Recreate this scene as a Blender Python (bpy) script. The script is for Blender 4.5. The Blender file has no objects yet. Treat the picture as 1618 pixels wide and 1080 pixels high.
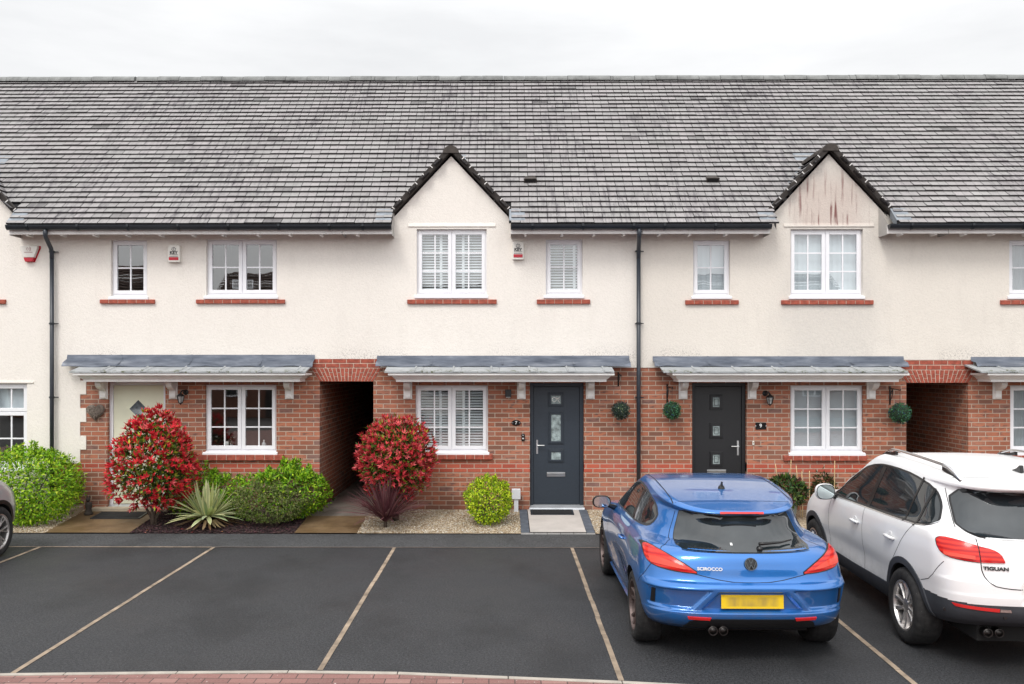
import bpy, bmesh, math, random
import numpy as np
from mathutils import Vector, Matrix
from mathutils.bvhtree import BVHTree

random.seed(7)
RNG = np.random.default_rng(11)
C = bpy.context.scene.collection
scene = bpy.context.scene
R = math.radians

# ------------------------------------------------------------------ camera
CAMZ, CAMY, FPX, PX0, PY0, YAW = 2.53, -14.5, 1370.0, 783.0, 581.0, R(0.42)
cd = bpy.data.cameras.new('camera')
cam = bpy.data.objects.new('camera', cd)
C.objects.link(cam)
cam.location = (0, CAMY, CAMZ)
cam.rotation_euler = (R(90), 0, YAW)
cd.sensor_fit = 'HORIZONTAL'
cd.sensor_width = 36.0
cd.lens = FPX / 1618.0 * 36.0
cd.shift_x = (809.0 - PX0) / 1618.0
cd.shift_y = (PY0 - 540.4) / 1618.0
cd.clip_start = 0.1
cd.clip_end = 2000
scene.camera = cam

# ------------------------------------------------------------------ sky and sun
SUN_EL, SUN_AZ = R(52), R(205)      # soft sun behind the clouds, behind the viewer and to the left
w = bpy.data.worlds.new('World')
scene.world = w
w.use_nodes = True
nt = w.node_tree
nt.nodes.clear()
wn = nt.nodes.new
out = wn('ShaderNodeOutputWorld')
sky = wn('ShaderNodeTexSky')
sky.sky_type = 'NISHITA'
sky.sun_disc = False
sky.sun_elevation = SUN_EL
sky.sun_rotation = SUN_AZ
bg1 = wn('ShaderNodeBackground')
bg1.inputs['Strength'].default_value = 0.05
bw = wn('ShaderNodeRGBToBW')           # the cloud sheet greys out most of the blue
mxs = wn('ShaderNodeMix')
mxs.data_type = 'RGBA'
mxs.inputs[0].default_value = 0.88
nt.links.new(sky.outputs[0], bw.inputs[0])
nt.links.new(sky.outputs[0], mxs.inputs[6])
nt.links.new(bw.outputs[0], mxs.inputs[7])
nt.links.new(mxs.outputs[2], bg1.inputs['Color'])
tc = wn('ShaderNodeTexCoord')
sep = wn('ShaderNodeSeparateXYZ')
nt.links.new(tc.outputs['Generated'], sep.inputs[0])
# overcast cloud layer: three times brighter overhead than at the horizon
mr = wn('ShaderNodeMapRange')
mr.inputs['From Min'].default_value = 0.0
mr.inputs['From Max'].default_value = 1.0
mr.inputs['To Min'].default_value = 0.50
mr.inputs['To Max'].default_value = 1.80
nt.links.new(sep.outputs['Z'], mr.inputs['Value'])
mp = wn('ShaderNodeMapping')
mp.inputs['Scale'].default_value = (1.0, 1.0, 4.5)
nt.links.new(tc.outputs['Generated'], mp.inputs['Vector'])
ns = wn('ShaderNodeTexNoise')
ns.inputs['Scale'].default_value = 2.3
ns.inputs['Detail'].default_value = 7
ns.inputs['Roughness'].default_value = 0.55
nt.links.new(mp.outputs[0], ns.inputs['Vector'])
cr = wn('ShaderNodeValToRGB')
cr.color_ramp.elements[0].position = 0.32
cr.color_ramp.elements[0].color = (0.80, 0.807, 0.817, 1)
cr.color_ramp.elements[1].position = 0.62
cr.color_ramp.elements[1].color = (1.0, 1.003, 1.006, 1)
nt.links.new(ns.outputs['Fac'], cr.inputs[0])
bg2 = wn('ShaderNodeBackground')
nt.links.new(cr.outputs[0], bg2.inputs['Color'])
mb_ = wn('ShaderNodeMapRange')        # thinner cloud on the sun's side, behind the viewer
mb_.inputs['From Min'].default_value = 0.1
mb_.inputs['From Max'].default_value = -0.9
mb_.inputs['To Min'].default_value = 0.0
mb_.inputs['To Max'].default_value = 0.75
nt.links.new(sep.outputs['Y'], mb_.inputs['Value'])
ms = wn('ShaderNodeMath')
ms.operation = 'ADD'
nt.links.new(mr.outputs[0], ms.inputs[0])
nt.links.new(mb_.outputs[0], ms.inputs[1])
nt.links.new(ms.outputs[0], bg2.inputs['Strength'])
ad = wn('ShaderNodeAddShader')
nt.links.new(bg1.outputs[0], ad.inputs[0])
nt.links.new(bg2.outputs[0], ad.inputs[1])
nt.links.new(ad.outputs[0], out.inputs['Surface'])

sl = bpy.data.lights.new('sun', 'SUN')
sl.energy = 1.5
sl.angle = R(18)
sl.color = (1.0, 0.96, 0.9)
so = bpy.data.objects.new('sun', sl)
C.objects.link(so)
so.location = (0, -20, 30)
d = Vector((math.sin(SUN_AZ) * math.cos(SUN_EL), math.cos(SUN_AZ) * math.cos(SUN_EL), math.sin(SUN_EL)))
so.rotation_euler = d.to_track_quat('Z', 'Y').to_euler()

scene.view_settings.view_transform = 'Standard'
scene.view_settings.look = 'None'
scene.view_settings.exposure = 0.0
scene.view_settings.gamma = 1.0
scene.view_settings.use_curve_mapping = False
scene.cycles.use_denoising = True
scene.cycles.max_bounces = 8
scene.cycles.transparent_max_bounces = 12
scene.cycles.caustics_reflective = False
scene.cycles.caustics_refractive = False


# ------------------------------------------------------------------ measuring helpers
def ray(px, py):
    u, wv = (px - PX0) / FPX, (PY0 - py) / FPX
    c, s = math.cos(YAW), math.sin(YAW)
    return Vector((u * c - s, u * s + c, wv))


def F(px, py, y=0.0):            # point of the photograph on the vertical plane at depth y -> (x, z)
    r = ray(px, py)
    t = (y - CAMY) / r.y
    return r.x * t, CAMZ + r.z * t


def FX(px, y=0.0):
    return F(px, 581, y)[0]


def FZ(py, y=0.0, px=800):
    return F(px, py, y)[1]


BED_F, BASE_Z = -1.37, 0.149


def gz(y):                        # height of the front gardens above the car park
    if y <= BED_F:
        return 0.0
    return 0.012 + (BASE_Z - 0.012) * min(1.0, (y - BED_F) / -BED_F)


def G(px, py, z=0.0):             # point of the photograph on level ground -> (x, y)
    r = ray(px, py)
    t = (z - CAMZ) / r.z
    return r.x * t, CAMY + r.y * t


# ------------------------------------------------------------------ scene helpers
def obj(name, me, mat=None, parent=None):
    o = bpy.data.objects.new(name, me)
    C.objects.link(o)
    if mat is not None:
        me.materials.append(mat)
    if parent is not None:
        o.parent = parent
    return o


def thing(name, label, cat, loc=(0, 0, 0), rotz=0.0, group=None):
    o = bpy.data.objects.new(name, None)
    C.objects.link(o)
    o.location = loc
    o.rotation_euler = (0, 0, rotz)
    o.empty_display_size = 0.1
    o['label'] = label
    o['category'] = cat
    if group:
        o['group'] = group
    return o


def tag(o, label, cat, group=None):
    o['label'] = label
    o['category'] = cat
    if group:
        o['group'] = group
    return o


def struct(o, kind='structure'):
    o['kind'] = kind
    return o


def wloc(o):                      # world offset of a thing built without rotation
    v = Vector((0, 0, 0))
    while o is not None:
        v += o.location
        o = o.parent
    return v


class MB:
    def __init__(s):
        s.v, s.f, s.c = [], [], []
        s.col = None

    def add(s, vs, fs, col=None):
        n = len(s.v)
        s.v.extend([tuple(p) for p in vs])
        s.f.extend([tuple(i + n for i in f) for f in fs])
        if col is not None:
            s.c.extend([col] * len(vs))

    def box(s, x0, x1, y0, y1, z0, z1, col=None):
        s.add([(x0, y0, z0), (x1, y0, z0), (x1, y1, z0), (x0, y1, z0),
               (x0, y0, z1), (x1, y0, z1), (x1, y1, z1), (x0, y1, z1)],
              [(0, 3, 2, 1), (4, 5, 6, 7), (0, 1, 5, 4), (1, 2, 6, 5), (2, 3, 7, 6), (3, 0, 4, 7)], col)

    def quad(s, a, b, c, d, col=None):
        s.add([a, b, c, d], [(0, 1, 2, 3)], col)

    def prism(s, poly, axis, a0, a1, col=None):   # poly of 2D points extruded along an axis
        n = len(poly)

        def p3(p, a):
            return {'x': (a, p[0], p[1]), 'y': (p[0], a, p[1]), 'z': (p[0], p[1], a)}[axis]
        vs = [p3(p, a0) for p in poly] + [p3(p, a1) for p in poly]
        fs = [tuple(range(n))[::-1], tuple(range(n, 2 * n))]
        fs += [(i, (i + 1) % n, n + (i + 1) % n, n + i) for i in range(n)]
        s.add(vs, fs, col)

    def tube(s, path, r, n=8, cap=True, col=None):
        path = [Vector(p) for p in path]
        rs = r if isinstance(r, (list, tuple)) else [r] * len(path)
        vs, fs = [], []
        prev = None
        for i, p in enumerate(path):
            t = (path[min(i + 1, len(path) - 1)] - path[max(i - 1, 0)]).normalized()
            if prev is None:
                ref = Vector((0, 0, 1)) if abs(t.z) < 0.9 else Vector((1, 0, 0))
                a = t.cross(ref).normalized()
            else:
                a = (prev - t * prev.dot(t)).normalized()
            prev = a
            b = t.cross(a)
            for k in range(n):
                an = 2 * math.pi * k / n
                vs.append(p + (a * math.cos(an) + b * math.sin(an)) * rs[i])
        m = len(path)
        for i in range(m - 1):
            for k in range(n):
                fs.append((i * n + k, i * n + (k + 1) % n, (i + 1) * n + (k + 1) % n, (i + 1) * n + k))
        if cap:
            fs.append(tuple(range(n))[::-1])
            fs.append(tuple(range((m - 1) * n, m * n)))
        s.add(vs, fs, col)

    def lathe(s, prof, centre, axis='z', n=24, col=None, cap=True):   # prof: list of (radius, height)
        cx, cy, cz = centre
        vs, fs = [], []
        for r, h in prof:
            for k in range(n):
                a = 2 * math.pi * k / n
                if axis == 'z':
                    vs.append((cx + r * math.cos(a), cy + r * math.sin(a), cz + h))
                elif axis == 'y':
                    vs.append((cx + r * math.cos(a), cy + h, cz + r * math.sin(a)))
                else:
                    vs.append((cx + h, cy + r * math.cos(a), cz + r * math.sin(a)))
        m = len(prof)
        for i in range(m - 1):
            for k in range(n):
                fs.append((i * n + k, i * n + (k + 1) % n, (i + 1) * n + (k + 1) % n, (i + 1) * n + k))
        if cap and prof[0][0] > 1e-5:
            fs.append(tuple(range(n))[::-1])
        if cap and prof[-1][0] > 1e-5:
            fs.append(tuple(range((m - 1) * n, m * n)))
        s.add(vs, fs, col)

    def build(s, name, mat, parent=None, smooth=False, bevel=0.0, fix=True, local=False):
        me = bpy.data.meshes.new(name)
        off = Vector((0, 0, 0)) if (local or parent is None) else wloc(parent)
        me.from_pydata([(p[0] - off.x, p[1] - off.y, p[2] - off.z) for p in s.v], [], s.f)
        if s.c and len(s.c) == len(s.v):
            at = me.attributes.new('tint', 'FLOAT_COLOR', 'POINT')
            at.data.foreach_set('color', np.array([(c[0], c[1], c[2], 1.0) for c in s.c], dtype=np.float32).ravel())
        if fix:
            bm = bmesh.new()
            bm.from_mesh(me)
            bmesh.ops.recalc_face_normals(bm, faces=bm.faces)
            bm.to_mesh(me)
            bm.free()
        if smooth:
            me.polygons.foreach_set('use_smooth', [True] * len(me.polygons))
        o = obj(name, me, mat, parent)
        if bevel > 0:
            b = o.modifiers.new('bevel', 'BEVEL')
            b.width = bevel
            b.segments = 2
            b.limit_method = 'ANGLE'
            b.angle_limit = R(40)
        return o


# ------------------------------------------------------------------ materials
class NT:
    def __init__(s, name):
        s.m = bpy.data.materials.new(name)
        s.m.use_nodes = True
        s.t = s.m.node_tree
        s.b = s.t.nodes['Principled BSDF']
        s.o = s.t.nodes['Material Output']

    def n(s, typ, **kw):
        x = s.t.nodes.new(typ)
        for k, v in kw.items():
            if k in x.inputs:
                x.inputs[k].default_value = v
            else:
                setattr(x, k, v)
        return x

    def l(s, a, b):
        s.t.links.new(a, b)

    def pos(s):
        return s.n('ShaderNodeNewGeometry').outputs['Position']

    def objc(s):
        return s.n('ShaderNodeTexCoord').outputs['Object']

    def mapping(s, vec, scale=(1, 1, 1), loc=(0, 0, 0), rot=(0, 0, 0)):
        m = s.n('ShaderNodeMapping')
        m.inputs['Scale'].default_value = scale
        m.inputs['Location'].default_value = loc
        m.inputs['Rotation'].default_value = rot
        s.l(vec, m.inputs['Vector'])
        return m.outputs[0]

    def noise(s, vec, scale, detail=4, rough=0.55):
        x = s.n('ShaderNodeTexNoise')
        x.inputs['Scale'].default_value = scale
        x.inputs['Detail'].default_value = detail
        x.inputs['Roughness'].default_value = rough
        s.l(vec, x.inputs['Vector'])
        return x.outputs['Fac']

    def ramp(s, fac, stops, interp='LINEAR'):
        r = s.n('ShaderNodeValToRGB')
        e = r.color_ramp.elements
        while len(e) < len(stops):
            e.new(0.5)
        for i, (p, c) in enumerate(stops):
            e[i].position = p
            e[i].color = (c[0], c[1], c[2], 1) if not isinstance(c, (int, float)) else (c, c, c, 1)
        r.color_ramp.interpolation = interp
        s.l(fac, r.inputs[0])
        return r.outputs[0]

    def mix(s, fac, a, b, mode='MIX'):
        m = s.n('ShaderNodeMix')
        m.data_type = 'RGBA'
        m.blend_type = mode
        for sock, v in ((m.inputs[0], fac), (m.inputs[6], a), (m.inputs[7], b)):
            if isinstance(v, (int, float)):
                sock.default_value = v if sock == m.inputs[0] else (v, v, v, 1)
            elif isinstance(v, (tuple, list)):
                sock.default_value = (v[0], v[1], v[2], 1)
            else:
                s.l(v, sock)
        return m.outputs[2]

    def math(s, op, a, b=0.0):
        m = s.n('ShaderNodeMath')
        m.operation = op
        for i, v in enumerate((a, b)):
            if isinstance(v, (int, float)):
                m.inputs[i].default_value = v
            else:
                s.l(v, m.inputs[i])
        return m.outputs[0]

    def maprange(s, v, a, b, c=0.0, d=1.0, smooth=True):
        m = s.n('ShaderNodeMapRange')
        if smooth:
            m.interpolation_type = 'SMOOTHSTEP'
        for nme, x in (('From Min', a), ('From Max', b), ('To Min', c), ('To Max', d)):
            m.inputs[nme].default_value = x
        s.l(v, m.inputs['Value'])
        return m.outputs[0]

    def bump(s, h, strength=0.3, dist=0.01):
        b = s.n('ShaderNodeBump')
        b.inputs['Strength'].default_value = strength
        b.inputs['Distance'].default_value = dist
        s.l(h, b.inputs['Height'])
        s.l(b.outputs[0], s.b.inputs['Normal'])

    def color(s, c):
        if isinstance(c, (tuple, list)):
            s.b.inputs['Base Color'].default_value = (c[0], c[1], c[2], 1)
        else:
            s.l(c, s.b.inputs['Base Color'])

    def set(s, rough=None, metal=None, spec=None, coat=None):
        for k, v in (('Roughness', rough), ('Metallic', metal), ('Specular IOR Level', spec), ('Coat Weight', coat)):
            if v is not None:
                s.b.inputs[k].default_value = v
        return s


def mat(name, c, rough=0.5, metal=0.0, var=0.12, vscale=6.0, bump=0.0, bscale=80.0, spec=None, coat=None, obj_space=False):
    t = NT(name)
    p = t.objc() if obj_space else t.pos()
    if var > 0:
        n1 = t.noise(p, vscale, 5)
        lo = tuple(x * (1 - var) for x in c)
        hi = tuple(min(1, x * (1 + var)) for x in c)
        t.color(t.ramp(n1, [(0.3, lo), (0.7, hi)]))
    else:
        t.color(c)
    if bump > 0:
        t.bump(t.noise(p, bscale, 4), bump, 0.004)
    t.set(rough, metal, spec, coat)
    return t.m


def sxyz(t, vec):
    x = t.n('ShaderNodeSeparateXYZ')
    t.l(vec, x.inputs[0])
    return x.outputs


def cxyz(t, x, y, z):
    c = t.n('ShaderNodeCombineXYZ')
    for i, v in enumerate((x, y, z)):
        if isinstance(v, (int, float)):
            c.inputs[i].default_value = v
        else:
            t.l(v, c.inputs[i])
    return c.outputs[0]


BW, BH = 0.2335, 0.0770


def brick_material(name, stops, mortar=(0.47, 0.365, 0.29), smudge=0.9, zoff=0.0):
    t = NT(name)
    p = t.pos()
    X, Y, Z = sxyz(t, p)
    v = cxyz(t, t.math('ADD', X, Y), t.math('ADD', Z, zoff), 0.0)
    wob = t.noise(p, 9, 3)
    b = t.n('ShaderNodeTexBrick')
    b.offset = 0.5
    b.squash = 1.0
    b.inputs['Color1'].default_value = (0, 0, 0, 1)
    b.inputs['Color2'].default_value = (1, 1, 1, 1)
    b.inputs['Mortar'].default_value = (0.5, 0.5, 0.5, 1)
    b.inputs['Scale'].default_value = 1.0
    b.inputs['Mortar Size'].default_value = 0.0072
    b.inputs['Mortar Smooth'].default_value = 0.15
    b.inputs['Bias'].default_value = 0.0
    b.inputs['Brick Width'].default_value = BW
    b.inputs['Row Height'].default_value = BH
    t.l(v, b.inputs['Vector'])
    base = t.ramp(b.outputs['Color'], stops)
    # darker dragged face in the middle of some bricks
    nz = t.noise(t.mapping(p, (9, 9, 30)), 1.0, 3)
    ma = t.ramp(nz, [(0.50, 0.0), (0.66, 1.0)])
    rnd = t.ramp(b.outputs['Color'], [(0.35, 0.25), (0.75, 1.0)])
    sm = t.math('MULTIPLY', t.math('MULTIPLY', ma, rnd), smudge)
    base = t.mix(sm, base, (0.115, 0.068, 0.062))
    fine = t.noise(p, 140, 3)
    base = t.mix(t.ramp(fine, [(0.35, 0.0), (0.75, 0.22)]), base, (0.48, 0.28, 0.20))
    mor = t.mix(t.noise(p, 30, 3), tuple(x * 0.8 for x in mortar), tuple(min(1, x * 1.15) for x in mortar))
    col = t.mix(b.outputs['Fac'], base, mor)
    big = t.noise(p, 0.9, 3)
    col = t.mix(t.maprange(big, 0.40, 0.75, 0.0, 0.10), col, (0.62, 0.5, 0.44))
    damp = t.math('MULTIPLY', t.maprange(Z, 0.55, 0.15), t.ramp(t.noise(p, 3.5, 4), [(0.35, 0.15), (0.7, 0.55)]))
    col = t.mix(damp, col, (0.13, 0.062, 0.045))
    t.color(col)
    h = t.math('ADD', t.math('MULTIPLY', b.outputs['Fac'], -1.0), t.math('MULTIPLY', fine, 0.5))
    t.bump(h, 0.55, 0.006)
    t.set(0.9, 0.0, 0.25)
    return t.m


M = {}
M['brick'] = brick_material('facing_brick', [(0.0, (0.175, 0.080, 0.056)), (0.22, (0.295, 0.100, 0.058)), (0.55, (0.370, 0.122, 0.069)),
                                             (0.85, (0.45, 0.162, 0.092)), (1.0, (0.20, 0.105, 0.09))])
M['red_brick'] = brick_material('red_engineering_brick', [(0.0, (0.36, 0.058, 0.034)), (0.5, (0.44, 0.075, 0.042)), (1.0, (0.50, 0.105, 0.060))], smudge=0.12)
M['sill_brick'] = mat('red_sill_brick', (0.34, 0.080, 0.050), 0.85, var=0.35, vscale=16, bump=0.3)
M['mortar'] = mat('mortar', (0.60, 0.47, 0.38), 0.95, var=0.15, bump=0.3)


def render_material(name, base, grime=0.0, streaks=None, grey_zone=None, mould=0.5):
    t = NT(name)
    p = t.pos()
    X, Y, Z = sxyz(t, p)
    big = t.noise(p, 0.55, 4)
    col = t.mix(t.maprange(big, 0.35, 0.68), tuple(x * 0.955 for x in base), base)
    mid = t.noise(t.mapping(p, (3.2, 3.2, 0.8)), 1.0, 5, 0.6)
    col = t.mix(t.maprange(mid, 0.5, 0.78, 0.0, 0.10 + grime * 0.3), col, (0.55, 0.50, 0.45))
    # black mould speckle in a band just above the canopies
    band = t.math('MULTIPLY', t.maprange(Z, 2.98, 2.72), t.maprange(Z, 2.55, 2.68))
    spk = t.ramp(t.noise(p, 60, 2), [(0.50, 0.0), (0.66, 1.0)])
    patch = t.maprange(t.noise(t.mapping(p, (1.1, 1, 0.2)), 1.0, 3), 0.42, 0.62)
    col = t.mix(t.math('MULTIPLY', t.math('MULTIPLY', band, spk), t.math('MULTIPLY', patch, mould)), col, (0.17, 0.155, 0.145))
    if grey_zone:
        x0, x1 = grey_zone
        cx, hw = (x0 + x1) / 2, (x1 - x0) / 2
        dx = t.math('ABSOLUTE', t.math('SUBTRACT', X, cx))
        nzz = t.noise(p, 1.3, 4)
        zone = t.maprange(t.math('ADD', dx, t.math('MULTIPLY', nzz, 0.9)), hw + 0.75, hw - 0.1)
        gsp = t.ramp(t.noise(p, 26, 4, 0.7), [(0.30, 0.5), (0.70, 1.0)])
        col = t.mix(t.math('MULTIPLY', t.math('MULTIPLY', zone, gsp), 0.42), col, (0.44, 0.425, 0.41))
    if streaks:
        # reddish algae streaks that ran down the gable from under the verge
        xa, xb, za, zb = streaks
        sn = t.noise(t.mapping(p, (17, 1, 0.85), loc=(3.1, 0, 0.4)), 1.0, 3, 0.5)
        st = t.ramp(sn, [(0.52, 0.0), (0.64, 1.0)])
        cxm, hwm = (xa + xb) / 2, (xb - xa) / 2
        inx = t.maprange(t.math('ADD', t.math('ABSOLUTE', t.math('SUBTRACT', X, cxm)), t.math('MULTIPLY', t.noise(p, 2.5, 3), 0.3)), hwm + 0.12, hwm - 0.38)
        inz = t.math('MULTIPLY', t.maprange(Z, za - 0.02, za + 0.03), t.maprange(Z, zb, zb - 0.6))
        brk = t.maprange(t.noise(t.mapping(p, (9, 1, 2.2)), 1.0, 3), 0.36, 0.6)
        k = t.math('MULTIPLY', t.math('MULTIPLY', inx, inz), 1.0)
        col = t.mix(t.math('MULTIPLY', k, 0.42), col, (0.52, 0.385, 0.335))
        col = t.mix(t.math('MULTIPLY', t.math('MULTIPLY', st, brk), t.math('MULTIPLY', k, 0.95)), col, (0.20, 0.078, 0.074))
    grain = t.noise(p, 34, 3, 0.7)
    col = t.mix(t.ramp(grain, [(0.32, 0.10), (0.60, 0.0)]), col, (0.38, 0.35, 0.31))
    t.color(col)
    h = t.math('ADD', t.noise(p, 75, 3, 0.6), t.math('MULTIPLY', grain, 1.3))
    t.bump(h, 0.45, 0.011)
    t.set(0.93, 0.0, 0.2)
    return t.m


CREAM = (0.875, 0.825, 0.765)
M['render'] = render_material('cream_roughcast', CREAM, 0.1)
M['render_clean'] = render_material('clean_cream_roughcast', CREAM, 0.1, mould=0.0)


def tile_material(name, stain=0.5, warm=(1, 1, 1)):
    t = NT(name)
    p = t.pos()
    a = t.n('ShaderNodeAttribute')
    a.attribute_name = 'tint'
    base = t.mix(1.0, a.outputs['Color'], warm, 'MULTIPLY')
    fine = t.noise(p, 45, 4)
    base = t.mix(t.maprange(fine, 0.35, 0.7, 0.0, 0.35), base, (0.22, 0.21, 0.212))
    # dark streaks running down the slope, gathered in loose drifts
    st = t.noise(t.mapping(p, (19, 2.6, 2.6)), 1.0, 4, 0.65)
    pa = t.noise(t.mapping(p, (0.75, 0.5, 0.5)), 1.0, 4, 0.6)
    k = t.math('MULTIPLY', t.ramp(st, [(0.47, 0.0), (0.66, 1.0)]), t.maprange(pa, 0.40, 0.62))
    base = t.mix(t.math('MULTIPLY', k, stain), base, (0.052, 0.045, 0.058))
    li = t.ramp(t.noise(p, 7, 5, 0.7), [(0.66, 0.0), (0.72, 1.0)])
    base = t.mix(t.math('MULTIPLY', li, 0.06), base, (0.38, 0.36, 0.24))
    t.color(base)
    t.bump(fine, 0.25, 0.004)
    t.set(0.85, 0.0, 0.3)
    return t.m


M['tile'] = tile_material('grey_concrete_tile', 0.58)
M['deck'] = mat('roof_felt', (0.012, 0.012, 0.013), 0.95, var=0.2)
M['ridge'] = mat('ridge_tile_grey', (0.20, 0.205, 0.20), 0.85, var=0.35, vscale=5, bump=0.25)
M['dark_ridge'] = mat('dark_brown_ridge_tile', (0.048, 0.038, 0.032), 0.75, var=0.35, vscale=12, bump=0.2)
M['verge'] = mat('dark_verge_mortar', (0.030, 0.024, 0.021), 0.85, var=0.4, vscale=15, bump=0.3)
M['white_pvc'] = mat('white_upvc', (0.83, 0.83, 0.86), 0.32, var=0.02)
M['white_trim'] = mat('white_painted_trim', (0.80, 0.775, 0.755), 0.5, var=0.07, vscale=5)
M['black_plastic'] = mat('black_gutter_plastic', (0.011, 0.015, 0.021), 0.35, var=0.2)
M['downpipe'] = mat('dark_grey_downpipe', (0.030, 0.036, 0.047), 0.35, var=0.25, vscale=3)
M['soffit'] = mat('soffit_board', (0.42, 0.40, 0.38), 0.6, var=0.1)


def lead_material():
    t = NT('weathered_lead')
    p = t.pos()
    n1 = t.noise(t.mapping(p, (2.2, 4, 11)), 1.0, 5, 0.6)
    col = t.ramp(n1, [(0.3, (0.075, 0.090, 0.120)), (0.52, (0.145, 0.165, 0.205)), (0.75, (0.27, 0.29, 0.33))])
    t.color(col)
    t.bump(t.noise(t.mapping(p, (5, 3, 16)), 1.0, 4), 0.35, 0.012)
    t.set(0.5, 0.25, 0.4)
    return t.m


M['lead'] = lead_material()
M['lead_light'] = mat('light_lead_flashing', (0.25, 0.275, 0.305), 0.45, 0.2, var=0.3, vscale=8, bump=0.2, bscale=12)


def canopy_tile_material():
    t = NT('pale_grey_canopy_tile')
    p = t.pos()
    X, Y, Z = sxyz(t, p)
    c = t.ramp(t.noise(p, 5, 5), [(0.3, (0.29, 0.305, 0.315)), (0.7, (0.40, 0.415, 0.425))])
    moss = t.math('MULTIPLY', t.ramp(t.noise(p, 13, 4, 0.7), [(0.52, 0.0), (0.62, 1.0)]), t.maprange(t.noise(p, 0.7, 2), 0.4, 0.55))
    moss = t.math('MULTIPLY', moss, t.maprange(Y, -0.36, -0.46))
    t.color(t.mix(moss, c, (0.085, 0.095, 0.04)))
    t.bump(t.noise(p, 40, 4), 0.12, 0.004)
    t.set(0.8)
    return t.m


M['canopy_tile'] = canopy_tile_material()


def glass_material(name='window_glass', ior=2.0, tint=(0.93, 0.97, 0.98)):
    t = NT(name)
    t.t.nodes.remove(t.b)
    tr = t.n('ShaderNodeBsdfTransparent')
    tr.inputs['Color'].default_value = (*tint, 1)
    gl = t.n('ShaderNodeBsdfGlossy')
    gl.inputs['Roughness'].default_value = 0.01
    fr = t.n('ShaderNodeFresnel')
    fr.inputs['IOR'].default_value = ior
    gm = t.n('ShaderNodeNewGeometry')
    ii = t.math('ADD', t.math('MULTIPLY', gm.outputs['Backfacing'], 1.0 / ior - ior), ior)
    t.l(ii, fr.inputs['IOR'])
    n1 = t.noise(t.objc(), 1.6, 2)
    bp = t.n('ShaderNodeBump')
    bp.inputs['Strength'].default_value = 0.02
    bp.inputs['Distance'].default_value = 0.05
    t.l(n1, bp.inputs['Height'])
    t.l(bp.outputs[0], gl.inputs['Normal'])
    mx = t.n('ShaderNodeMixShader')
    t.l(fr.outputs[0], mx.inputs[0])
    t.l(tr.outputs[0], mx.inputs[1])
    t.l(gl.outputs[0], mx.inputs[2])
    t.l(mx.outputs[0], t.o.inputs['Surface'])
    return t.m


M['glass'] = glass_material(ior=2.75)
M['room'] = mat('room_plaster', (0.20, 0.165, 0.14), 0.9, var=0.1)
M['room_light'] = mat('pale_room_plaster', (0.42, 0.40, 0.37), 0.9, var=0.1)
M['shutter'] = mat('white_shutter', (0.86, 0.87, 0.88), 0.45, var=0.03)
M['blind'] = mat('pale_blue_white_blind', (0.78, 0.83, 0.86), 0.6, var=0.04, vscale=3)
M['anthracite'] = mat('anthracite_door_paint', (0.026, 0.035, 0.048), 0.42, var=0.10, vscale=30, bump=0.06, bscale=160)
M['black_door'] = mat('black_door_paint', (0.012, 0.012, 0.014), 0.42, var=0.12, vscale=30, bump=0.06, bscale=160)
M['cream_door'] = mat('cream_door_paint', (0.74, 0.73, 0.57), 0.42, var=0.05, vscale=4)
M['steel'] = mat('brushed_steel', (0.62, 0.62, 0.62), 0.28, 1.0, var=0.08)
M['alu'] = mat('aluminium_threshold', (0.55, 0.57, 0.60), 0.4, 0.6, var=0.1)
M['frosted'] = mat('leaded_obscure_glass', (0.30, 0.36, 0.36), 0.12, var=0.5, vscale=18, bump=0.35, bscale=30, spec=0.7)
M['lead_strip'] = mat('dark_glazing_lead', (0.08, 0.09, 0.095), 0.4, 0.5, var=0.1)
M['black_metal'] = mat('black_ironwork', (0.010, 0.010, 0.011), 0.42, var=0.2)
M['black_gloss'] = mat('black_gloss_enamel', (0.006, 0.006, 0.007), 0.12, var=0.0)
M['white_paint'] = mat('white_letter_paint', (0.85, 0.85, 0.84), 0.5, var=0.0)
M['red_plastic'] = mat('red_alarm_plastic', (0.50, 0.012, 0.03), 0.3, var=0.08)
M['alarm_white'] = mat('offwhite_alarm_plastic', (0.80, 0.775, 0.72), 0.4, var=0.05)
M['timber_gate'] = mat('dark_timber_gate', (0.035, 0.025, 0.018), 0.8, var=0.3)
M['ceil'] = mat('passage_ceiling_board', (0.10, 0.085, 0.075), 0.9, var=0.2)


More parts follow.
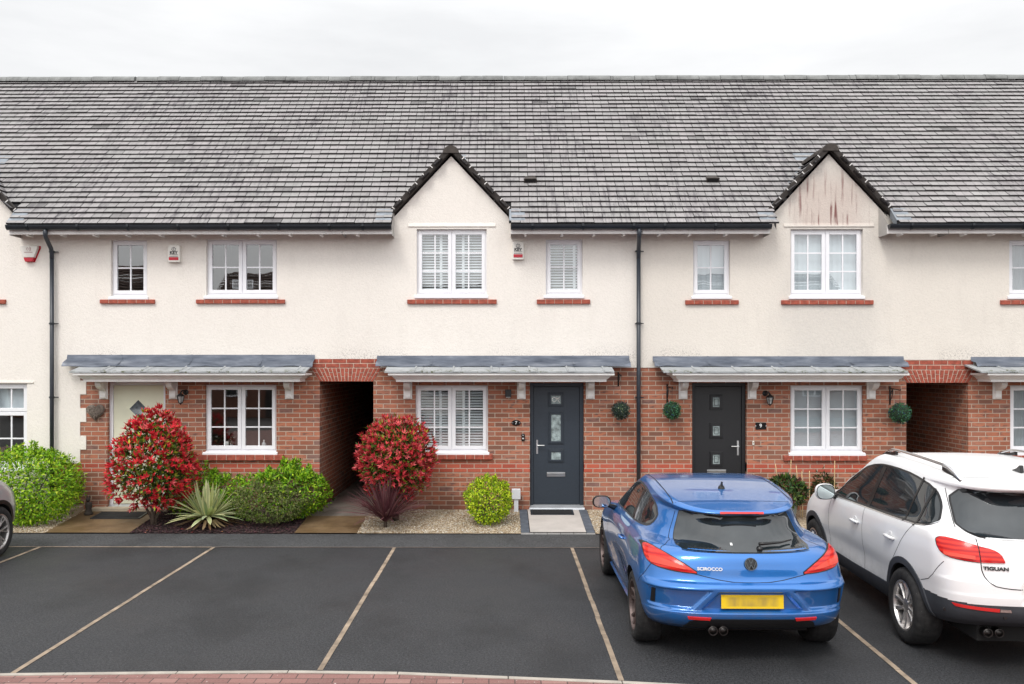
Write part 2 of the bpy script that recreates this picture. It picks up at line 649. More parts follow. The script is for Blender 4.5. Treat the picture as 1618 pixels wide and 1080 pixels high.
# ------------------------------------------------------------------ setting
def asphalt_material(name, a, b, wet=0.55):
    t = NT(name)
    p = t.pos()
    big = t.noise(p, 0.5, 5, 0.6)
    col = t.mix(t.maprange(big, 0.3, 0.7), a, b)
    gr = t.noise(p, 130, 2, 0.7)
    g2 = t.noise(p, 48, 3, 0.75)
    col = t.mix(t.ramp(g2, [(0.42, 0.0), (0.60, 0.9)]), tuple(x * 0.45 for x in a), t.mix(0.5, col, tuple(x * 3.0 for x in b)))
    col = t.mix(t.ramp(gr, [(0.46, 0.0), (0.64, 0.6)]), col, tuple(min(1, x * 3.2) for x in b))
    vo = t.n('ShaderNodeTexVoronoi')
    vo.inputs['Scale'].default_value = 60
    t.l(p, vo.inputs['Vector'])
    X = t.ramp(vo.outputs['Color'], [(0.90, 0.0), (0.99, 0.3)])
    col = t.mix(X, col, (0.16, 0.157, 0.155))
    damp = t.maprange(t.noise(t.mapping(p, (1.0, 0.6, 1.0)), 0.9, 4, 0.6), 0.45, 0.68, 0.0, 0.42)
    col = t.mix(damp, col, tuple(x * 0.5 for x in a))
    t.color(col)
    t.bump(t.math('ADD', gr, t.math('MULTIPLY', vo.outputs['Distance'], 0.6)), 0.6, 0.006)
    rr = t.ramp(t.noise(p, 0.8, 4), [(0.35, wet), (0.65, wet + 0.22)])
    t.l(rr, t.b.inputs['Roughness'])
    t.set(spec=0.4)
    return t.m


M['asphalt'] = asphalt_material('car_park_asphalt', (0.0172, 0.0178, 0.0195), (0.0255, 0.0262, 0.0285))
M['strip'] = asphalt_material('footway_asphalt', (0.034, 0.035, 0.037), (0.045, 0.046, 0.048), 0.7)
M['far_ground'] = mat('ground_tarmac', (0.06, 0.06, 0.06), 0.9, var=0.3, vscale=0.4)


def paving_material():
    t = NT('red_block_paving')
    p = t.pos()
    b = t.n('ShaderNodeTexBrick')
    b.offset = 0.5
    b.inputs['Color1'].default_value = (0, 0, 0, 1)
    b.inputs['Color2'].default_value = (1, 1, 1, 1)
    b.inputs['Scale'].default_value = 1.0
    b.inputs['Mortar Size'].default_value = 0.004
    b.inputs['Mortar Smooth'].default_value = 0.1
    b.inputs['Brick Width'].default_value = 0.21
    b.inputs['Row Height'].default_value = 0.105
    t.l(t.mapping(p, (1, 1, 0)), b.inputs['Vector'])
    c = t.ramp(b.outputs['Color'], [(0.0, (0.17, 0.075, 0.065)), (0.5, (0.235, 0.105, 0.09)), (1.0, (0.29, 0.15, 0.13))])
    c = t.mix(t.ramp(t.noise(p, 60, 4), [(0.35, 0.0), (0.75, 0.5)]), c, (0.34, 0.22, 0.20))
    c = t.mix(b.outputs['Fac'], c, (0.05, 0.038, 0.035))
    pet = t.ramp(t.noise(p, 22, 2), [(0.70, 0.0), (0.72, 1.0)])
    c = t.mix(t.math('MULTIPLY', pet, 0.8), c, (0.62, 0.55, 0.52))
    t.color(c)
    t.bump(t.math('MULTIPLY', b.outputs['Fac'], -1.0), 0.6, 0.006)
    t.set(0.75)
    return t.m


M['paving'] = paving_material()
M['line'] = mat('pale_line_setts', (0.29, 0.225, 0.165), 0.85, var=0.42, vscale=5, bump=0.3)
M['line_faint'] = mat('worn_line_setts', (0.13, 0.105, 0.09), 0.85, var=0.45, vscale=3, bump=0.3)
M['edging'] = mat('concrete_edging', (0.38, 0.345, 0.30), 0.85, var=0.2, vscale=5, bump=0.3)

g = MB()
g.quad((-300, -300, -0.08), (300, -300, -0.08), (300, 300, -0.08), (-300, 300, -0.08))
struct(g.build('ground', M['far_ground'], fix=False))

# edge between the car park and the block-paved road: a shallow bend
edge_px = [(0, 1065), (250, 1062), (500, 1060), (700, 1064), (800, 1069.5), (983, 1077), (1100, 1083)]
EP = [G(a, b) for a, b in edge_px]
slope0 = (EP[1][1] - EP[0][1]) / (EP[1][0] - EP[0][0])
slope1 = (EP[-1][1] - EP[-2][1]) / (EP[-1][0] - EP[-2][0])
EP = [(-16.0, EP[0][1] + slope0 * (-16 - EP[0][0]))] + EP + [(16.0, EP[-1][1] + slope1 * (16 - EP[-1][0]))]
exs, eys = np.array([p[0] for p in EP]), np.array([p[1] for p in EP])
STRIP_F = G(800, 865.5)[1]


def edge_y(x):
    return float(np.interp(x, exs, eys))


gx = np.linspace(-16, 16, 65)
mb = MB()
for i in range(64):
    a, b = gx[i], gx[i + 1]
    mb.quad((a, edge_y(a), 0), (b, edge_y(b), 0), (b, STRIP_F, 0), (a, STRIP_F, 0))
struct(mb.build('car_park', M['asphalt']))
mb = MB()
mb.quad((-16, STRIP_F, 0.004), (16, STRIP_F, 0.004), (16, BED_F + 0.02, 0.004), (-16, BED_F + 0.02, 0.004))
struct(mb.build('footway', M['strip']))
mb = MB()
for i in range(64):
    a, b = gx[i], gx[i + 1]
    mb.quad((a, -19.5, 0), (b, -19.5, 0), (b, edge_y(b) - 0.05, 0), (a, edge_y(a) - 0.05, 0))
struct(mb.build('road', M['paving']))
mb = MB()
xs = np.arange(-15.5, 15.5, 0.915)
for a in xs:
    b = a + 0.908
    ya, yb = edge_y(a), edge_y(b)
    mb.add([(a, ya - 0.05, -0.04), (b, yb - 0.05, -0.04), (b, yb, -0.04), (a, ya, -0.04), (a, ya - 0.05, 0.008), (b, yb - 0.05, 0.008), (b, yb, 0.008), (a, ya, 0.008)],
           [(0, 3, 2, 1), (4, 5, 6, 7), (0, 1, 5, 4), (1, 2, 6, 5), (2, 3, 7, 6), (3, 0, 4, 7)])
struct(mb.build('kerb', M['edging'], bevel=0.004))


def line_setts(p0, p1, wid, m, seg=0.6):
    p0, p1 = Vector((*p0, 0)), Vector((*p1, 0))
    L = (p1 - p0).length
    u = (p1 - p0) / L
    nrm = Vector((-u.y, u.x, 0))
    mb = MB()
    s = 0.0
    while s < L - 0.02:
        e = min(L, s + seg - 0.006)
        j = random.uniform(-0.003, 0.003)
        hw = wid / 2
        a, b = p0 + u * s + nrm * j, p0 + u * e + nrm * j
        z = 0.005
        mb.add([a - nrm * hw + Vector((0, 0, z)), b - nrm * hw + Vector((0, 0, z)), b + nrm * hw + Vector((0, 0, z)), a + nrm * hw + Vector((0, 0, z))], [(0, 1, 2, 3)])
        s += seg
    return struct(mb.build('parking_line', m))


def to_strip(a, b):               # a line through two photographed points, run from the road edge to the footway
    pa, pb = G(*a), G(*b)
    k = (pb[0] - pa[0]) / (pb[1] - pa[1])
    y0 = edge_y(pa[0]) + 0.01
    return (pa[0] + k * (y0 - pa[1]), y0), (pa[0] + k * (STRIP_F - pa[1]), STRIP_F - 0.02)


for a, b in (((30, 1058), (333, 868)), ((507, 1057), (622, 868)), ((981, 1074), (905, 870)), ((1438, 1075), (1330, 985))):
    q = to_strip(a, b)
    line_setts(q[0], q[1], 0.047, M['line'])
    BAYX = q[1][0]
for kx in (-2, 5):
    x0 = to_strip((507, 1057), (622, 868))[1][0]
    x = x0 + 2.5 * (kx if kx < 0 else kx - 1)
    line_setts((x, edge_y(x) + 0.01), (x, STRIP_F - 0.02), 0.055, M['line'])
xa = G(20, 865.5)[0]
line_setts((-16, STRIP_F), (G(335, 865)[0], STRIP_F), 0.04, M['line'], 0.9)
line_setts((G(335, 865)[0] + 0.01, STRIP_F), (16, STRIP_F), 0.035, M['line_faint'], 0.9)

# ------------------------------------------------------------------ gardens and paths
def gravel_bed_material(name, a, b, c):
    t = NT(name)
    p = t.pos()
    vo = t.n('ShaderNodeTexVoronoi')
    vo.inputs['Scale'].default_value = 42
    t.l(p, vo.inputs['Vector'])
    X, Y, Z = sxyz(t, vo.outputs['Color'])
    t.color(t.ramp(X, [(0.0, a), (0.5, b), (1.0, c)]))
    t.bump(vo.outputs['Distance'], 0.8, 0.012)
    t.set(0.9)
    return t.m


M['soil'] = gravel_bed_material('dark_bed_soil', (0.012, 0.008, 0.009), (0.03, 0.018, 0.018), (0.06, 0.035, 0.035))
M['gravel_base'] = gravel_bed_material('gravel_base', (0.20, 0.14, 0.085), (0.36, 0.28, 0.19), (0.52, 0.44, 0.33))


def tint_mat(name, rough=0.8, spec=0.3, var=0.25, scale=60, trans=0.0):
    t = NT(name)
    a = t.n('ShaderNodeAttribute')
    a.attribute_name = 'tint'
    c = a.outputs['Color']
    if var > 0:
        c = t.mix(t.maprange(t.noise(t.pos(), scale, 3), 0.3, 0.7, 0.0, var), c, tuple([0.02] * 3))
    t.color(c)
    t.set(rough, 0.0, spec)
    return t.m


M['stone'] = tint_mat('gravel_stone')
M['chip'] = tint_mat('bark_chip')


def path_material(name, a, b, joint=0.9):
    t = NT(name)
    p = t.pos()
    c = t.ramp(t.noise(p, 2.2, 6, 0.65), [(0.3, a), (0.7, b)])
    c = t.mix(t.ramp(t.noise(p, 90, 2), [(0.4, 0.0), (0.75, 0.3)]), c, tuple(x * 0.4 for x in a))
    X, Y, Z = sxyz(t, p)
    fr = t.math('FRACT', t.math('MULTIPLY', t.math('ADD', Y, 20.0), 1.0 / joint))
    ln = t.math('LESS_THAN', t.math('ABSOLUTE', t.math('SUBTRACT', fr, 0.5)), 0.008)
    c = t.mix(t.math('MULTIPLY', ln, 0.75), c, (0.02, 0.017, 0.014))
    t.color(c)
    t.bump(t.noise(p, 70, 4), 0.25, 0.004)
    t.l(t.ramp(t.noise(p, 1.6, 4), [(0.35, 0.35), (0.65, 0.75)]), t.b.inputs['Roughness'])
    return t.m


M['path_brown'] = path_material('damp_brown_concrete', (0.105, 0.062, 0.028), (0.22, 0.145, 0.075), 0.52)
M['path_grey'] = path_material('passage_concrete', (0.14, 0.12, 0.10), (0.24, 0.215, 0.19), 0.62)
M['path_pale'] = mat('pale_concrete_slab', (0.47, 0.435, 0.405), 0.8, var=0.12, vscale=3, bump=0.2)
M['sett_blue'] = mat('blue_grey_sett', (0.085, 0.10, 0.125), 0.75, var=0.3, vscale=9, bump=0.3)
M['threshold_stone'] = mat('pale_doorstep', (0.44, 0.37, 0.28), 0.8, var=0.15, bump=0.2)


def sheet(name, x0, x1, y0, y1, lift, m, n=8, flat=None, kind='structure'):
    mb = MB()
    ys = np.linspace(y0, y1, n + 1)
    for i in range(n):
        a, b = ys[i], ys[i + 1]
        za, zb = (gz(a) + lift, gz(b) + lift) if flat is None else (flat, flat)
        mb.quad((x0, a, za), (x1, a, za), (x1, b, zb), (x0, b, zb))
    return struct(mb.build(name, m), kind)


PATH5 = (-6.95, -5.66)
PATHP = (-3.15, -2.20)
PATH7 = (0.29, 1.42)
PATH9 = (2.95, 4.10)
PATHR = (6.72, 7.78)
sheet('garden_bed', -16, 16, BED_F, 0.03, 0.0, M['soil'])
for (a, b) in ((-12, PATH5[0]), (PATHP[1], PATH7[0]), (PATH7[1], PATH9[0]), (PATH9[1], PATHR[0]), (PATHR[1], 12)):
    sheet('gravel_ground', a, b, BED_F + 0.005, 0.0, 0.006, M['gravel_base'])
sheet('garden_path', PATH5[0], PATH5[1], BED_F + 0.004, 0.1, 0.012, M['path_brown'])
sheet('garden_path', PATHP[0], PATHP[1], BED_F + 0.004, -0.42, 0.012, M['path_brown'])
sheet('passage_floor', PATHP[0] - 0.1, PATHP[1] + 0.1, -0.42, 7.2, 0.013, M['path_grey'], n=20)
sheet('garden_path', PATH9[0], PATH9[1], BED_F + 0.004, 0.1, 0.012, M['path_brown'])
sheet('garden_path', PATHR[0], PATHR[1], BED_F + 0.004, 0.0, 0.012, M['path_brown'])
sheet('passage_floor', PATHR[0] - 0.1, PATHR[1] + 0.1, 0.0, 7.2, 0.013, M['path_grey'], n=20)
sheet('doorstep_path', PATH7[0] + 0.14, PATH7[1] - 0.14, BED_F + 0.05, 0.05, 0.016, M['path_pale'])
mb = MB()
for x0 in (PATH7[0], PATH7[1] - 0.135):
    y = BED_F + 0.06
    while y < -0.05:
        e = min(y + 0.19, -0.02)
        z0, z1 = gz(y) + 0.016, gz(e) + 0.016
        mb.add([(x0, y, z0), (x0 + 0.13, y, z0), (x0 + 0.13, e, z1), (x0, e, z1), (x0, y, z0 - 0.05), (x0 + 0.13, y, z0 - 0.05), (x0 + 0.13, e, z1 - 0.05), (x0, e, z1 - 0.05)],
               [(0, 1, 2, 3), (0, 4, 5, 1), (1, 5, 6, 2), (2, 6, 7, 3), (3, 7, 4, 0)])
        y += 0.195
struct(mb.build('path_edging', M['sett_blue'], bevel=0.004))
mb = MB()
x = PATH7[0]
while x < PATH7[1] - 0.05:
    e = min(x + 0.2, PATH7[1])
    mb.box(x, e - 0.006, BED_F, BED_F + 0.05, -0.03, 0.022)
    x += 0.2
struct(mb.build('path_kerb', mat('grey_path_kerb', (0.30, 0.29, 0.28), 0.85, var=0.2, bump=0.2), bevel=0.004))


def pebbles(name, regions, density, size, cols, m, flat=0.6, seed=3):
    rg = np.random.default_rng(seed)
    base = np.array([(1, 0, 0), (-1, 0, 0), (0, 1, 0), (0, -1, 0), (0, 0, 1), (0, 0, -1)], float)
    fa = [(0, 2, 4), (2, 1, 4), (1, 3, 4), (3, 0, 4), (2, 0, 5), (1, 2, 5), (3, 1, 5), (0, 3, 5)]
    mb = MB()
    V, Fc, Cl = [], [], []
    k = 0
    for (x0, x1, y0, y1) in regions:
        n = int((x1 - x0) * (y1 - y0) * density)
        for _ in range(n):
            x, y = rg.uniform(x0, x1), rg.uniform(y0, y1)
            s = size * rg.uniform(0.5, 1.25)
            P = base * np.array([s, s * rg.uniform(0.6, 1.0), s * flat]) * rg.uniform(0.75, 1.25, (6, 1))
            a = rg.uniform(0, 6.28)
            ca, sa = math.cos(a), math.sin(a)
            Q = np.stack([P[:, 0] * ca - P[:, 1] * sa + x, P[:, 0] * sa + P[:, 1] * ca + y, P[:, 2] + gz(y) + 0.006 + s * flat * 0.4 + P[:, 0] * rg.uniform(-0.3, 0.3)], 1)
            V.extend(map(tuple, Q))
            Fc.extend([tuple(i + k for i in f) for f in fa])
            c = cols[rg.integers(len(cols))]
            u = rg.uniform(0.75, 1.2)
            Cl.extend([(c[0] * u, c[1] * u, c[2] * u)] * 6)
            k += 6
    mb.v, mb.f, mb.c = V, Fc, Cl
    return struct(mb.build(name, m, smooth=True), 'stuff')


PEB = [(0.62, 0.55, 0.44), (0.52, 0.42, 0.29), (0.40, 0.30, 0.19), (0.70, 0.66, 0.58), (0.30, 0.21, 0.13), (0.60, 0.50, 0.36)]
pebbles('gravel', [(PATHP[1], PATH7[0], BED_F + 0.02, -0.02), (-9.0, PATH5[0], BED_F + 0.02, -0.1), (PATH7[1], 2.4, BED_F + 0.02, -0.02)], 2600, 0.014, PEB, M['stone'])
CHP = [(0.055, 0.028, 0.03), (0.03, 0.017, 0.02), (0.09, 0.05, 0.045), (0.07, 0.025, 0.035)]
pebbles('bark_mulch', [(PATH5[1], PATHP[0], BED_F + 0.02, -0.02)], 1300, 0.024, CHP, M['chip'], 0.3, 5)
pebbles('fallen_leaves', [(PATH5[1] + 0.1, PATHP[0] - 0.4, BED_F + 0.02, -0.7)], 26, 0.034, [(0.35, 0.05, 0.05), (0.42, 0.16, 0.12), (0.30, 0.12, 0.05)], M['chip'], 0.12, 8)

# ------------------------------------------------------------------ the terrace
HB = [FX(-372), FX(85), FX(547), FX(1009), FX(1481), FX(1481) + 4.85]
EAVE_Y, EAVE_Z, TAN = -0.36, 4.883, 0.949
TH = math.atan(TAN)
RIDGE_Y = 3.416
RIDGE_Z = EAVE_Z + TAN * (RIDGE_Y - EAVE_Y)
GAUGE, TW = 0.159, 0.30
REN_B = 2.53
BAND0, BAND1 = 0.79, 0.944
YR, YB = -0.012, 0.0


def roof_z(y):
    return EAVE_Z + TAN * (y - EAVE_Y)


def facade(name, rects, holes, y0, y1, m, parent, extra=None):
    xs = sorted({round(v, 4) for r in rects + holes for v in r[:2]})
    zs = sorted({round(v, 4) for r in rects + holes for v in r[2:4]})

    def inside(x, z):
        ok = any(r[0] < x < r[1] and r[2] < z < r[3] for r in rects)
        return ok and not any(h[0] < x < h[1] and h[2] < z < h[3] for h in holes)
    nx, nz = len(xs) - 1, len(zs) - 1
    cell = [[inside((xs[i] + xs[i + 1]) / 2, (zs[j] + zs[j + 1]) / 2) for j in range(nz)] for i in range(nx)]
    mb = MB()

    def at(i, j):
        return 0 <= i < nx and 0 <= j < nz and cell[i][j]
    for i in range(nx):
        for j in range(nz):
            if not cell[i][j]:
                continue
            a, b, c, d_ = xs[i], xs[i + 1], zs[j], zs[j + 1]
            mb.quad((a, y0, c), (b, y0, c), (b, y0, d_), (a, y0, d_))
            if not at(i - 1, j):
                mb.quad((a, y0, c), (a, y0, d_), (a, y1, d_), (a, y1, c))
            if not at(i + 1, j):
                mb.quad((b, y0, c), (b, y1, c), (b, y1, d_), (b, y0, d_))
            if not at(i, j - 1):
                mb.quad((a, y0, c), (a, y1, c), (b, y1, c), (b, y0, c))
            if not at(i, j + 1):
                mb.quad((a, y0, d_), (b, y0, d_), (b, y1, d_), (a, y1, d_))
    if extra:
        extra(mb)
    return mb.build(name, m, parent, fix=False)


def tiles(mb, O, U, V, u0, u1, rows, cull=None, seed=0, gauge=GAUGE, dark=0.0):
    rg = np.random.default_rng(seed)
    O, U, V = Vector(O), Vector(U).normalized(), Vector(V).normalized()
    N = U.cross(V)
    if N.z < 0:
        N = -N
    i0, i1 = math.floor(u0 / TW) - 1, math.ceil(u1 / TW) + 1
    for r in rows:
        off = TW / 2 * (r % 2)
        vb = r * gauge
        wob = 0.0
        for i in range(i0, i1):
            lift = 0.039 + rg.uniform(-0.004, 0.006)
            sk = rg.uniform(-0.004, 0.004)
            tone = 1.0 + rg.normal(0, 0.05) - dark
            if rg.random() < 0.015:
                tone *= rg.uniform(0.4, 0.7)
            pk = rg.uniform(-0.02, 0.02)
            for h in (0, 1):
                a = i * TW + off + h * TW / 2 + (0.0052 if h == 0 else 0.0018)
                b = i * TW + off + (h + 1) * TW / 2 - (0.0018 if h == 0 else 0.0052)
                if not u0 <= (i + 0.5) * TW + off < u1:
                    continue
                mid = O + U * ((a + b) / 2) + V * (vb + gauge / 2)
                if cull and cull(mid):
                    continue
                tn = tone * (1 + rg.uniform(-0.05, 0.05))
                col = (0.325 * tn * (1 + pk), 0.311 * tn, 0.309 * tn * (1 + pk * 0.6))
                lo, hi, l0 = vb + sk, vb + gauge + 0.012, 0.014
                P = lambda u, v, n_: O + U * u + V * v + N * n_
                dk = (0.022 * tn, 0.020 * tn, 0.021 * tn)          # algae-dark lower edge, painted near black to thicken the course shadow lines
                mb.add([P(a, lo + 0.004, lift), P(b, lo + 0.004, lift), P(b, hi, 0.008), P(a, hi, 0.008)], [(0, 1, 2, 3)], col)
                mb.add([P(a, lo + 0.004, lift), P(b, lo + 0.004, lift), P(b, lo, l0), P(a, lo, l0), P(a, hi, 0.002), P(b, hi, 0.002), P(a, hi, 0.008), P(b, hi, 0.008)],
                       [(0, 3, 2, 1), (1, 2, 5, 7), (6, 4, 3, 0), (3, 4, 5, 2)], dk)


def sash_ring(mb, x0, x1, z0, z1, wd, ya, yb):
    mb.box(x0, x0 + wd, ya, yb, z0, z1)
    mb.box(x1 - wd, x1, ya, yb, z0, z1)
    mb.box(x0 + wd, x1 - wd, ya, yb, z0, z0 + wd)
    mb.box(x0 + wd, x1 - wd, ya, yb, z1 - wd, z1)


def slats(mb, x0, x1, z0, z1, y, pitch, wid, tilt, thick=0.007):
    z = z0 + pitch / 2
    c, s = math.cos(tilt), math.sin(tilt)
    while z < z1 - pitch * 0.3:
        hy, hz = wid / 2 * c, wid / 2 * s
        ty, tz = -s * thick / 2, c * thick / 2
        pts = []
        for x in (x0, x1):
            pts += [(x, y - hy - ty, z - hz - tz), (x, y + hy - ty, z + hz - tz), (x, y + hy + ty, z + hz + tz), (x, y - hy + ty, z - hz + tz)]
        mb.add(pts, [(0, 1, 2, 3), (7, 6, 5, 4), (0, 4, 5, 1), (1, 5, 6, 2), (2, 6, 7, 3), (3, 7, 4, 0)])
        z += pitch


YF = 0.055


def window(house, px, n_sash, rows, blind=None, fr='white_pvc', split=None):
    x0, z1 = F(px[0], px[2], YF)
    x1, z0 = F(px[1], px[3], YF)
    mb = MB()
    fw = 0.042
    sash_ring(mb, x0, x1, z0, z1, fw, YF, YF + 0.075)
    wdt = (x1 - x0)
    cells = []
    for i in range(n_sash):
        a = x0 + wdt * i / n_sash + (0.026 if i else 0.026)
        b = x0 + wdt * (i + 1) / n_sash - 0.026
        if i:
            a = x0 + wdt * i / n_sash + 0.006
        if i < n_sash - 1:
            b = x0 + wdt * (i + 1) / n_sash - 0.006
        if split:
            zs_ = z1 - split * (z1 - z0)
            cells.append((a, b, zs_ + 0.006, z1 - 0.026, 1))
            cells.append((a, b, z0 + 0.026, zs_ - 0.006, rows))
        else:
            cells.append((a, b, z0 + 0.026, z1 - 0.026, rows))
        if i:
            xm = x0 + wdt * i / n_sash
            mb.box(xm - 0.03, xm + 0.03, YF + 0.004, YF + 0.07, z0 + fw, z1 - fw)
    if split:
        mb.box(x0 + fw, x1 - fw, YF + 0.005, YF + 0.069, zs_ - 0.03, zs_ + 0.03)
    win = mb.build('window', M[fr], house, bevel=0.003)
    for (a, b, c, d_, rw) in cells:
        s = MB()
        sw = 0.058
        sash_ring(s, a, b, c, d_, sw, YF - 0.014, YF + 0.03)
        so_ = s.build('sash', M[fr], win, bevel=0.004)
        p = MB()
        p.quad((a + sw - 0.004, YF + 0.012, c + sw - 0.004), (b - sw + 0.004, YF + 0.012, c + sw - 0.004), (b - sw + 0.004, YF + 0.012, d_ - sw + 0.004), (a + sw - 0.004, YF + 0.012, d_ - sw + 0.004))
        p.build('pane', M['glass'], win, fix=False)
        g_ = MB()
        xm = (a + b) / 2
        bw = 0.0115
        g_.box(xm - bw, xm + bw, YF + 0.002, YF + 0.0225, c + sw, d_ - sw)
        for k in range(1, rw):
            zz = c + sw + (d_ - c - 2 * sw) * k / rw
            g_.box(a + sw, xm - bw, YF + 0.003, YF + 0.0215, zz - bw, zz + bw)
            g_.box(xm + bw, b - sw, YF + 0.003, YF + 0.0215, zz - bw, zz + bw)
        g_.build('glazing_bar', M[fr], win)
        gi = (a + sw, b - sw, c + sw, d_ - sw)
        idx = 0 if (a + b) / 2 < (x0 + x1) / 2 else 1
        if blind == 'shutter':
            h = MB()
            yb = YF + 0.10
            A, B_ = a - 0.02, b + 0.02
            st = A + (B_ - A) * (0.66 if idx == 0 else 0.34)
            if n_sash == 1:
                st = A + (B_ - A) * 0.80
            h.box(A, A + 0.075, yb - 0.012, yb + 0.012, c, d_)
            h.box(B_ - 0.06, B_, yb - 0.012, yb + 0.012, c, d_)
            h.box(st - 0.022, st + 0.022, yb - 0.014, yb + 0.014, c, d_)
            slats(h, A + 0.07, B_ - 0.055, c + 0.01, d_ - 0.01, yb, 0.0455, 0.040, R(40), 0.006)
            h.build('shutter', M['shutter'], win)
        elif blind == 'venetian':
            h = MB()
            slats(h, a - 0.01, b + 0.01, c - 0.02, d_ + 0.02, YF + 0.10, 0.036, 0.040, R(-66), 0.003)
            h.build('blind', M['blind'], win)
        elif blind == 'vertical':
            h = MB()
            n = 7
            for k in range(n):
                xa_, xb_ = a - 0.02 + (b - a + 0.04) * k / n, a - 0.02 + (b - a + 0.04) * (k + 1) / n + 0.008
                h.quad((xa_, YF + 0.105, c - 0.02), (xb_, YF + 0.118, c - 0.02), (xb_, YF + 0.118, d_ + 0.02), (xa_, YF + 0.105, d_ + 0.02))
            h.build('blind', M['blind'], win)
        elif blind == 'curtain':
            h = MB()
            n = 26
            pts = [(a - 0.03 + (b - a + 0.06) * k / n, YF + 0.13 + 0.018 * math.sin(k * 1.55)) for k in range(n + 1)]
            for k in range(n):
                (xa_, ya_), (xb_, yb_) = pts[k], pts[k + 1]
                h.quad((xa_, ya_, c - 0.05), (xb_, yb_, c - 0.05), (xb_, yb_, d_ + 0.05), (xa_, ya_, d_ + 0.05))
            h.build('curtain', mat('grey_net_curtain', (0.50, 0.52, 0.54), 0.8, var=0.1, vscale=3), win, smooth=True)
        elif blind == 'half_blind' and rw == 1:
            h = MB()
            h.quad((a - 0.02, YF + 0.11, c - 0.05), (b + 0.02, YF + 0.11, c - 0.05), (b + 0.02, YF + 0.11, d_ + 0.02), (a - 0.02, YF + 0.11, d_ + 0.02))
            h.build('blind', M['blind'], win)
    s = MB()
    s.prism([(-0.045, z0 - 0.075), (YF + 0.06, z0 - 0.075), (YF + 0.06, z0 - 0.001), (YF - 0.016, z0 - 0.001), (-0.045, z0 - 0.035)], 'x', x0 - 0.035, x1 + 0.025)
    s.build('window_sill', M[fr], win, bevel=0.004)
    return (x0 - 0.0, x1 + 0.0, z0 - 0.073, z1)


def brick_sill(house, pxa, pxb, pya, pyb, proj=0.055):
    xa, zb = F(pxa, pyb, -proj)
    xb, zt = F(pxb, pya, -proj)
    n = max(3, round((xb - xa) / 0.155))
    mb = MB()
    w_ = (xb - xa) / n
    for i in range(n):
        a, b = xa + w_ * i + 0.004, xa + w_ * (i + 1) - 0.004
        j = random.uniform(-0.002, 0.002)
        mb.prism([(-proj + j, zb), (YF - 0.02, zb), (YF - 0.02, zt + 0.008), (-0.015, zt + 0.006), (-proj + j, zt)], 'x', a, b)
    o = mb.build('brick_sill', M['sill_brick'], house, bevel=0.004)
    m2 = MB()
    m2.prism([(-proj + 0.006, zb + 0.004), (YF - 0.03, zb + 0.004), (YF - 0.03, zt + 0.003), (-0.012, zt + 0.001), (-proj + 0.006, zt - 0.003)], 'x', xa + 0.006, xb - 0.006)
    m2.build('sill_mortar', M['mortar'], o)


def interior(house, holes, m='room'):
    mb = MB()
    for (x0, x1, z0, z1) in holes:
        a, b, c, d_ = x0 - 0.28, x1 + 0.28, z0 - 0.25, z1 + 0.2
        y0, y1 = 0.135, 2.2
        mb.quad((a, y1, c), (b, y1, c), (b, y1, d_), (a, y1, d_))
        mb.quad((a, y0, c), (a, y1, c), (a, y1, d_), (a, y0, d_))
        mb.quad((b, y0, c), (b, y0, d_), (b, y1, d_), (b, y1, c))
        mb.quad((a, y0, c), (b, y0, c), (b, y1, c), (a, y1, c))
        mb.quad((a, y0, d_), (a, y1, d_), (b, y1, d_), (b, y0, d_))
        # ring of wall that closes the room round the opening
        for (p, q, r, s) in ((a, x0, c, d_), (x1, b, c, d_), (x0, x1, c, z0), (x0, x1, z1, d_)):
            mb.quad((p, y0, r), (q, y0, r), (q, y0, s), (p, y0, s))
    return mb.build('room', M[m], house, fix=False)


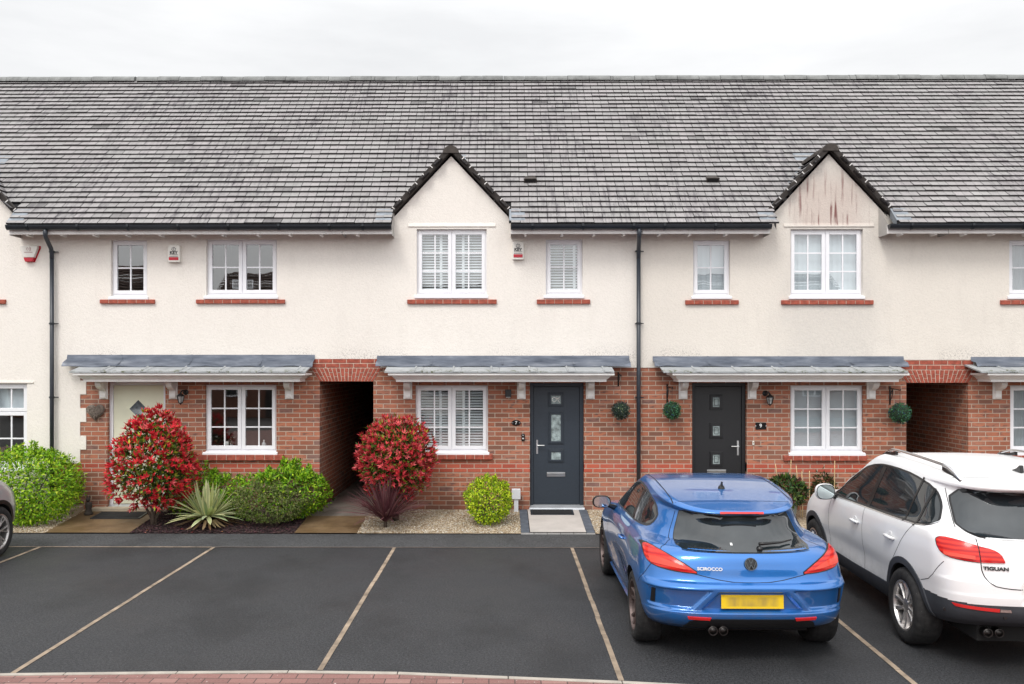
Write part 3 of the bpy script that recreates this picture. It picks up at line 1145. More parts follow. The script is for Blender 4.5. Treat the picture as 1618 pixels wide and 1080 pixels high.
def canopy(house, flash, ytop, tile, fascia, brackets):
    zt = FZ(ytop)
    D = 0.40
    fx0, fx1 = FX(fascia[0], -D), FX(fascia[1], -D)
    c = MB()
    prof = [(0.0, 2.300), (0.0, 2.338), (0.014, 2.342), (0.020, 2.352), (0.034, 2.362), (0.052, 2.385), (0.062, 2.392), (0.062, 2.400), (0.115, 2.408), (0.115, 2.440), (0.0, 2.446)]
    fx0 += 0.14
    fx1 -= 0.14

    def loop(o, z):
        return [(fx0 - o, 0.0, z), (fx0 - o, -D - o, z), (fx1 + o, -D - o, z), (fx1 + o, 0.0, z)]
    rings = [loop(o, z) for o, z in prof]
    vs = [p for r in rings for p in r]
    fs = [tuple(range(4))]
    for i in range(len(rings) - 1):
        for k in range(3):
            fs.append((i * 4 + k, i * 4 + k + 1, (i + 1) * 4 + k + 1, (i + 1) * 4 + k))
    n = len(vs)
    fs.append((n - 4, n - 3, n - 2, n - 1))
    c.add(vs, fs)
    can = c.build('canopy', M['white_trim'], house)
    # shallow pitched covering with raised joint rolls
    tx0, tx1 = FX(tile[0], -0.45), FX(tile[1], -0.45)
    t = MB()
    y0, z0, y1, z1 = -0.535, 2.446, -0.02, 2.560
    k = max(1, round((tx1 - tx0) / 0.618))
    for i in range(k):
        a, b = tx0 + (tx1 - tx0) * i / k, tx0 + (tx1 - tx0) * (i + 1) / k
        j = random.uniform(0, 0.006)
        t.prism([(y0 + j, z0), (y1, z1), (y1, z1 + 0.022), (y0 + j, z0 + 0.024)], 'x', a + 0.002, b - 0.002)
        if i < k:
            xr = b - 0.13 if i < k - 1 else b - 0.16
            t.tube([(xr, y0 + 0.012, z0 + 0.026), (xr, y1, z1 + 0.024)], [0.014, 0.024], 10)
            t.prism([(y0 - 0.004, z0 + 0.012), (y1, z1 + 0.018), (y1, z1 + 0.027), (y0 - 0.004, z0 + 0.027)], 'x', xr, xr + 0.10)
    t.build('canopy_roof', M['canopy_tile'], can)
    # dressed lead apron
    l0, l1 = FX(flash[0]), FX(flash[1])
    la = MB()
    n = 40
    rg = np.random.default_rng(int(flash[0]) + 1)
    rows_ = []
    for i in range(n + 1):
        x = l0 + (l1 - l0) * i / n
        e = 0.008 * math.sin(i * 0.9) + rg.uniform(-0.005, 0.005)
        endk = min(i, n - i)
        dz = 0.0 if endk > 0 else 0.02
        rows_.append([(x, -0.0155, zt), (x, -0.03, zt - 0.09 + dz), (x, -0.17 + e, 2.580 + dz * 2 + e * 0.3), (x, -0.215 + e, 2.560 + e), (x, -0.215 + e, 2.548 + e)])
    vs = [p for r in rows_ for p in r]
    m_ = 5
    fs = [(i * m_ + k, (i + 1) * m_ + k, (i + 1) * m_ + k + 1, i * m_ + k + 1) for i in range(n) for k in range(m_ - 1)]
    la.add(vs, fs)
    for s in np.arange(l0 + 0.9, l1 - 0.4, 1.18):
        la.add([(s, -0.02, zt + 0.003), (s + 0.03, -0.02, zt + 0.003), (s + 0.03, -0.037, zt - 0.09), (s, -0.037, zt - 0.09), (s + 0.03, -0.20, 2.585), (s, -0.20, 2.585)],
               [(0, 1, 2, 3), (3, 2, 4, 5)])
    la.build('lead_flashing', M['lead'], can, smooth=False)
    for p in brackets:
        xc = FX(p, -0.15)
        b = MB()
        sp = [(-0.0, 2.015), (-0.045, 2.015), (-0.055, 2.05), (-0.05, 2.10), (-0.062, 2.14), (-0.10, 2.165), (-0.155, 2.18), (-0.20, 2.205), (-0.232, 2.24), (-0.238, 2.29), (-0.0, 2.29)]
        b.prism(sp, 'x', xc - 0.05, xc + 0.05)
        b.prism([(-0.0, 2.005), (-0.028, 2.005), (-0.028, 2.293), (0.0, 2.293)], 'x', xc - 0.072, xc + 0.072)
        b.build('bracket', M['white_trim'], can, bevel=0.006)
    return can


def dormer(house, apex, side_l, side_r, win_drip, wm='render'):
    xa = FX(apex[0])
    zp = FZ(apex[1]) - 0.10          # render peak
    xl, xr = FX(side_l), FX(side_r)
    ze = 5.04
    zr = FZ(apex[1]) - 0.02          # top of slope at ridge
    hw = (xr - xl) / 2
    k = 1.06
    low = hw + 0.055
    zl = zr - k * low
    th = math.atan(k)
    g = MB()
    for sgn in (-1, 1):
        U, V = Vector((0, 1, 0)), Vector((-sgn * math.cos(th), 0, math.sin(th)))
        O = Vector((xa + sgn * low, -0.035, zl))
        L = low / math.cos(th)
        nrow = int(L / GAUGE) + 1

        def cull(m_):
            return m_.z < roof_z(m_.y) - 0.015 or (m_.x - xa) * sgn < 0.02
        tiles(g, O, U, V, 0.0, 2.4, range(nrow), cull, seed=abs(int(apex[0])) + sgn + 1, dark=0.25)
        # boarding under the tiles
        pts = []
        zlo = zl - 0.012
        yv0, yv1 = (zlo - EAVE_Z) / TAN + EAVE_Y, (zr - EAVE_Z) / TAN + EAVE_Y
        g.add([(xa + sgn * low, -0.08, zlo), (xa, -0.08, zr - 0.012), (xa, yv1, zr - 0.012), (xa + sgn * low, max(yv0, -0.08), zlo)], [(0, 1, 2, 3)], (0.03, 0.03, 0.03))
    d_ = g.build('dormer_roof', M['tile'], house)
    # dark verge strips with white clips
    v = MB()
    clips = []
    for sgn in (-1, 1):
        c, s = math.cos(th), math.sin(th)
        p0, p1 = Vector((xa + sgn * (low + 0.015), 0, zl - 0.02)), Vector((xa + sgn * 0.02, 0, zr - 0.005))
        nrm = Vector((-sgn * s, 0, -c))
        q = [p0 + nrm * (-0.060), p1 + nrm * (-0.060), p1 + nrm * 0.026, p0 + nrm * 0.026]
        v.prism([(p.x, p.z) for p in q], 'y', -0.105, -0.030)
        v.prism([(p.x, p.z) for p in (p0 + nrm * (-0.01), p1 + nrm * (-0.01), p1 + nrm * 0.035, p0 + nrm * 0.035)], 'y', -0.031, 0.02)
        v.lathe([(0.0, -0.115), (0.05, -0.115), (0.05, 0.0), (0.0, 0.0)], (p0.x, 0, p0.z + 0.012), 'y', 12)
        Ls = (p1 - p0).length
        for i in range(7):
            e = p0 + (p1 - p0) * ((0.13 + 0.155 * i) / Ls * 1.0) if False else p0 + (p1 - p0) * (0.10 + 0.125 * i)
            a, b = e - nrm * 0.064, e - nrm * 0.008
            w2 = (p1 - p0).normalized() * 0.007
            cl = MB()
            cl.prism([((a - w2).x, (a - w2).z), ((a + w2).x, (a + w2).z), ((b + w2).x, (b + w2).z), ((b - w2).x, (b - w2).z)], 'y', -0.110, -0.1)
            clips.append(cl)
    vo = v.build('verge', M['verge'], d_, bevel=0.006)
    for cl in clips:
        cl.build('verge_clip', M['white_trim'], d_)
    # ridge with rounded end tile
    r = MB()
    yv = (zr + 0.06 - EAVE_Z) / TAN + EAVE_Y
    y = -0.12
    while y < yv:
        e = min(y + 0.44, yv + 0.1)
        n = 12
        vs, fs = [], []
        for yy, rr in ((y, 0.135), (e - 0.004, 0.128)):
            for q in range(n + 1):
                a = math.pi * q / n
                vs.append((xa + rr * math.cos(a) * 1.0, yy, zr - 0.055 + rr * math.sin(a) * 0.92))
        for q in range(n):
            fs.append((q, q + 1, n + 1 + q + 1, n + 1 + q))
        fs.append(tuple(range(n + 1)))
        r.add(vs, fs)
        y += 0.44
    r.build('ridge_tile', M['dark_ridge'], d_)
    # lead valleys and the lead soakers beside the dormer feet
    lv = MB()
    for sgn in (-1, 1):
        yv0, yv1 = (zl - EAVE_Z) / TAN + EAVE_Y, (zr - EAVE_Z) / TAN + EAVE_Y
        lv.tube([(xa + sgn * (low + 0.015), max(yv0, -0.1), zl + 0.035), (xa + sgn * 0.03, yv1 + 0.03, zr + 0.05)], 0.018, 6)
        x0 = xa + sgn * (hw + 0.005)
        x1 = xa + sgn * (hw + 0.26)
        a, b = EAVE_Y + 0.01, EAVE_Y + 0.26
        dz = 0.038
        lv.quad((x0, a, roof_z(a) + dz), (x1, a, roof_z(a) + dz), (x1, b, roof_z(b) + dz), (x0, b, roof_z(b) + dz))
        lv.quad((x0, a, roof_z(a) + dz), (x0, b, roof_z(b) + dz), (x0, b, roof_z(b) - 0.12), (x0, a, roof_z(a) - 0.12))
    lv.quad((xa - 0.2, yv1 - 0.02, zr + 0.035), (xa + 0.2, yv1 - 0.02, zr + 0.035), (xa + 0.2, yv1 + 0.2, roof_z(yv1 + 0.2) + 0.04), (xa - 0.2, yv1 + 0.2, roof_z(yv1 + 0.2) + 0.04))
    lv.build('lead_valley', M['lead_light'], d_)
    if win_drip:
        dr = MB()
        xa_, zz = F(win_drip[0], win_drip[2])
        xb_ = FX(win_drip[1])
        dr.prism([(-0.012, zz + 0.05), (-0.028, zz - 0.004), (-0.028, zz - 0.016), (0.0, zz - 0.016), (0.0, zz + 0.05)], 'x', xa_, xb_)
        dr.build('window_head', M[wm], house)
    return xl, xr, xa, zp, ze


def gutter_run(house, x0, x1):
    if x1 - x0 < 0.05:
        return
    n = 10
    mb = MB()
    cy, cz, rad = -0.415, 4.853, 0.062
    vs, fs = [], []
    for x in (x0, x1):
        for q in range(n + 1):
            a = math.pi + math.pi * q / n
            vs.append((x, cy + rad * math.cos(a), cz + rad * math.sin(a) * 1.3))
        for q in range(n, -1, -1):
            a = math.pi + math.pi * q / n
            vs.append((x, cy + (rad - 0.006) * math.cos(a), cz + (rad - 0.006) * math.sin(a) * 1.3))
    m_ = 2 * n + 2
    for q in range(m_):
        fs.append((q, (q + 1) % m_, m_ + (q + 1) % m_, m_ + q))
    fs.append(tuple(range(n + 1)))
    fs.append(tuple(range(m_, m_ + n + 1)))
    mb.add(vs, fs)
    x = x0 + 0.35
    while x < x1 - 0.1:
        mb.prism([(cy - rad - 0.008, cz + 0.008), (cy - rad - 0.008, cz - 0.03), (cy - rad * 0.5, cz - 0.082), (cy, cz - 0.09), (cy, cz - 0.07), (cy - rad + 0.004, cz - 0.02), (cy - rad + 0.004, cz + 0.008)], 'x', x - 0.018, x + 0.018)
        x += 0.82
    gt = mb.build('gutter', M['black_plastic'], house)
    f = MB()
    f.box(x0 + 0.004, x1 - 0.004, -0.365, -0.330, 4.712, 4.86)
    f.build('fascia', M['white_trim'], house)
    s = MB()
    s.quad((x0 + 0.004, -0.33, 4.735), (x1 - 0.004, -0.33, 4.735), (x1 - 0.004, YR, 4.80), (x0 + 0.004, YR, 4.80))
    for xx in (x0 + 0.005, x1 - 0.005):
        s.add([(xx, -0.35, 4.70), (xx, YR, 4.70), (xx, YR, 5.2), (xx, -0.35, 4.88)], [(0, 1, 2, 3)])
    s.build('soffit', M['soffit'], house, fix=False)
    x = x0 + 0.25
    while x < x1 - 0.1:
        j = random.uniform(-0.05, 0.05)
        rf = MB()
        rf.box(x - 0.018 + j, x + 0.018 + j, -0.335, -0.16, 4.692, 4.735)
        rf.build('rafter_foot', M['white_trim'], house)
        x += 0.545


def downpipe(house, px_top, px, py_end):
    x = FX(px, -0.09)
    xt = FX(px_top, -0.4)
    mb = MB()
    ztop = FZ(397, -0.09)
    mb.tube([(xt, -0.41, 4.80), (xt, -0.41, 4.70), (xt + (x - xt) * 0.15, -0.37, 4.655), (x - (x - xt) * 0.1, -0.13, ztop + 0.05), (x, -0.09, ztop - 0.02), (x, -0.09, ztop - 0.12)], 0.036, 12)
    mb.tube([(x, -0.09, ztop - 0.05), (x, -0.09, 0.16)], 0.034, 14)
    p = mb.build('downpipe', M['downpipe'], house, smooth=True)
    for py in (397, 511, 628):
        z = FZ(py, -0.09)
        c = MB()
        c.lathe([(0.036, -0.016), (0.041, -0.016), (0.041, 0.016), (0.036, 0.016)], (x, -0.09, z), 'z', 14)
        c.box(x - 0.015, x + 0.09, -0.058, -0.045, z - 0.008, z + 0.008)
        c.box(x - 0.05, x - 0.03, -0.095, -0.0, z - 0.008, z + 0.008)
        c.build('pipe_clip', M['black_plastic'], p)


def handle(door, x, z0, z1, dirn, y):
    h = MB()
    h.box(x - 0.015, x + 0.015, y - 0.010, y, z0, z1)
    h.lathe([(0.012, -0.05), (0.012, 0.0)], (x, y - 0.01, z0 + (z1 - z0) * 0.62), 'y', 10)
    zz = z0 + (z1 - z0) * 0.62
    h.tube([(x, y - 0.055, zz), (x + dirn * 0.03, y - 0.058, zz), (x + dirn * 0.12, y - 0.052, zz)], 0.009, 8)
    h.build('handle', M['steel'], door, smooth=False)


def flat_arch(house, xl, xr, z0, z1, ztop):
    """red gauged arch over a passage: slanted bricks with a red course above"""
    w_top = 0.145
    mo = MB()
    mo.prism([(xl - 0.005, z0 + 0.004), (xr + 0.005, z0 + 0.004), (xr + w_top, z1), (xr + w_top + 0.02, ztop), (xl - w_top - 0.02, ztop), (xl - w_top, z1)], 'y', -0.003, 0.12)
    o = mo.build('brick_arch', M['mortar'], house)
    n = 17
    b = MB()
    for i in range(n):
        def X(t, u):
            lo, hi = xl + (xr - xl) * t, xl - w_top + (xr - xl + 2 * w_top) * t
            return lo + (hi - lo) * u
        t0, t1 = (i + 0.11) / n, (i + 0.89) / n
        cut = 0.36 if i % 2 else 0.66
        for ua, ub in ((0.0, cut - 0.025), (cut + 0.025, 0.975)):
            za, zb = z0 + (z1 - z0) * ua, z0 + (z1 - z0) * ub
            b.prism([(X(t0, ua), za), (X(t1, ua), za), (X(t1, ub), zb), (X(t0, ub), zb)], 'y', -0.010 - random.uniform(0, 0.003), 0.11)
    zc = z1
    row = 0
    ch = (ztop - z1) / 2
    while row < 2:
        xx = xl - w_top + 0.02 - (0.117 if row else 0.0)
        while xx < xr + w_top - 0.01:
            e = min(xx + BW - 0.014, xr + w_top + 0.012)
            a = max(xx, xl - w_top - 0.012)
            b.box(a, e, -0.009 - random.uniform(0, 0.002), 0.1, zc + 0.008, zc + ch - 0.007)
            xx += BW
        zc += ch
        row += 1
    b.build('arch_brick', M['sill_brick'], o, bevel=0.002)
    return o


def passage(house, xl, xr, z1):
    mb = MB()
    zb = 0.0
    for x in (xl, xr):
        mb.quad((x, 0.0, zb), (x, 7.0, zb), (x, 7.0, z1 + 0.2), (x, 0.0, z1 + 0.2))
    mb.build('passage_wall', M['brick'], house, fix=False)
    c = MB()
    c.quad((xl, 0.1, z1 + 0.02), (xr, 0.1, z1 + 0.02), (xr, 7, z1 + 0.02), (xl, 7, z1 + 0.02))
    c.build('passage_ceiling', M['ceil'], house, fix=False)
    gt = MB()
    k = 7
    for i in range(k):
        a, b = xl + (xr - xl) * i / k, xl + (xr - xl) * (i + 1) / k
        gt.box(a + 0.003, b - 0.003, 6.2, 6.23, 0.17, 1.95)
    gt.box(xl, xr, 6.23, 6.27, 0.4, 0.5)
    gt.box(xl, xr, 6.23, 6.27, 1.6, 1.7)
    gt.box(xl, xr, 6.26, 6.30, 1.95, z1 + 0.02)
    gt.build('gate', M['timber_gate'], house)


def door_unit(house, px, leaf_mat, frame_mat, hinge, kind):
    """px = frame left, right, top, bottom in the photograph; the leaf is set back inside the frame"""
    y = 0.075
    x0, z1 = F(px[0], px[2], y)
    x1, z0 = F(px[1], px[3], y)
    z0 = BASE_Z + 0.06
    fw = 0.062
    fr = MB()
    fr.box(x0, x0 + fw, y, y + 0.07, z0 - 0.06, z1)
    fr.box(x1 - fw, x1, y, y + 0.07, z0 - 0.06, z1)
    fr.box(x0 + fw, x1 - fw, y, y + 0.07, z1 - fw, z1)
    d_ = fr.build('door', M[frame_mat], house, bevel=0.004)
    a, b, c, e = x0 + fw + 0.003, x1 - fw - 0.003, z0 + 0.025, z1 - fw - 0.003
    lf = MB()
    yl = y + 0.018
    lf.box(a, b, yl, yl + 0.045, c, e)
    lf.build('leaf', M[leaf_mat], d_, bevel=0.004)
    th = MB()
    th.prism([(-0.03, z0 - 0.058), (y + 0.07, z0 - 0.058), (y + 0.07, z0 + 0.018), (y + 0.016, z0 + 0.018), (-0.02, z0 - 0.02)], 'x', x0 - 0.01, x1 + 0.01)
    th.build('threshold', M['alu'], d_, bevel=0.003)
    return d_, (a, b, c, e), yl, (x0 - 0.0, x1 + 0.0, BASE_Z - 0.3, z1)


def door_lights(d_, rects, leaf_mat, yl, strips=False):
    for (pa, pb, ta, tb) in rects:
        fr, gl, st = MB(), MB(), MB()
        was = strips
        xa, za = F(pa, ta, yl)
        xb, zb = F(pb, tb, yl)
        zl, zh = min(za, zb), max(za, zb)
        sash_ring(fr, xa - 0.052, xb + 0.052, zl - 0.052, zh + 0.052, 0.018, yl - 0.012, yl + 0.002)
        sash_ring(fr, xa - 0.034, xb + 0.034, zl - 0.034, zh + 0.034, 0.034, yl - 0.022, yl + 0.002)
        gl.box(xa, xb, yl - 0.008, yl - 0.002, zl, zh)
        if strips == 'frame':
            sash_ring(st, xa + 0.022, xb - 0.022, zl + 0.022, zh - 0.022, 0.010, yl - 0.012, yl - 0.007)
        elif strips == 'curl':
            st.tube([(xa + 0.01, yl - 0.011, zh - 0.05), (xa + 0.05, yl - 0.011, zh - 0.03), (xb - 0.02, yl - 0.011, zh - 0.06)], 0.006, 6)
            st.tube([(xa + 0.05 + 0.035 * math.cos(t), yl - 0.011, zl + 0.07 + 0.035 * math.sin(t)) for t in np.linspace(0, 6.28, 14)], 0.005, 6)
            st.tube([(xb - 0.01, yl - 0.011, zh - 0.02), (xb - 0.06, yl - 0.011, zl + 0.09), (xb - 0.02, yl - 0.011, zl + 0.02)], 0.006, 6)
            strips = 'none'
        fr.build('glazing_frame', M[leaf_mat], d_, bevel=0.005)
        gl.build('door_pane', M['frosted'], d_)
        if st.v:
            st.build('glazing_lead', M['lead_strip'] if was == 'frame' else M['white_trim'], d_)


def letterplate(d_, pa, pb, ta, tb, yl, m='steel'):
    xa, za = F(pa, ta, yl)
    xb, zb = F(pb, tb, yl)
    mb = MB()
    mb.box(xa, xb, yl - 0.012, yl, zb, za)
    mb.prism([(yl - 0.012, za - 0.012), (yl - 0.03, za - 0.022), (yl - 0.012, za - 0.035)], 'x', xa + 0.004, xb - 0.004)
    mb.build('letter_plate', M[m], d_, bevel=0.003)


def shell(house, i, wm, rects, holes, brick_rects, brick_holes, bandx, extra=None):
    facade('render_wall', rects, holes, YR, 0.14, M[wm], house, extra)
    if brick_rects:
        facade('brick_wall', brick_rects, brick_holes, YB, 0.14, M['brick'], house)
        if bandx:
            for a, b in bandx:                # one piece on each side of the doorway
                dd = [h_ for h_ in brick_holes if h_[2] < BAND0 and a < h_[0] < b]
                ends = [(a, dd[0][0]), (dd[0][1], b)] if dd else [(a, b)]
                for e0, e1 in ends:
                    facade('brick_band', [(e0, e1, BAND0, BAND1)], [], -0.003, 0.135, M['red_brick'], house)
    x0, x1 = HB[i], HB[i + 1]
    bk = MB()
    bk.quad((x0, 7.19, -0.1), (x1, 7.19, -0.1), (x1, 7.19, 5.2), (x0, 7.19, 5.2))
    if i == 0:
        bk.add([(x0, 0, -0.1), (x0, 7.19, -0.1), (x0, 7.19, 5.2), (x0, 3.416, 8.4), (x0, 0, 5.2)], [(0, 1, 2, 3, 4)])
    if i == 4:
        bk.add([(x1, 0, -0.1), (x1, 7.19, -0.1), (x1, 7.19, 5.2), (x1, 3.416, 8.4), (x1, 0, 5.2)], [(0, 1, 2, 3, 4)])
    bk.build('outer_wall', M[wm], house, fix=False)


def roof(house, i, dorm=None):
    x0, x1 = HB[i], HB[i + 1]
    dk = MB()
    segs = [(x0, x1)]
    if dorm:
        xl, xr = dorm[0] - 0.0, dorm[1] + 0.0
        segs = [(x0, xl), (xr, x1)]
    for a, b in segs:
        if b > a:
            dk.quad((a, EAVE_Y, EAVE_Z), (b, EAVE_Y, EAVE_Z), (b, 0.0, roof_z(0)), (a, 0.0, roof_z(0)))
    dk.quad((x0, 0, roof_z(0)), (x1, 0, roof_z(0)), (x1, RIDGE_Y, RIDGE_Z), (x0, RIDGE_Y, RIDGE_Z))
    dk.quad((x0, RIDGE_Y, RIDGE_Z), (x1, RIDGE_Y, RIDGE_Z), (x1, 7.2 + 0.36, roof_z(-0.36)), (x0, 7.2 + 0.36, roof_z(-0.36)))
    rf = dk.build('roof', M['deck'], house, fix=False)

    def cull(m_):
        if not dorm:
            return False
        xl, xr, xa = dorm
        hw = (xr - xl) / 2
        if xl - 0.01 < m_.x < xr + 0.01 and m_.y < 0.1:
            return True
        zr = dorm_zr
        return m_.z < zr - 1.06 * abs(m_.x - xa) - 0.12 and abs(m_.x - xa) < hw
    t = MB()
    L = (RIDGE_Y - EAVE_Y) / math.cos(TH)
    n = int(L / GAUGE)
    O = Vector((0, EAVE_Y - 0.03, EAVE_Z - 0.03 * TAN + 0.006))
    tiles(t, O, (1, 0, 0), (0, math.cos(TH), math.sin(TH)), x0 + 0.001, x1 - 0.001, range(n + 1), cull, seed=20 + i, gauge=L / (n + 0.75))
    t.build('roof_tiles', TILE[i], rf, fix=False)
    r = MB()
    x = x0
    rg = np.random.default_rng(i)
    while x < x1 - 0.05:
        e = min(x + 0.44, x1)
        j = rg.uniform(-0.006, 0.006)
        m_ = 10
        vs, fs = [], []
        for xx, rr in ((x, 0.125), (e - 0.008, 0.122)):
            for q in range(m_ + 1):
                a = math.pi * q / m_
                vs.append((xx, RIDGE_Y + rr * math.cos(a) * 1.1, RIDGE_Z - 0.035 + j + rr * math.sin(a)))
        for q in range(m_):
            fs.append((q, q + 1, m_ + 1 + q + 1, m_ + 1 + q))
        fs.append(tuple(range(m_ + 1)))
        fs.append(tuple(range(m_ + 1, 2 * m_ + 2)))
        r.add(vs, fs)
        x += 0.44
    r.build('ridge_tile', M['ridge'], rf, fix=False)


dorm_zr = 6.1
TILE = [M['tile']] * 5
TEETH = [(FX(127), FX(136.5), FZ(732.5) - 0.0 + 0.2315 * (2 * k + 0.0) * 1.0, FZ(732.5) + 0.2315 * (2 * k + 1)) for k in range(5)]


def house_thing(i, label):
    h = thing('terraced_house', label, 'house', ((HB[i] + HB[i + 1]) / 2, 0.0, 0.0), group='houses of the terrace')
    return h


def gable_extra(xl, xr, xa, ze, zp):
    def f(mb):
        n = 1
        mb.add([(xl, YR, ze), (xr, YR, ze), (xa, YR, zp)], [(0, 1, 2)])
    return f


ZE = 5.04
WT = 5.16

# ---- house 5: cream door, red-leaved shrub in front
H5 = house_thing(1, 'cream and brick terraced house with the cream diamond-glazed front door and no dormer')
# ---- house 7
H7 = house_thing(2, 'cream and brick terraced house numbered 7 with dark grey door and clean cream gable')
H9 = house_thing(3, 'cream and brick terraced house numbered 9 with black door and red streaked gable')
HL = house_thing(0, 'fully rendered cream house cut off by the left edge, with red and white alarm box')
HR = house_thing(4, 'terraced house cut off by the right edge, beyond the passage behind the white car')

M['render_b'] = M['render']
d7 = (FX(622), FX(804), FX(713))
d9 = (FX(1217), FX(1402), FX(1309))
dL = (FX(-155), FX(29), FX(-63))
M['render9'] = render_material('stained_cream_roughcast', (0.80, 0.745, 0.675), 0.35,
                               (d9[0] + 0.10, d9[1] - 0.12, FZ(357), FZ(252)), (d9[0] + 0.1, d9[1] - 0.0))

PL = (FX(505), FX(590))
PR = (FX(1432), FX(1530))
PTOP = 2.300

# house 5
w5 = [window(H5, (178, 235, 380, 467), 1, 2), window(H5, (328, 439, 379, 466), 2, 2), window(H5, (326, 438, 608, 712), 2, 3)]
dr5, leaf5, yl5, dh5 = door_unit(H5, (173, 264, 603, 803), 'cream_door', 'white_pvc', 'r', '5')
hl = [w5[0], w5[1]]
lowB = [(HB[1], FX(137), REN_B - 0.0, WT), (HB[1], HB[2], REN_B, WT), (HB[1], FX(136.5), FZ(732.5), REN_B)]
holes5 = [h for h in w5] + [dh5] + [(t[0], t[1], t[2], min(t[3], REN_B)) for t in TEETH if t[2] < REN_B] + [(FX(488), HB[2] + 0.01, 2.0, 2.676)]
shell(H5, 1, 'render', [(HB[1], HB[2], REN_B, WT), (HB[1], FX(136.5), FZ(732.5), REN_B)], holes5,
      [(HB[1], PL[0], -0.1, 2.7), (PL[0], HB[2], PTOP, 2.7)], [w5[2], dh5],
      [(HB[1], PL[0])])
brick_sill(H5, 157, 244, 473.5, 479.5)
brick_sill(H5, 309, 450, 473.5, 479.5)
brick_sill(H5, 312, 448, 719, 727.5)
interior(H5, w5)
canopy(H5, (107, 498), 560.5, (113, 485), (118, 487), (158, 269, 454))
flat_arch(H5, PL[0], PL[1], PTOP, FZ(581.5), 2.68)
passage(H5, PL[0], PL[1], PTOP)
roof(H5, 1)
gutter_run(H5, FX(12, -0.4), FX(540, -0.4) + 0.0)
downpipe(H5, 72, 82, 712)
# diamond light in the cream door
xa, za = F(219, 646, yl5)
q = MB()
for rr, y_ in ((0.205, yl5 - 0.010),):
    q.prism([(xa - rr, za), (xa, za - rr), (xa + rr, za), (xa, za + rr)], 'y', y_, yl5 + 0.001)
qf = q.build('glazing_frame', M['cream_door'], dr5, bevel=0.005)
q = MB()
q.prism([(xa - 0.15, za), (xa, za - 0.15), (xa + 0.15, za), (xa, za + 0.15)], 'y', yl5 - 0.014, yl5 - 0.002)
q.build('door_pane', mat('clear_dark_door_glass', (0.08, 0.10, 0.115), 0.06, var=0.5, vscale=14, spec=1.0), dr5)
handle(dr5, leaf5[1] - 0.07, 1.05, 1.30, -1, yl5)

# house 7
w7 = [window(H7, (659, 769, 363, 465), 2, 3, 'shutter'), window(H7, (862, 920, 379, 465), 1, 2, 'shutter'), window(H7, (657, 771, 609, 712), 2, 3, 'shutter')]
dr7, leaf7, yl7, dh7 = door_unit(H7, (837, 922, 605, 803), 'anthracite', 'anthracite', 'l', '7')
shell(H7, 2, 'render', [(HB[2], HB[3], REN_B, WT), (d7[0], d7[1], WT - 0.3, ZE)] if False else [(HB[2], d7[0], REN_B, WT), (d7[1], HB[3], REN_B, WT), (d7[0], d7[1], REN_B, ZE)],
      w7 + [dh7, (HB[2] - 0.01, FX(601), 2.0, 2.676)],
      [(PL[1], HB[3], -0.1, 2.7), (HB[2], PL[1], PTOP, 2.7)], [w7[2], dh7], [(PL[1], HB[3])],
      gable_extra(d7[0], d7[1], d7[2], ZE, FZ(247)))
brick_sill(H7, 643, 785, 473.5, 480)
brick_sill(H7, 848, 933, 473.5, 480)
brick_sill(H7, 648, 779, 719, 726)
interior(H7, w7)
canopy(H7, (596, 994), 562, (608, 970), (612, 972), (643, 824, 934))
dormer(H7, (713, 237), 622, 804, (645, 783, 357))
dorm_zr = FZ(237) - 0.02
roof(H7, 2, d7)
gutter_run(H7, HB[2], FX(619, -0.4))
gutter_run(H7, FX(807, -0.4), HB[3])
door_lights(dr7, [(871, 886, 625, 638), (871, 886, 655, 697), (871, 886, 714, 726)], 'anthracite', yl7, 'curl')
letterplate(dr7, 864, 893, 746, 753, yl7)
handle(dr7, leaf7[0] + 0.06, FZ(717, yl7), FZ(695, yl7), 1, yl7)

# house 9
w9 = [window(H9, (1247, 1361, 363, 466), 2, 3, 'vertical'), window(H9, (1094, 1152, 380, 466), 1, 2, 'vertical'), window(H9, (1247, 1362, 609, 713), 2, 3, 'venetian')]
dr9, leaf9, yl9, dh9 = door_unit(H9, (1092, 1178, 605, 803), 'black_door', 'black_door', 'r', '9')
shell(H9, 3, 'render9', [(HB[3], d9[0], REN_B, WT), (d9[1], HB[4], REN_B, WT), (d9[0], d9[1], REN_B, ZE)],
      w9 + [dh9, (FX(1424), HB[4] + 0.01, 2.0, 2.66)],
      [(HB[3], PR[0], -0.1, 2.7), (PR[0], HB[4], PTOP - 0.02, 2.7)], [w9[2], dh9], [(HB[3], PR[0])],
      gable_extra(d9[0], d9[1], d9[2], ZE, FZ(245)))
brick_sill(H9, 1235, 1381, 474.5, 481)
brick_sill(H9, 1083, 1168, 474.5, 481)
brick_sill(H9, 1239, 1371, 720.5, 728)
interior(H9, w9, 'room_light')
canopy(H9, (1031, 1427), 563, (1047, 1432), (1058, 1434), (1082, 1192, 1382))
dormer(H9, (1309, 234.5), 1217, 1402, (1238, 1380, 357), 'render9')
dorm_zr = FZ(234.5) - 0.02
roof(H9, 3, d9)
gutter_run(H9, HB[3], FX(1218, -0.4))
gutter_run(H9, FX(1404, -0.4), HB[4])
downpipe(H9, 1010, 1009, 748)
flat_arch(H9, PR[0], PR[1], PTOP - 0.022, FZ(584.5), 2.655)
passage(H9, PR[0], PR[1], PTOP - 0.022)
door_lights(dr9, [(1126, 1137, 628, 643), (1126, 1137, 673, 688), (1126, 1137, 718, 733)], 'black_door', yl9, 'frame')
letterplate(dr9, 1117, 1147, 742, 748, yl9)
handle(dr9, leaf9[1] - 0.06, FZ(719, yl9), FZ(696, yl9), -1, yl9)

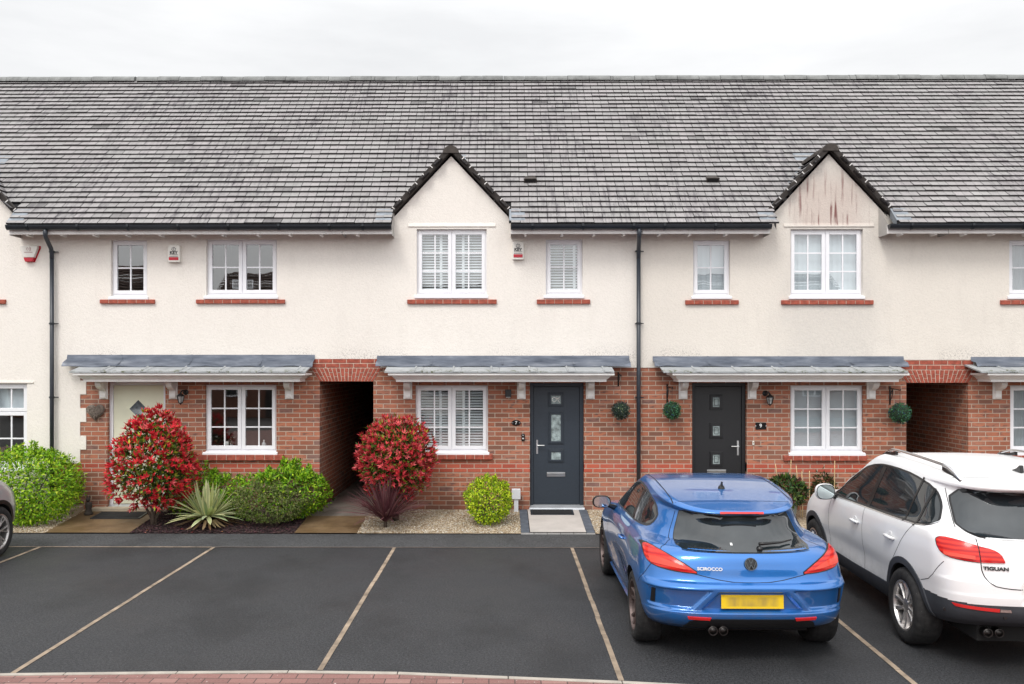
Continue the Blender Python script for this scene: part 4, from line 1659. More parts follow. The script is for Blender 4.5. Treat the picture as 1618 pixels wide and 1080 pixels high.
# house at the right edge
wR = [window(HR, (1591, 1650, 380, 466), 1, 2, 'curtain'), window(HR, (1593, 1706, 609, 713), 2, 3, 'curtain')]
drR, leafR, ylR, dhR = door_unit(HR, (1752, 1838, 605, 803), 'anthracite', 'anthracite', 'l', '11')
wR.append(window(HR, (1730, 1842, 380, 466), 2, 2, 'curtain'))
shell(HR, 4, 'render9', [(HB[4], HB[5], REN_B, WT)], wR + [dhR, (HB[4] - 0.01, FX(1537), 2.0, 2.66)],
      [(PR[1], HB[5], -0.1, 2.7), (HB[4], PR[1], PTOP - 0.02, 2.7)], [wR[1], dhR], [(PR[1], HB[5])])
brick_sill(HR, 1582, 1660, 474.5, 481)
brick_sill(HR, 1585, 1715, 720, 728)
brick_sill(HR, 1722, 1850, 474.5, 481)
interior(HR, wR, 'room_light')
canopy(HR, (1533, 1900), 564, (1546, 1890), (1552, 1890), (1583, 1740, 1860))
roof(HR, 4)
gutter_run(HR, HB[4], HB[5])

# house at the left edge
wL = [window(HL, (-62, 46, 606, 737), 2, 2, 'half_blind', split=0.34), window(HL, (-118, -8, 363, 465), 2, 3, 'vertical')]
shell(HL, 0, 'render_clean', [(HB[0], HB[1], -0.1, WT)] if False else [(HB[0], dL[0], -0.1, WT), (dL[1], HB[1], -0.1, WT), (dL[0], dL[1], -0.1, ZE)], wL, [], [], None,
      gable_extra(dL[0], dL[1], dL[2], ZE, FZ(247)))
dh_ = MB()
xa, zz = F(-80, 604)
dh_.box(xa, FX(54), -0.03, 0.0, zz - 0.012, zz + 0.012)
dh_.build('window_head', M['render_clean'], HL)
interior(HL, wL)
brick_sill(HL, -134, 8, 473.5, 480)
dormer(HL, (-63, 237), -155, 29, None)
dorm_zr = FZ(237) - 0.02
roof(HL, 0, dL)
gutter_run(HL, HB[0], FX(-165, -0.4))
gutter_run(HL, FX(32, -0.4), HB[1]) if False else None

# ------------------------------------------------------------------ things fixed to or standing by the houses
def text_mesh(name, body, size, m, parent, loc, rot=(R(90), 0, 0), ext=0.002, align='CENTER', xs=1.0, bold=0.0):
    cu = bpy.data.curves.new(name, 'FONT')
    cu.body = body
    cu.size = size
    cu.align_x = align
    cu.align_y = 'CENTER'
    cu.extrude = ext
    cu.offset = bold
    t = bpy.data.objects.new(name + '_src', cu)
    C.objects.link(t)
    dg = bpy.context.evaluated_depsgraph_get()
    me = bpy.data.meshes.new_from_object(t.evaluated_get(dg))
    bpy.data.objects.remove(t)
    me.transform(Matrix.Diagonal((xs, 1, 1, 1)))
    me.name = name
    me.materials.clear()
    o = obj(name, me, m, parent)
    o.location = loc
    o.rotation_euler = rot
    return o


def alarm(px, py0, py1, w_, label):
    x, z0 = F(px, py1)
    z1 = FZ(py0)
    t = thing('alarm_box', label, 'alarm box', (x, YR, (z0 + z1) / 2), group='white alarm boxes under the eaves')
    h = (z1 - z0) / 2
    b = MB()
    b.prism([(-w_, -h + 0.01), (-w_ + 0.01, -h), (w_ - 0.01, -h), (w_, -h + 0.01), (w_, h - 0.02), (w_ - 0.02, h), (-w_ + 0.02, h), (-w_, h - 0.02)], 'y', -0.075, 0.0)
    b.build('cover', M['alarm_white'], t, bevel=0.008, local=True)
    r_ = MB()
    r_.box(-w_ * 0.82, w_ * 0.82, -0.082, -0.07, -h * 0.78, -h * 0.42)
    r_.build('strobe_lens', M['red_plastic'], t, bevel=0.003, local=True)
    text_mesh('lettering', 'KEY', 0.066, M['black_metal'], t, (0, -0.077, h * 0.10), bold=0.0028, xs=1.1)
    text_mesh('lettering', 'SECURITY', 0.020, M['lead_strip'], t, (0, -0.076, -h * 0.17), xs=1.1) if False else None
    em = MB()
    for k in range(8):
        a = 2 * math.pi * k / 8 + 0.2
        ca, sa = math.cos(a), math.sin(a)
        em.prism([(0.024 * math.cos(a - 0.25), h * 0.52 + 0.024 * math.sin(a - 0.25)), (0.024 * math.cos(a + 0.25), h * 0.52 + 0.024 * math.sin(a + 0.25)),
                  (0.038 * math.cos(a + 0.25), h * 0.52 + 0.038 * math.sin(a + 0.25)), (0.038 * math.cos(a - 0.25), h * 0.52 + 0.038 * math.sin(a - 0.25))], 'y', -0.078, -0.074)
    em.box(-0.004, 0.004, -0.078, -0.074, h * 0.52 - 0.02, h * 0.52 + 0.02)
    for j in (0, 1):
        em.box(-w_ * 0.75, w_ * 0.75, -0.0765, -0.074, -h * 0.14 - j * 0.026 - 0.005, -h * 0.14 - j * 0.026 + 0.003)
    em.build('emblem', mat('grey_print', (0.08, 0.085, 0.09), 0.5, var=0), t, local=True)
    return t


alarm(277.5, 388, 415, 0.098, 'white alarm box with red strip between the two upper windows above the cream door')
alarm(818.5, 383, 411, 0.092, 'white alarm box with red strip beside the clean cream gable window')
x, z = F(49, 402)
t = thing('alarm_box', 'white wedge-shaped alarm box with red lower tip at the far left', 'alarm box', (x, YR, z))
b = MB()
b.prism([(-0.145, 0.135), (0.145, 0.135), (0.15, 0.10), (0.085, -0.06), (-0.085, -0.06), (-0.15, 0.10)], 'y', -0.07, -0.004)
b.build('cover', M['alarm_white'], t, bevel=0.008, local=True)
b = MB()
b.prism([(-0.086, -0.062), (0.086, -0.062), (0.06, -0.13), (-0.06, -0.13)], 'y', -0.068, -0.004)
b.build('strobe_lens', M['red_plastic'], t, bevel=0.006, local=True)
b = MB()
b.prism([(-0.15, 0.14), (0.17, 0.14), (0.175, 0.10), (0.075, -0.13), (-0.06, -0.13), (-0.155, 0.10)], 'y', -0.004, 0.006)
b.build('backplate', M['red_plastic'], t, local=True)
b = MB()
b.box(-0.07, 0.07, -0.073, -0.069, 0.022, 0.028)
for k in range(3):
    b.tube([(0.0 + (0.015 + 0.012 * k) * math.cos(a) * (1 if k != 1 else -1), -0.072, 0.08 + (0.015 + 0.012 * k) * math.sin(a)) for a in np.linspace(-1.1, 1.1, 8)], 0.003, 5)
b.build('emblem', mat('dark_red_print', (0.28, 0.03, 0.05), 0.5, var=0), t, local=True)

# wall lanterns
M['lamp_glass'] = mat('ribbed_lamp_glass', (0.34, 0.34, 0.33), 0.15, var=0.4, vscale=30, spec=0.8)


def lantern(px, py, label, flip):
    x, z = F(px, py, -0.1)
    t = thing('wall_lantern', label, 'wall lamp', (x, 0.0, z), group='black carriage lanterns by the front doors')
    a = MB()
    a.lathe([(0.0, -0.012), (0.045, -0.010), (0.048, 0.0), (0.0, 0.0)], (0.045 * flip, 0.0, 0.085), 'y', 16)
    a.tube([(0.045 * flip, -0.01, 0.085), (0.04 * flip, -0.06, 0.115), (0.015 * flip, -0.10, 0.11), (0, -0.12, 0.075)], 0.013, 8)
    a.build('arm', M['black_metal'], t, smooth=True, local=True)
    h = MB()
    h.lathe([(0.004, 0.085), (0.012, 0.075), (0.03, 0.062), (0.068, 0.03), (0.07, 0.02), (0.0, 0.02)], (0, -0.12, 0), 'z', 6)
    h.lathe([(0.0, -0.125), (0.008, -0.12), (0.012, -0.105), (0.032, -0.095), (0.034, -0.085), (0.0, -0.085)], (0, -0.12, 0), 'z', 6)
    for k in range(6):
        an = 2 * math.pi * k / 6
        h.tube([(0.062 * math.cos(an), -0.12 + 0.062 * math.sin(an), 0.02), (0.034 * math.cos(an), -0.12 + 0.034 * math.sin(an), -0.088)], 0.005, 5)
    h.build('lantern_cage', M['black_metal'], t, local=True)
    g_ = MB()
    g_.lathe([(0.0, -0.086), (0.030, -0.086), (0.056, 0.019), (0.0, 0.019)], (0, -0.12, 0), 'z', 6)
    g_.build('lantern_glass', M['lamp_glass'], t, local=True)


lantern(286, 628, 'black carriage lantern on the brick right of the cream door', 1)
lantern(1216, 630, 'black carriage lantern on the brick right of the black door', -1)
x, z = F(803, 621)
t = thing('wall_lamp', 'small square black modern wall lamp between window and dark grey door', 'wall lamp', (x, 0, z))
b = MB()
b.box(-0.05, 0.05, -0.09, -0.0, -0.06, 0.06)
b.build('housing', M['black_metal'], t, bevel=0.005, local=True)
b = MB()
b.box(-0.036, 0.036, -0.08, -0.015, -0.075, -0.06)
b.build('lamp_lens', M['lamp_glass'], t, local=True)

# number plates by the doors
x, z = F(815.5, 668)
t = thing('house_number', 'oval black plaque with white number 7', 'house number', (x, 0, z))
b = MB()
n = 28
b.prism([(0.077 * math.cos(2 * math.pi * k / n), 0.048 * math.sin(2 * math.pi * k / n)) for k in range(n)], 'y', -0.014, 0.0)
b.build('plaque', M['black_gloss'], t, bevel=0.004, local=True)
text_mesh('numeral', '7', 0.07, M['white_paint'], t, (0, -0.0145, 0.0), bold=0.001)
b = MB()
for sx in (-1, 1):
    b.lathe([(0.0, -0.018), (0.006, -0.017), (0.006, -0.01)], (sx * 0.058, 0, 0), 'y', 10)
b.build('screw', M['steel'], t, local=True)
x, z = F(1202, 673)
t = thing('house_number', 'rectangular black plaque with white number 9', 'house number', (x, 0, z))
b = MB()
b.box(-0.088, 0.088, -0.012, 0.0, -0.057, 0.057)
b.build('plaque', M['black_gloss'], t, bevel=0.004, local=True)
text_mesh('numeral', '9', 0.088, M['white_paint'], t, (-0.005, -0.0125, 0.002), bold=0.001)
b = MB()
for sx in (-1, 1):
    b.lathe([(0.0, -0.018), (0.010, -0.017), (0.010, -0.01)], (sx * 0.088, 0, 0), 'y', 10)
b.build('screw', M['steel'], t, local=True)

x, z = F(826.5, 691)
t = thing('doorbell', 'black video doorbell left of the dark grey door', 'doorbell', (x, 0, z))
b = MB()
b.box(-0.028, 0.028, -0.028, 0.0, -0.062, 0.062)
b.build('case', M['black_gloss'], t, bevel=0.01, local=True)
b = MB()
b.lathe([(0.0, -0.032), (0.013, -0.031), (0.016, -0.027)], (0, 0, -0.022), 'y', 16)
b.build('button', M['steel'], t, smooth=True, local=True)
b = MB()
b.lathe([(0.0, -0.030), (0.011, -0.029), (0.012, -0.02)], (0, 0, 0.032), 'y', 14)
b.build('camera_lens', M['lamp_glass'], t, smooth=True, local=True)
x, z = F(1190, 700)
t = thing('doorbell', 'small cream bell push right of the black door', 'doorbell', (x, 0, z))
b = MB()
b.box(-0.016, 0.016, -0.02, 0.0, -0.033, 0.033)
b.build('case', M['alarm_white'], t, bevel=0.006, local=True)
b = MB()
b.lathe([(0.0, -0.026), (0.009, -0.025), (0.009, -0.018)], (0, 0, 0.008), 'y', 12)
b.build('button', mat('brass_button', (0.5, 0.36, 0.14), 0.3, 1.0, var=0), t, local=True)

# wicker heart on the brick left of the cream door
M['wicker'] = mat('grey_brown_wicker', (0.19, 0.155, 0.13), 0.9, var=0.4, vscale=40, bump=0.5, bscale=120)
x, z = F(152, 651)
t = thing('wicker_heart', 'woven grey wicker heart hung on the brick beside the cream door', 'wall ornament', (x, 0, z))
b = MB()
rg = np.random.default_rng(4)


def heart(tt, k):
    return (k * 0.0093 * 16 * math.sin(tt) ** 3, k * 0.0093 * (13 * math.cos(tt) - 5 * math.cos(2 * tt) - 2 * math.cos(3 * tt) - math.cos(4 * tt)) + 0.01)


for k in np.linspace(0.15, 1.0, 9):
    pts = []
    for tt in np.linspace(0, 2 * math.pi, 30):
        hx, hz = heart(tt, k)
        pts.append((hx + rg.uniform(-0.005, 0.005), -0.03 - 0.035 * (1 - k * k) + rg.uniform(-0.006, 0.006), hz + rg.uniform(-0.005, 0.005)))
    b.tube(pts, 0.0085, 6)
for _ in range(60):
    a1, a2 = rg.uniform(0, 6.28, 2)
    p1, p2 = heart(a1, rg.uniform(0.5, 1)), heart(a2, rg.uniform(0.5, 1))
    if abs(p1[0] - p2[0]) < 0.16:
        b.tube([(p1[0], -0.04, p1[1]), ((p1[0] + p2[0]) / 2, -0.072, (p1[1] + p2[1]) / 2), (p2[0], -0.04, p2[1])], 0.0055, 5)
o = b.build('weave', M['wicker'], t, smooth=True, local=True)
b = MB()
b.tube([(-0.04, -0.03, 0.10), (0, -0.015, 0.155), (0.04, -0.03, 0.10)], 0.004, 5)
b.build('hanging_loop', M['wicker'], t, local=True)

# meter post by the number 7 door
x, z = F(815.5, 805, -0.12)
t = thing('service_post', 'short white utility post with square cap beside the dark grey door', 'utility post', (x, -0.12, gz(-0.12)))
M['grey_pvc'] = mat('pale_grey_plastic', (0.62, 0.63, 0.66), 0.45, var=0.06)
b = MB()
b.box(-0.036, 0.036, -0.03, 0.03, -0.03, 0.22)
b.build('post', M['grey_pvc'], t, bevel=0.006, local=True)
b = MB()
b.box(-0.072, 0.072, -0.05, 0.05, 0.215, 0.385)
b.build('cap', M['grey_pvc'], t, bevel=0.008, local=True)

# small things at ground level
def mat_thing(label, x0, x1, y0, y1):
    t = thing('doormat', label, 'doormat', ((x0 + x1) / 2, (y0 + y1) / 2, gz((y0 + y1) / 2) + 0.014))
    hx, hy = (x1 - x0) / 2, (y1 - y0) / 2
    k = (gz(y1) - gz(y0)) / (y1 - y0)
    b = MB()
    b.add([(-hx, -hy, -hy * k), (hx, -hy, -hy * k), (hx, hy, hy * k), (-hx, hy, hy * k), (-hx, -hy, -hy * k + 0.014), (hx, -hy, -hy * k + 0.014), (hx, hy, hy * k + 0.014), (-hx, hy, hy * k + 0.014)],
          [(0, 3, 2, 1), (4, 5, 6, 7), (0, 1, 5, 4), (1, 2, 6, 5), (2, 3, 7, 6), (3, 0, 4, 7)])
    b.build('rubber_border', M['black_plastic'], t, bevel=0.004, local=True)
    b = MB()
    e = 0.03
    b.quad((-hx + e, -hy + e, (-hy + e) * k + 0.017), (hx - e, -hy + e, (-hy + e) * k + 0.017), (hx - e, hy - e, (hy - e) * k + 0.017), (-hx + e, hy - e, (hy - e) * k + 0.017))
    b.build('pile', mat('black_coir', (0.012, 0.012, 0.013), 0.95, var=0.4, vscale=60, bump=0.5), t, local=True)


mat_thing('black doormat on the damp path before the cream door', -6.62, -5.82, -0.62, -0.22)
mat_thing('black doormat on the pale slab before the dark grey door', 0.47, 1.18, -0.36, -0.05)
b = MB()
b.box(-7.42, -6.99, -0.52, -0.04, -0.02, 0.225)
o = b.build('stone_slab', M['threshold_stone'], None, bevel=0.012)
tag(o, 'raised pale stone slab at the path edge by the brick corner', 'stone slab')
b = MB()
b.box(PATH5[0] + 0.12, PATH5[1] + 0.1, -0.15, 0.05, 0.05, BASE_Z + 0.05)
o = b.build('door_step', M['threshold_stone'], H5, bevel=0.01)
# dark boot-shaped ornament
xo = F(140, 800, -0.35)[0]
t = thing('garden_ornament', 'small dark cast ornament standing where the path meets the brick by the cream door', 'ornament', (xo, -0.35, gz(-0.35) + 0.012))
b = MB()
b.lathe([(0.0, 0.0), (0.07, 0.0), (0.075, 0.02), (0.055, 0.04), (0.045, 0.09), (0.055, 0.15), (0.048, 0.20), (0.0, 0.215)], (0, 0, 0), 'z', 12)
b.lathe([(0.0, 0.0), (0.03, 0.02), (0.035, 0.05), (0.02, 0.075), (0.0, 0.08)], (-0.005, -0.01, 0.20), 'z', 10)
b.build('figure', mat('dark_cast_stone', (0.045, 0.036, 0.030), 0.85, var=0.4, bump=0.3), t, smooth=True, local=True)
b = MB()
for sx in (-1, 1):
    b.lathe([(0.0, 0.0), (0.014, 0.0), (0.006, 0.05), (0.0, 0.055)], (sx * 0.022, -0.005, 0.262), 'z', 8)
b.build('ear', mat('dark_cast_ear', (0.045, 0.036, 0.030), 0.85, var=0.3), t, local=True)


def roof_vent(house, px, py):
    r = ray(px, py)
    # meet the line of sight with the roof slope
    k = (EAVE_Z + TAN * (CAMY - EAVE_Y) + 0.03 - CAMZ) / (r.z - TAN * r.y)
    p = Vector((0, CAMY, CAMZ)) + r * k
    b = MB()
    c, s = math.cos(TH), math.sin(TH)
    o = lambda u, v, n_: (p.x + u, p.y + v * c - n_ * s, p.z + v * s + n_ * c)
    w_ = 0.11
    b.add([o(-w_, 0.0, 0.0), o(w_, 0.0, 0.0), o(w_, 0.0, 0.085), o(-w_, 0.0, 0.085), o(-w_ * 0.8, 0.20, 0.01), o(w_ * 0.8, 0.20, 0.01)],
          [(0, 1, 2, 3), (3, 2, 5, 4), (0, 3, 4), (1, 5, 2)])
    v = b.build('roof_vent', M['dark_ridge'], house)
    g_ = MB()
    g_.add([o(-w_ * 0.85, -0.003, 0.012), o(w_ * 0.85, -0.003, 0.012), o(w_ * 0.85, -0.003, 0.066), o(-w_ * 0.85, -0.003, 0.066)], [(0, 1, 2, 3)])
    g_.build('vent_mouth', M['deck'], v)


roof_vent(H7, 838, 289)
roof_vent(H9, 1126, 288)

# ------------------------------------------------------------------ plants
def leaf_material(name, rough=0.45, spec=0.45):
    t = NT(name)
    a = t.n('ShaderNodeAttribute')
    a.attribute_name = 'tint'
    t.color(a.outputs['Color'])
    t.set(rough, 0.0, spec)
    t.b.inputs['Transmission Weight'].default_value = 0.0
    # thin leaves let some daylight through
    tr = t.n('ShaderNodeBsdfTranslucent')
    t.l(a.outputs['Color'], tr.inputs['Color'])
    mx = t.n('ShaderNodeMixShader')
    mx.inputs[0].default_value = 0.22
    t.l(t.b.outputs[0], mx.inputs[1])
    t.l(tr.outputs[0], mx.inputs[2])
    t.l(mx.outputs[0], t.o.inputs['Surface'])
    return t.m


M['leaf'] = leaf_material('leaf_surface', 0.5, 0.22)
M['leaf_matt'] = leaf_material('matt_leaf_surface', 0.65, 0.25)
M['bark'] = mat('brown_bark', (0.085, 0.060, 0.045), 0.9, var=0.4, vscale=30, bump=0.5)
M['twig'] = mat('dark_inner_twig', (0.030, 0.026, 0.016), 0.9, var=0.3)


def unit(a):
    return a / np.maximum(np.linalg.norm(a, axis=1, keepdims=True), 1e-9)


def leaf_mesh(name, pos, dirs, nrm, L, W, col, m, parent, fold=0.18, curve=0.0):
    """pos (n,3) leaf bases relative to the parent, dirs along the leaf, nrm its upper side"""
    pos, dirs, nrm = np.asarray(pos, float), unit(np.asarray(dirs, float)), np.asarray(nrm, float)
    side = unit(np.cross(dirs, nrm))
    up = np.cross(side, dirs)
    n = len(pos)
    L, W = np.broadcast_to(L, (n,))[:, None], np.broadcast_to(W, (n,))[:, None]
    base = pos
    mid = pos + dirs * L * 0.5 - up * W * fold
    lf = pos + dirs * L * 0.48 + side * W * 0.5
    rt = pos + dirs * L * 0.48 - side * W * 0.5
    tip = pos + dirs * L - up * L * curve
    V = np.stack([base, rt, mid, lf, tip], 1).reshape(-1, 3)
    k = np.arange(n) * 5
    Fq = np.stack([np.stack([k, k + 1, k + 4, k + 2], 1), np.stack([k, k + 2, k + 4, k + 3], 1)], 1).reshape(-1, 4)
    me = bpy.data.meshes.new(name)
    me.vertices.add(len(V))
    me.vertices.foreach_set('co', V.astype(np.float32).ravel())
    me.loops.add(Fq.size)
    me.loops.foreach_set('vertex_index', Fq.astype(np.int32).ravel())
    me.polygons.add(len(Fq))
    me.polygons.foreach_set('loop_start', (np.arange(len(Fq)) * 4).astype(np.int32))
    me.update(calc_edges=True)
    at = me.attributes.new('tint', 'FLOAT_COLOR', 'POINT')
    cc = np.ones((n, 5, 4), np.float32)
    cc[:, :, :3] = np.asarray(col)[:, None, :]
    at.data.foreach_set('color', cc.ravel())
    return obj(name, me, m, parent)


def pick(rg, n, pal, wts, jit=0.16):
    pal = np.array(pal, float)
    w_ = np.array(wts, float)
    c = pal[rg.choice(len(pal), n, p=w_ / w_.sum())]
    return np.clip(c * rg.uniform(1 - jit, 1 + jit, (n, 1)) * rg.uniform(0.93, 1.07, (n, 3)), 0, 1)


def lumpy(rg, u, k=7, amp=0.16):
    """radius factor over directions u: a few bumps and hollows"""
    c = unit(rg.normal(size=(k, 3)))
    a = rg.uniform(-amp, amp, k)
    return 1 + (a[None, :] * np.exp(-((1 - u @ c.T) * 5.0))).sum(1)


def branches(parent, rg, base, targets, r0, m, name='branch', n_stem=1):
    mb = MB()
    for t in targets:
        b = Vector(base) + Vector((rg.uniform(-0.05, 0.05), rg.uniform(-0.05, 0.05), 0))
        t = Vector(t)
        midp = b.lerp(t, 0.45) + Vector((rg.uniform(-0.06, 0.06), rg.uniform(-0.06, 0.06), 0.06))
        mb.tube([b, b.lerp(midp, 0.5) + Vector((0, 0, 0.02)), midp, t], [r0, r0 * 0.8, r0 * 0.6, r0 * 0.25], 7)
    return mb.build(name, m, parent, smooth=True, local=True)


def shrub(label, cat, x, y, rx, ry, h, zc0, n, L, W, pal, wts, seed, name='shrub', group=None, lump=0.16, up=0.35, whorl=1, boxy=2.0, inner=(0.03, 0.05, 0.012), core=0.35, stems=6, matl='leaf', rnd=0.6, tipfn=None, shoots=0):
    """leafy shrub: crown from height zc0 to h above the ground, on several stems"""
    rg = np.random.default_rng(seed)
    t = thing(name, label, cat, (x, y, gz(y)), group=group)
    cz, rz = (h + zc0) / 2, (h - zc0) / 2
    u = unit(rg.normal(size=(n, 3)))
    # superellipsoid outline
    q = (np.abs(u) ** boxy).sum(1) ** (-1 / boxy)
    rad = rg.uniform(0, 1, n) ** 0.33
    rad = 0.52 + 0.48 * rad
    rad *= rg.uniform(0.94, 1.05, n)
    lm = lumpy(rg, u, 14, lump)
    p = u * (q * rad * lm)[:, None] * np.array([rx, ry, rz]) + np.array([0, 0, cz])
    for _ in range(shoots):              # young shoots that stick out of the outline
        us = unit(np.array([[rg.normal() * 0.8, rg.normal() * 0.8, abs(rg.normal()) * 0.9 + 0.25]]))[0]
        b0 = us * np.array([rx, ry, rz]) * 0.9 + np.array([0, 0, cz])
        Ls = rg.uniform(0.08, 0.2) * (h / 0.9) ** 0.5
        kk = rg.choice(n, 34, replace=False)
        f_ = rg.uniform(0, 1, 34)[:, None]
        p[kk] = b0 + (us * 0.6 + np.array([0, 0, 0.55])) * f_ * Ls + rg.normal(size=(34, 3)) * 0.022 * (1.25 - f_)
    p[:, 2] = np.maximum(p[:, 2], 0.02)
    out_d = unit(u / np.array([rx, ry, rz]))
    if whorl > 1:
        p = np.repeat(p, whorl, 0)
        out_d = np.repeat(out_d, whorl, 0)
        rad = np.repeat(rad, whorl)
        axis = unit(out_d + np.array([0, 0, up]))
        d_ = unit(axis * 0.75 + rg.normal(size=p.shape) * rnd)
    else:
        d_ = unit(out_d * 0.7 + np.array([0, 0, up]) + rg.normal(size=p.shape) * rnd)
    nr = unit(out_d + np.array([0, 0, 0.6]) + rg.normal(size=p.shape) * 0.35)
    m_ = len(p)
    col = pick(rg, m_, pal, wts)
    if tipfn is not None:
        col = tipfn(rg, p, rad, col, whorl)
    leaf_mesh('foliage', p, d_, nr, rg.uniform(0.7, 1.2, m_) * L, rg.uniform(0.75, 1.15, m_) * W, col, M[matl], t, curve=0.12)
    tg = [(rg.uniform(-0.6, 0.6) * rx, rg.uniform(-0.6, 0.6) * ry, cz + rg.uniform(-0.3, 0.5) * rz) for _ in range(stems)]
    branches(t, rg, (0, 0, -0.02), tg, 0.022, M['bark'], 'stem')
    return t


def photinia(label, x, y, rx, ry, z0, z1, n, seed, pal_t, wt_t, stems, taper=0.0, L=0.085):
    rg = np.random.default_rng(seed)
    t = thing('photinia_shrub', label, 'shrub', (x, y, gz(y)), group='red leaved shrubs')
    cz, rz = (z0 + z1) / 2, (z1 - z0) / 2
    u = unit(rg.normal(size=(n, 3)))
    rad = 0.45 + 0.55 * rg.uniform(0, 1, n) ** 0.45
    rad *= rg.uniform(0.93, 1.08, n)
    lm = lumpy(rg, u, 16, 0.10)
    p = u * (rad * lm)[:, None]
    k = 1 - taper * np.clip(p[:, 2], -0.6, 1) ** 1
    p[:, 0] *= rx * k
    p[:, 1] *= ry * k
    p[:, 2] = p[:, 2] * rz + cz
    W = 6
    P = np.repeat(p, W, 0)
    od = np.repeat(unit(u + np.array([0, 0, 0.75]) + rg.normal(size=u.shape) * 0.25), W, 0)
    ang = np.tile(np.arange(W) * 2 * math.pi / W, n) + np.repeat(rg.uniform(0, 6, n), W)
    ref = np.where(np.abs(od[:, 2:3]) < 0.9, np.array([[0, 0, 1.0]]), np.array([[1.0, 0, 0]]))
    a = unit(np.cross(od, ref))
    b = np.cross(od, a)
    sp = rg.uniform(0.2, 0.85, n * W)[:, None]
    d_ = unit(od + (a * np.cos(ang)[:, None] + b * np.sin(ang)[:, None]) * sp)
    nr = unit(od - d_ * 0.4 + rg.normal(size=P.shape) * 0.15)
    col = np.repeat(pick(rg, n, pal_t, wt_t, 0.12), W, 0)
    old = (np.repeat(rad, W) < 0.72) | (rg.random(n * W) < 0.16)
    g_ = pick(rg, n * W, [(0.05, 0.11, 0.018), (0.12, 0.21, 0.025), (0.42, 0.46, 0.04), (0.20, 0.03, 0.02)], [0.35, 0.3, 0.22, 0.13])
    col = np.where(old[:, None], g_, col) * rg.uniform(0.85, 1.12, (n * W, 1))
    leaf_mesh('foliage', P, d_, nr, rg.uniform(0.65, 1.2, n * W) * L, rg.uniform(0.75, 1.15, n * W) * L * 0.31, np.clip(col, 0, 1), M['leaf'], t, curve=0.18)
    # older rounder green leaves lower on the shoots
    n2 = int(n * 1.9)
    u2 = unit(rg.normal(size=(n2, 3)))
    p2 = u2 * rg.uniform(0.40, 0.93, n2)[:, None]
    k2 = 1 - taper * np.clip(p2[:, 2], -0.6, 1)
    p2 = np.stack([p2[:, 0] * rx * k2, p2[:, 1] * ry * k2, p2[:, 2] * rz + cz], 1)
    leaf_mesh('old_foliage', p2, unit(u2 + rg.normal(size=(n2, 3)) * 0.6), unit(u2 + np.array([0, 0, 0.8])), rg.uniform(0.06, 0.085, n2), rg.uniform(0.03, 0.042, n2),
              pick(rg, n2, [(0.045, 0.095, 0.018), (0.11, 0.17, 0.025), (0.32, 0.36, 0.04), (0.03, 0.05, 0.012)], [0.4, 0.28, 0.16, 0.16]), M['leaf'], t)
    tg = [(rg.uniform(-0.7, 0.7) * rx, rg.uniform(-0.6, 0.6) * ry, cz + rg.uniform(-0.4, 0.5) * rz) for _ in range(stems)]
    mb = MB()
    fork = Vector((0.0, 0, z0 * 0.35))
    for i in range(4):
        an = i * 1.6
        e = Vector((math.cos(an) * rx * 0.28, math.sin(an) * ry * 0.25, z0 + 0.12 * rz))
        mb.tube([(0.02 * math.cos(an), 0.02 * math.sin(an), -0.03), fork + Vector((0.03 * math.cos(an), 0.03 * math.sin(an), 0)), e], [0.034, 0.026, 0.014], 8)
        for tt in tg[i::4]:
            mb.tube([e, e.lerp(Vector(tt), 0.5) + Vector((0, 0, 0.03)), tt], [0.013, 0.009, 0.004], 6)
    mb.build('trunk', M['bark'], t, smooth=True, local=True)
    return t


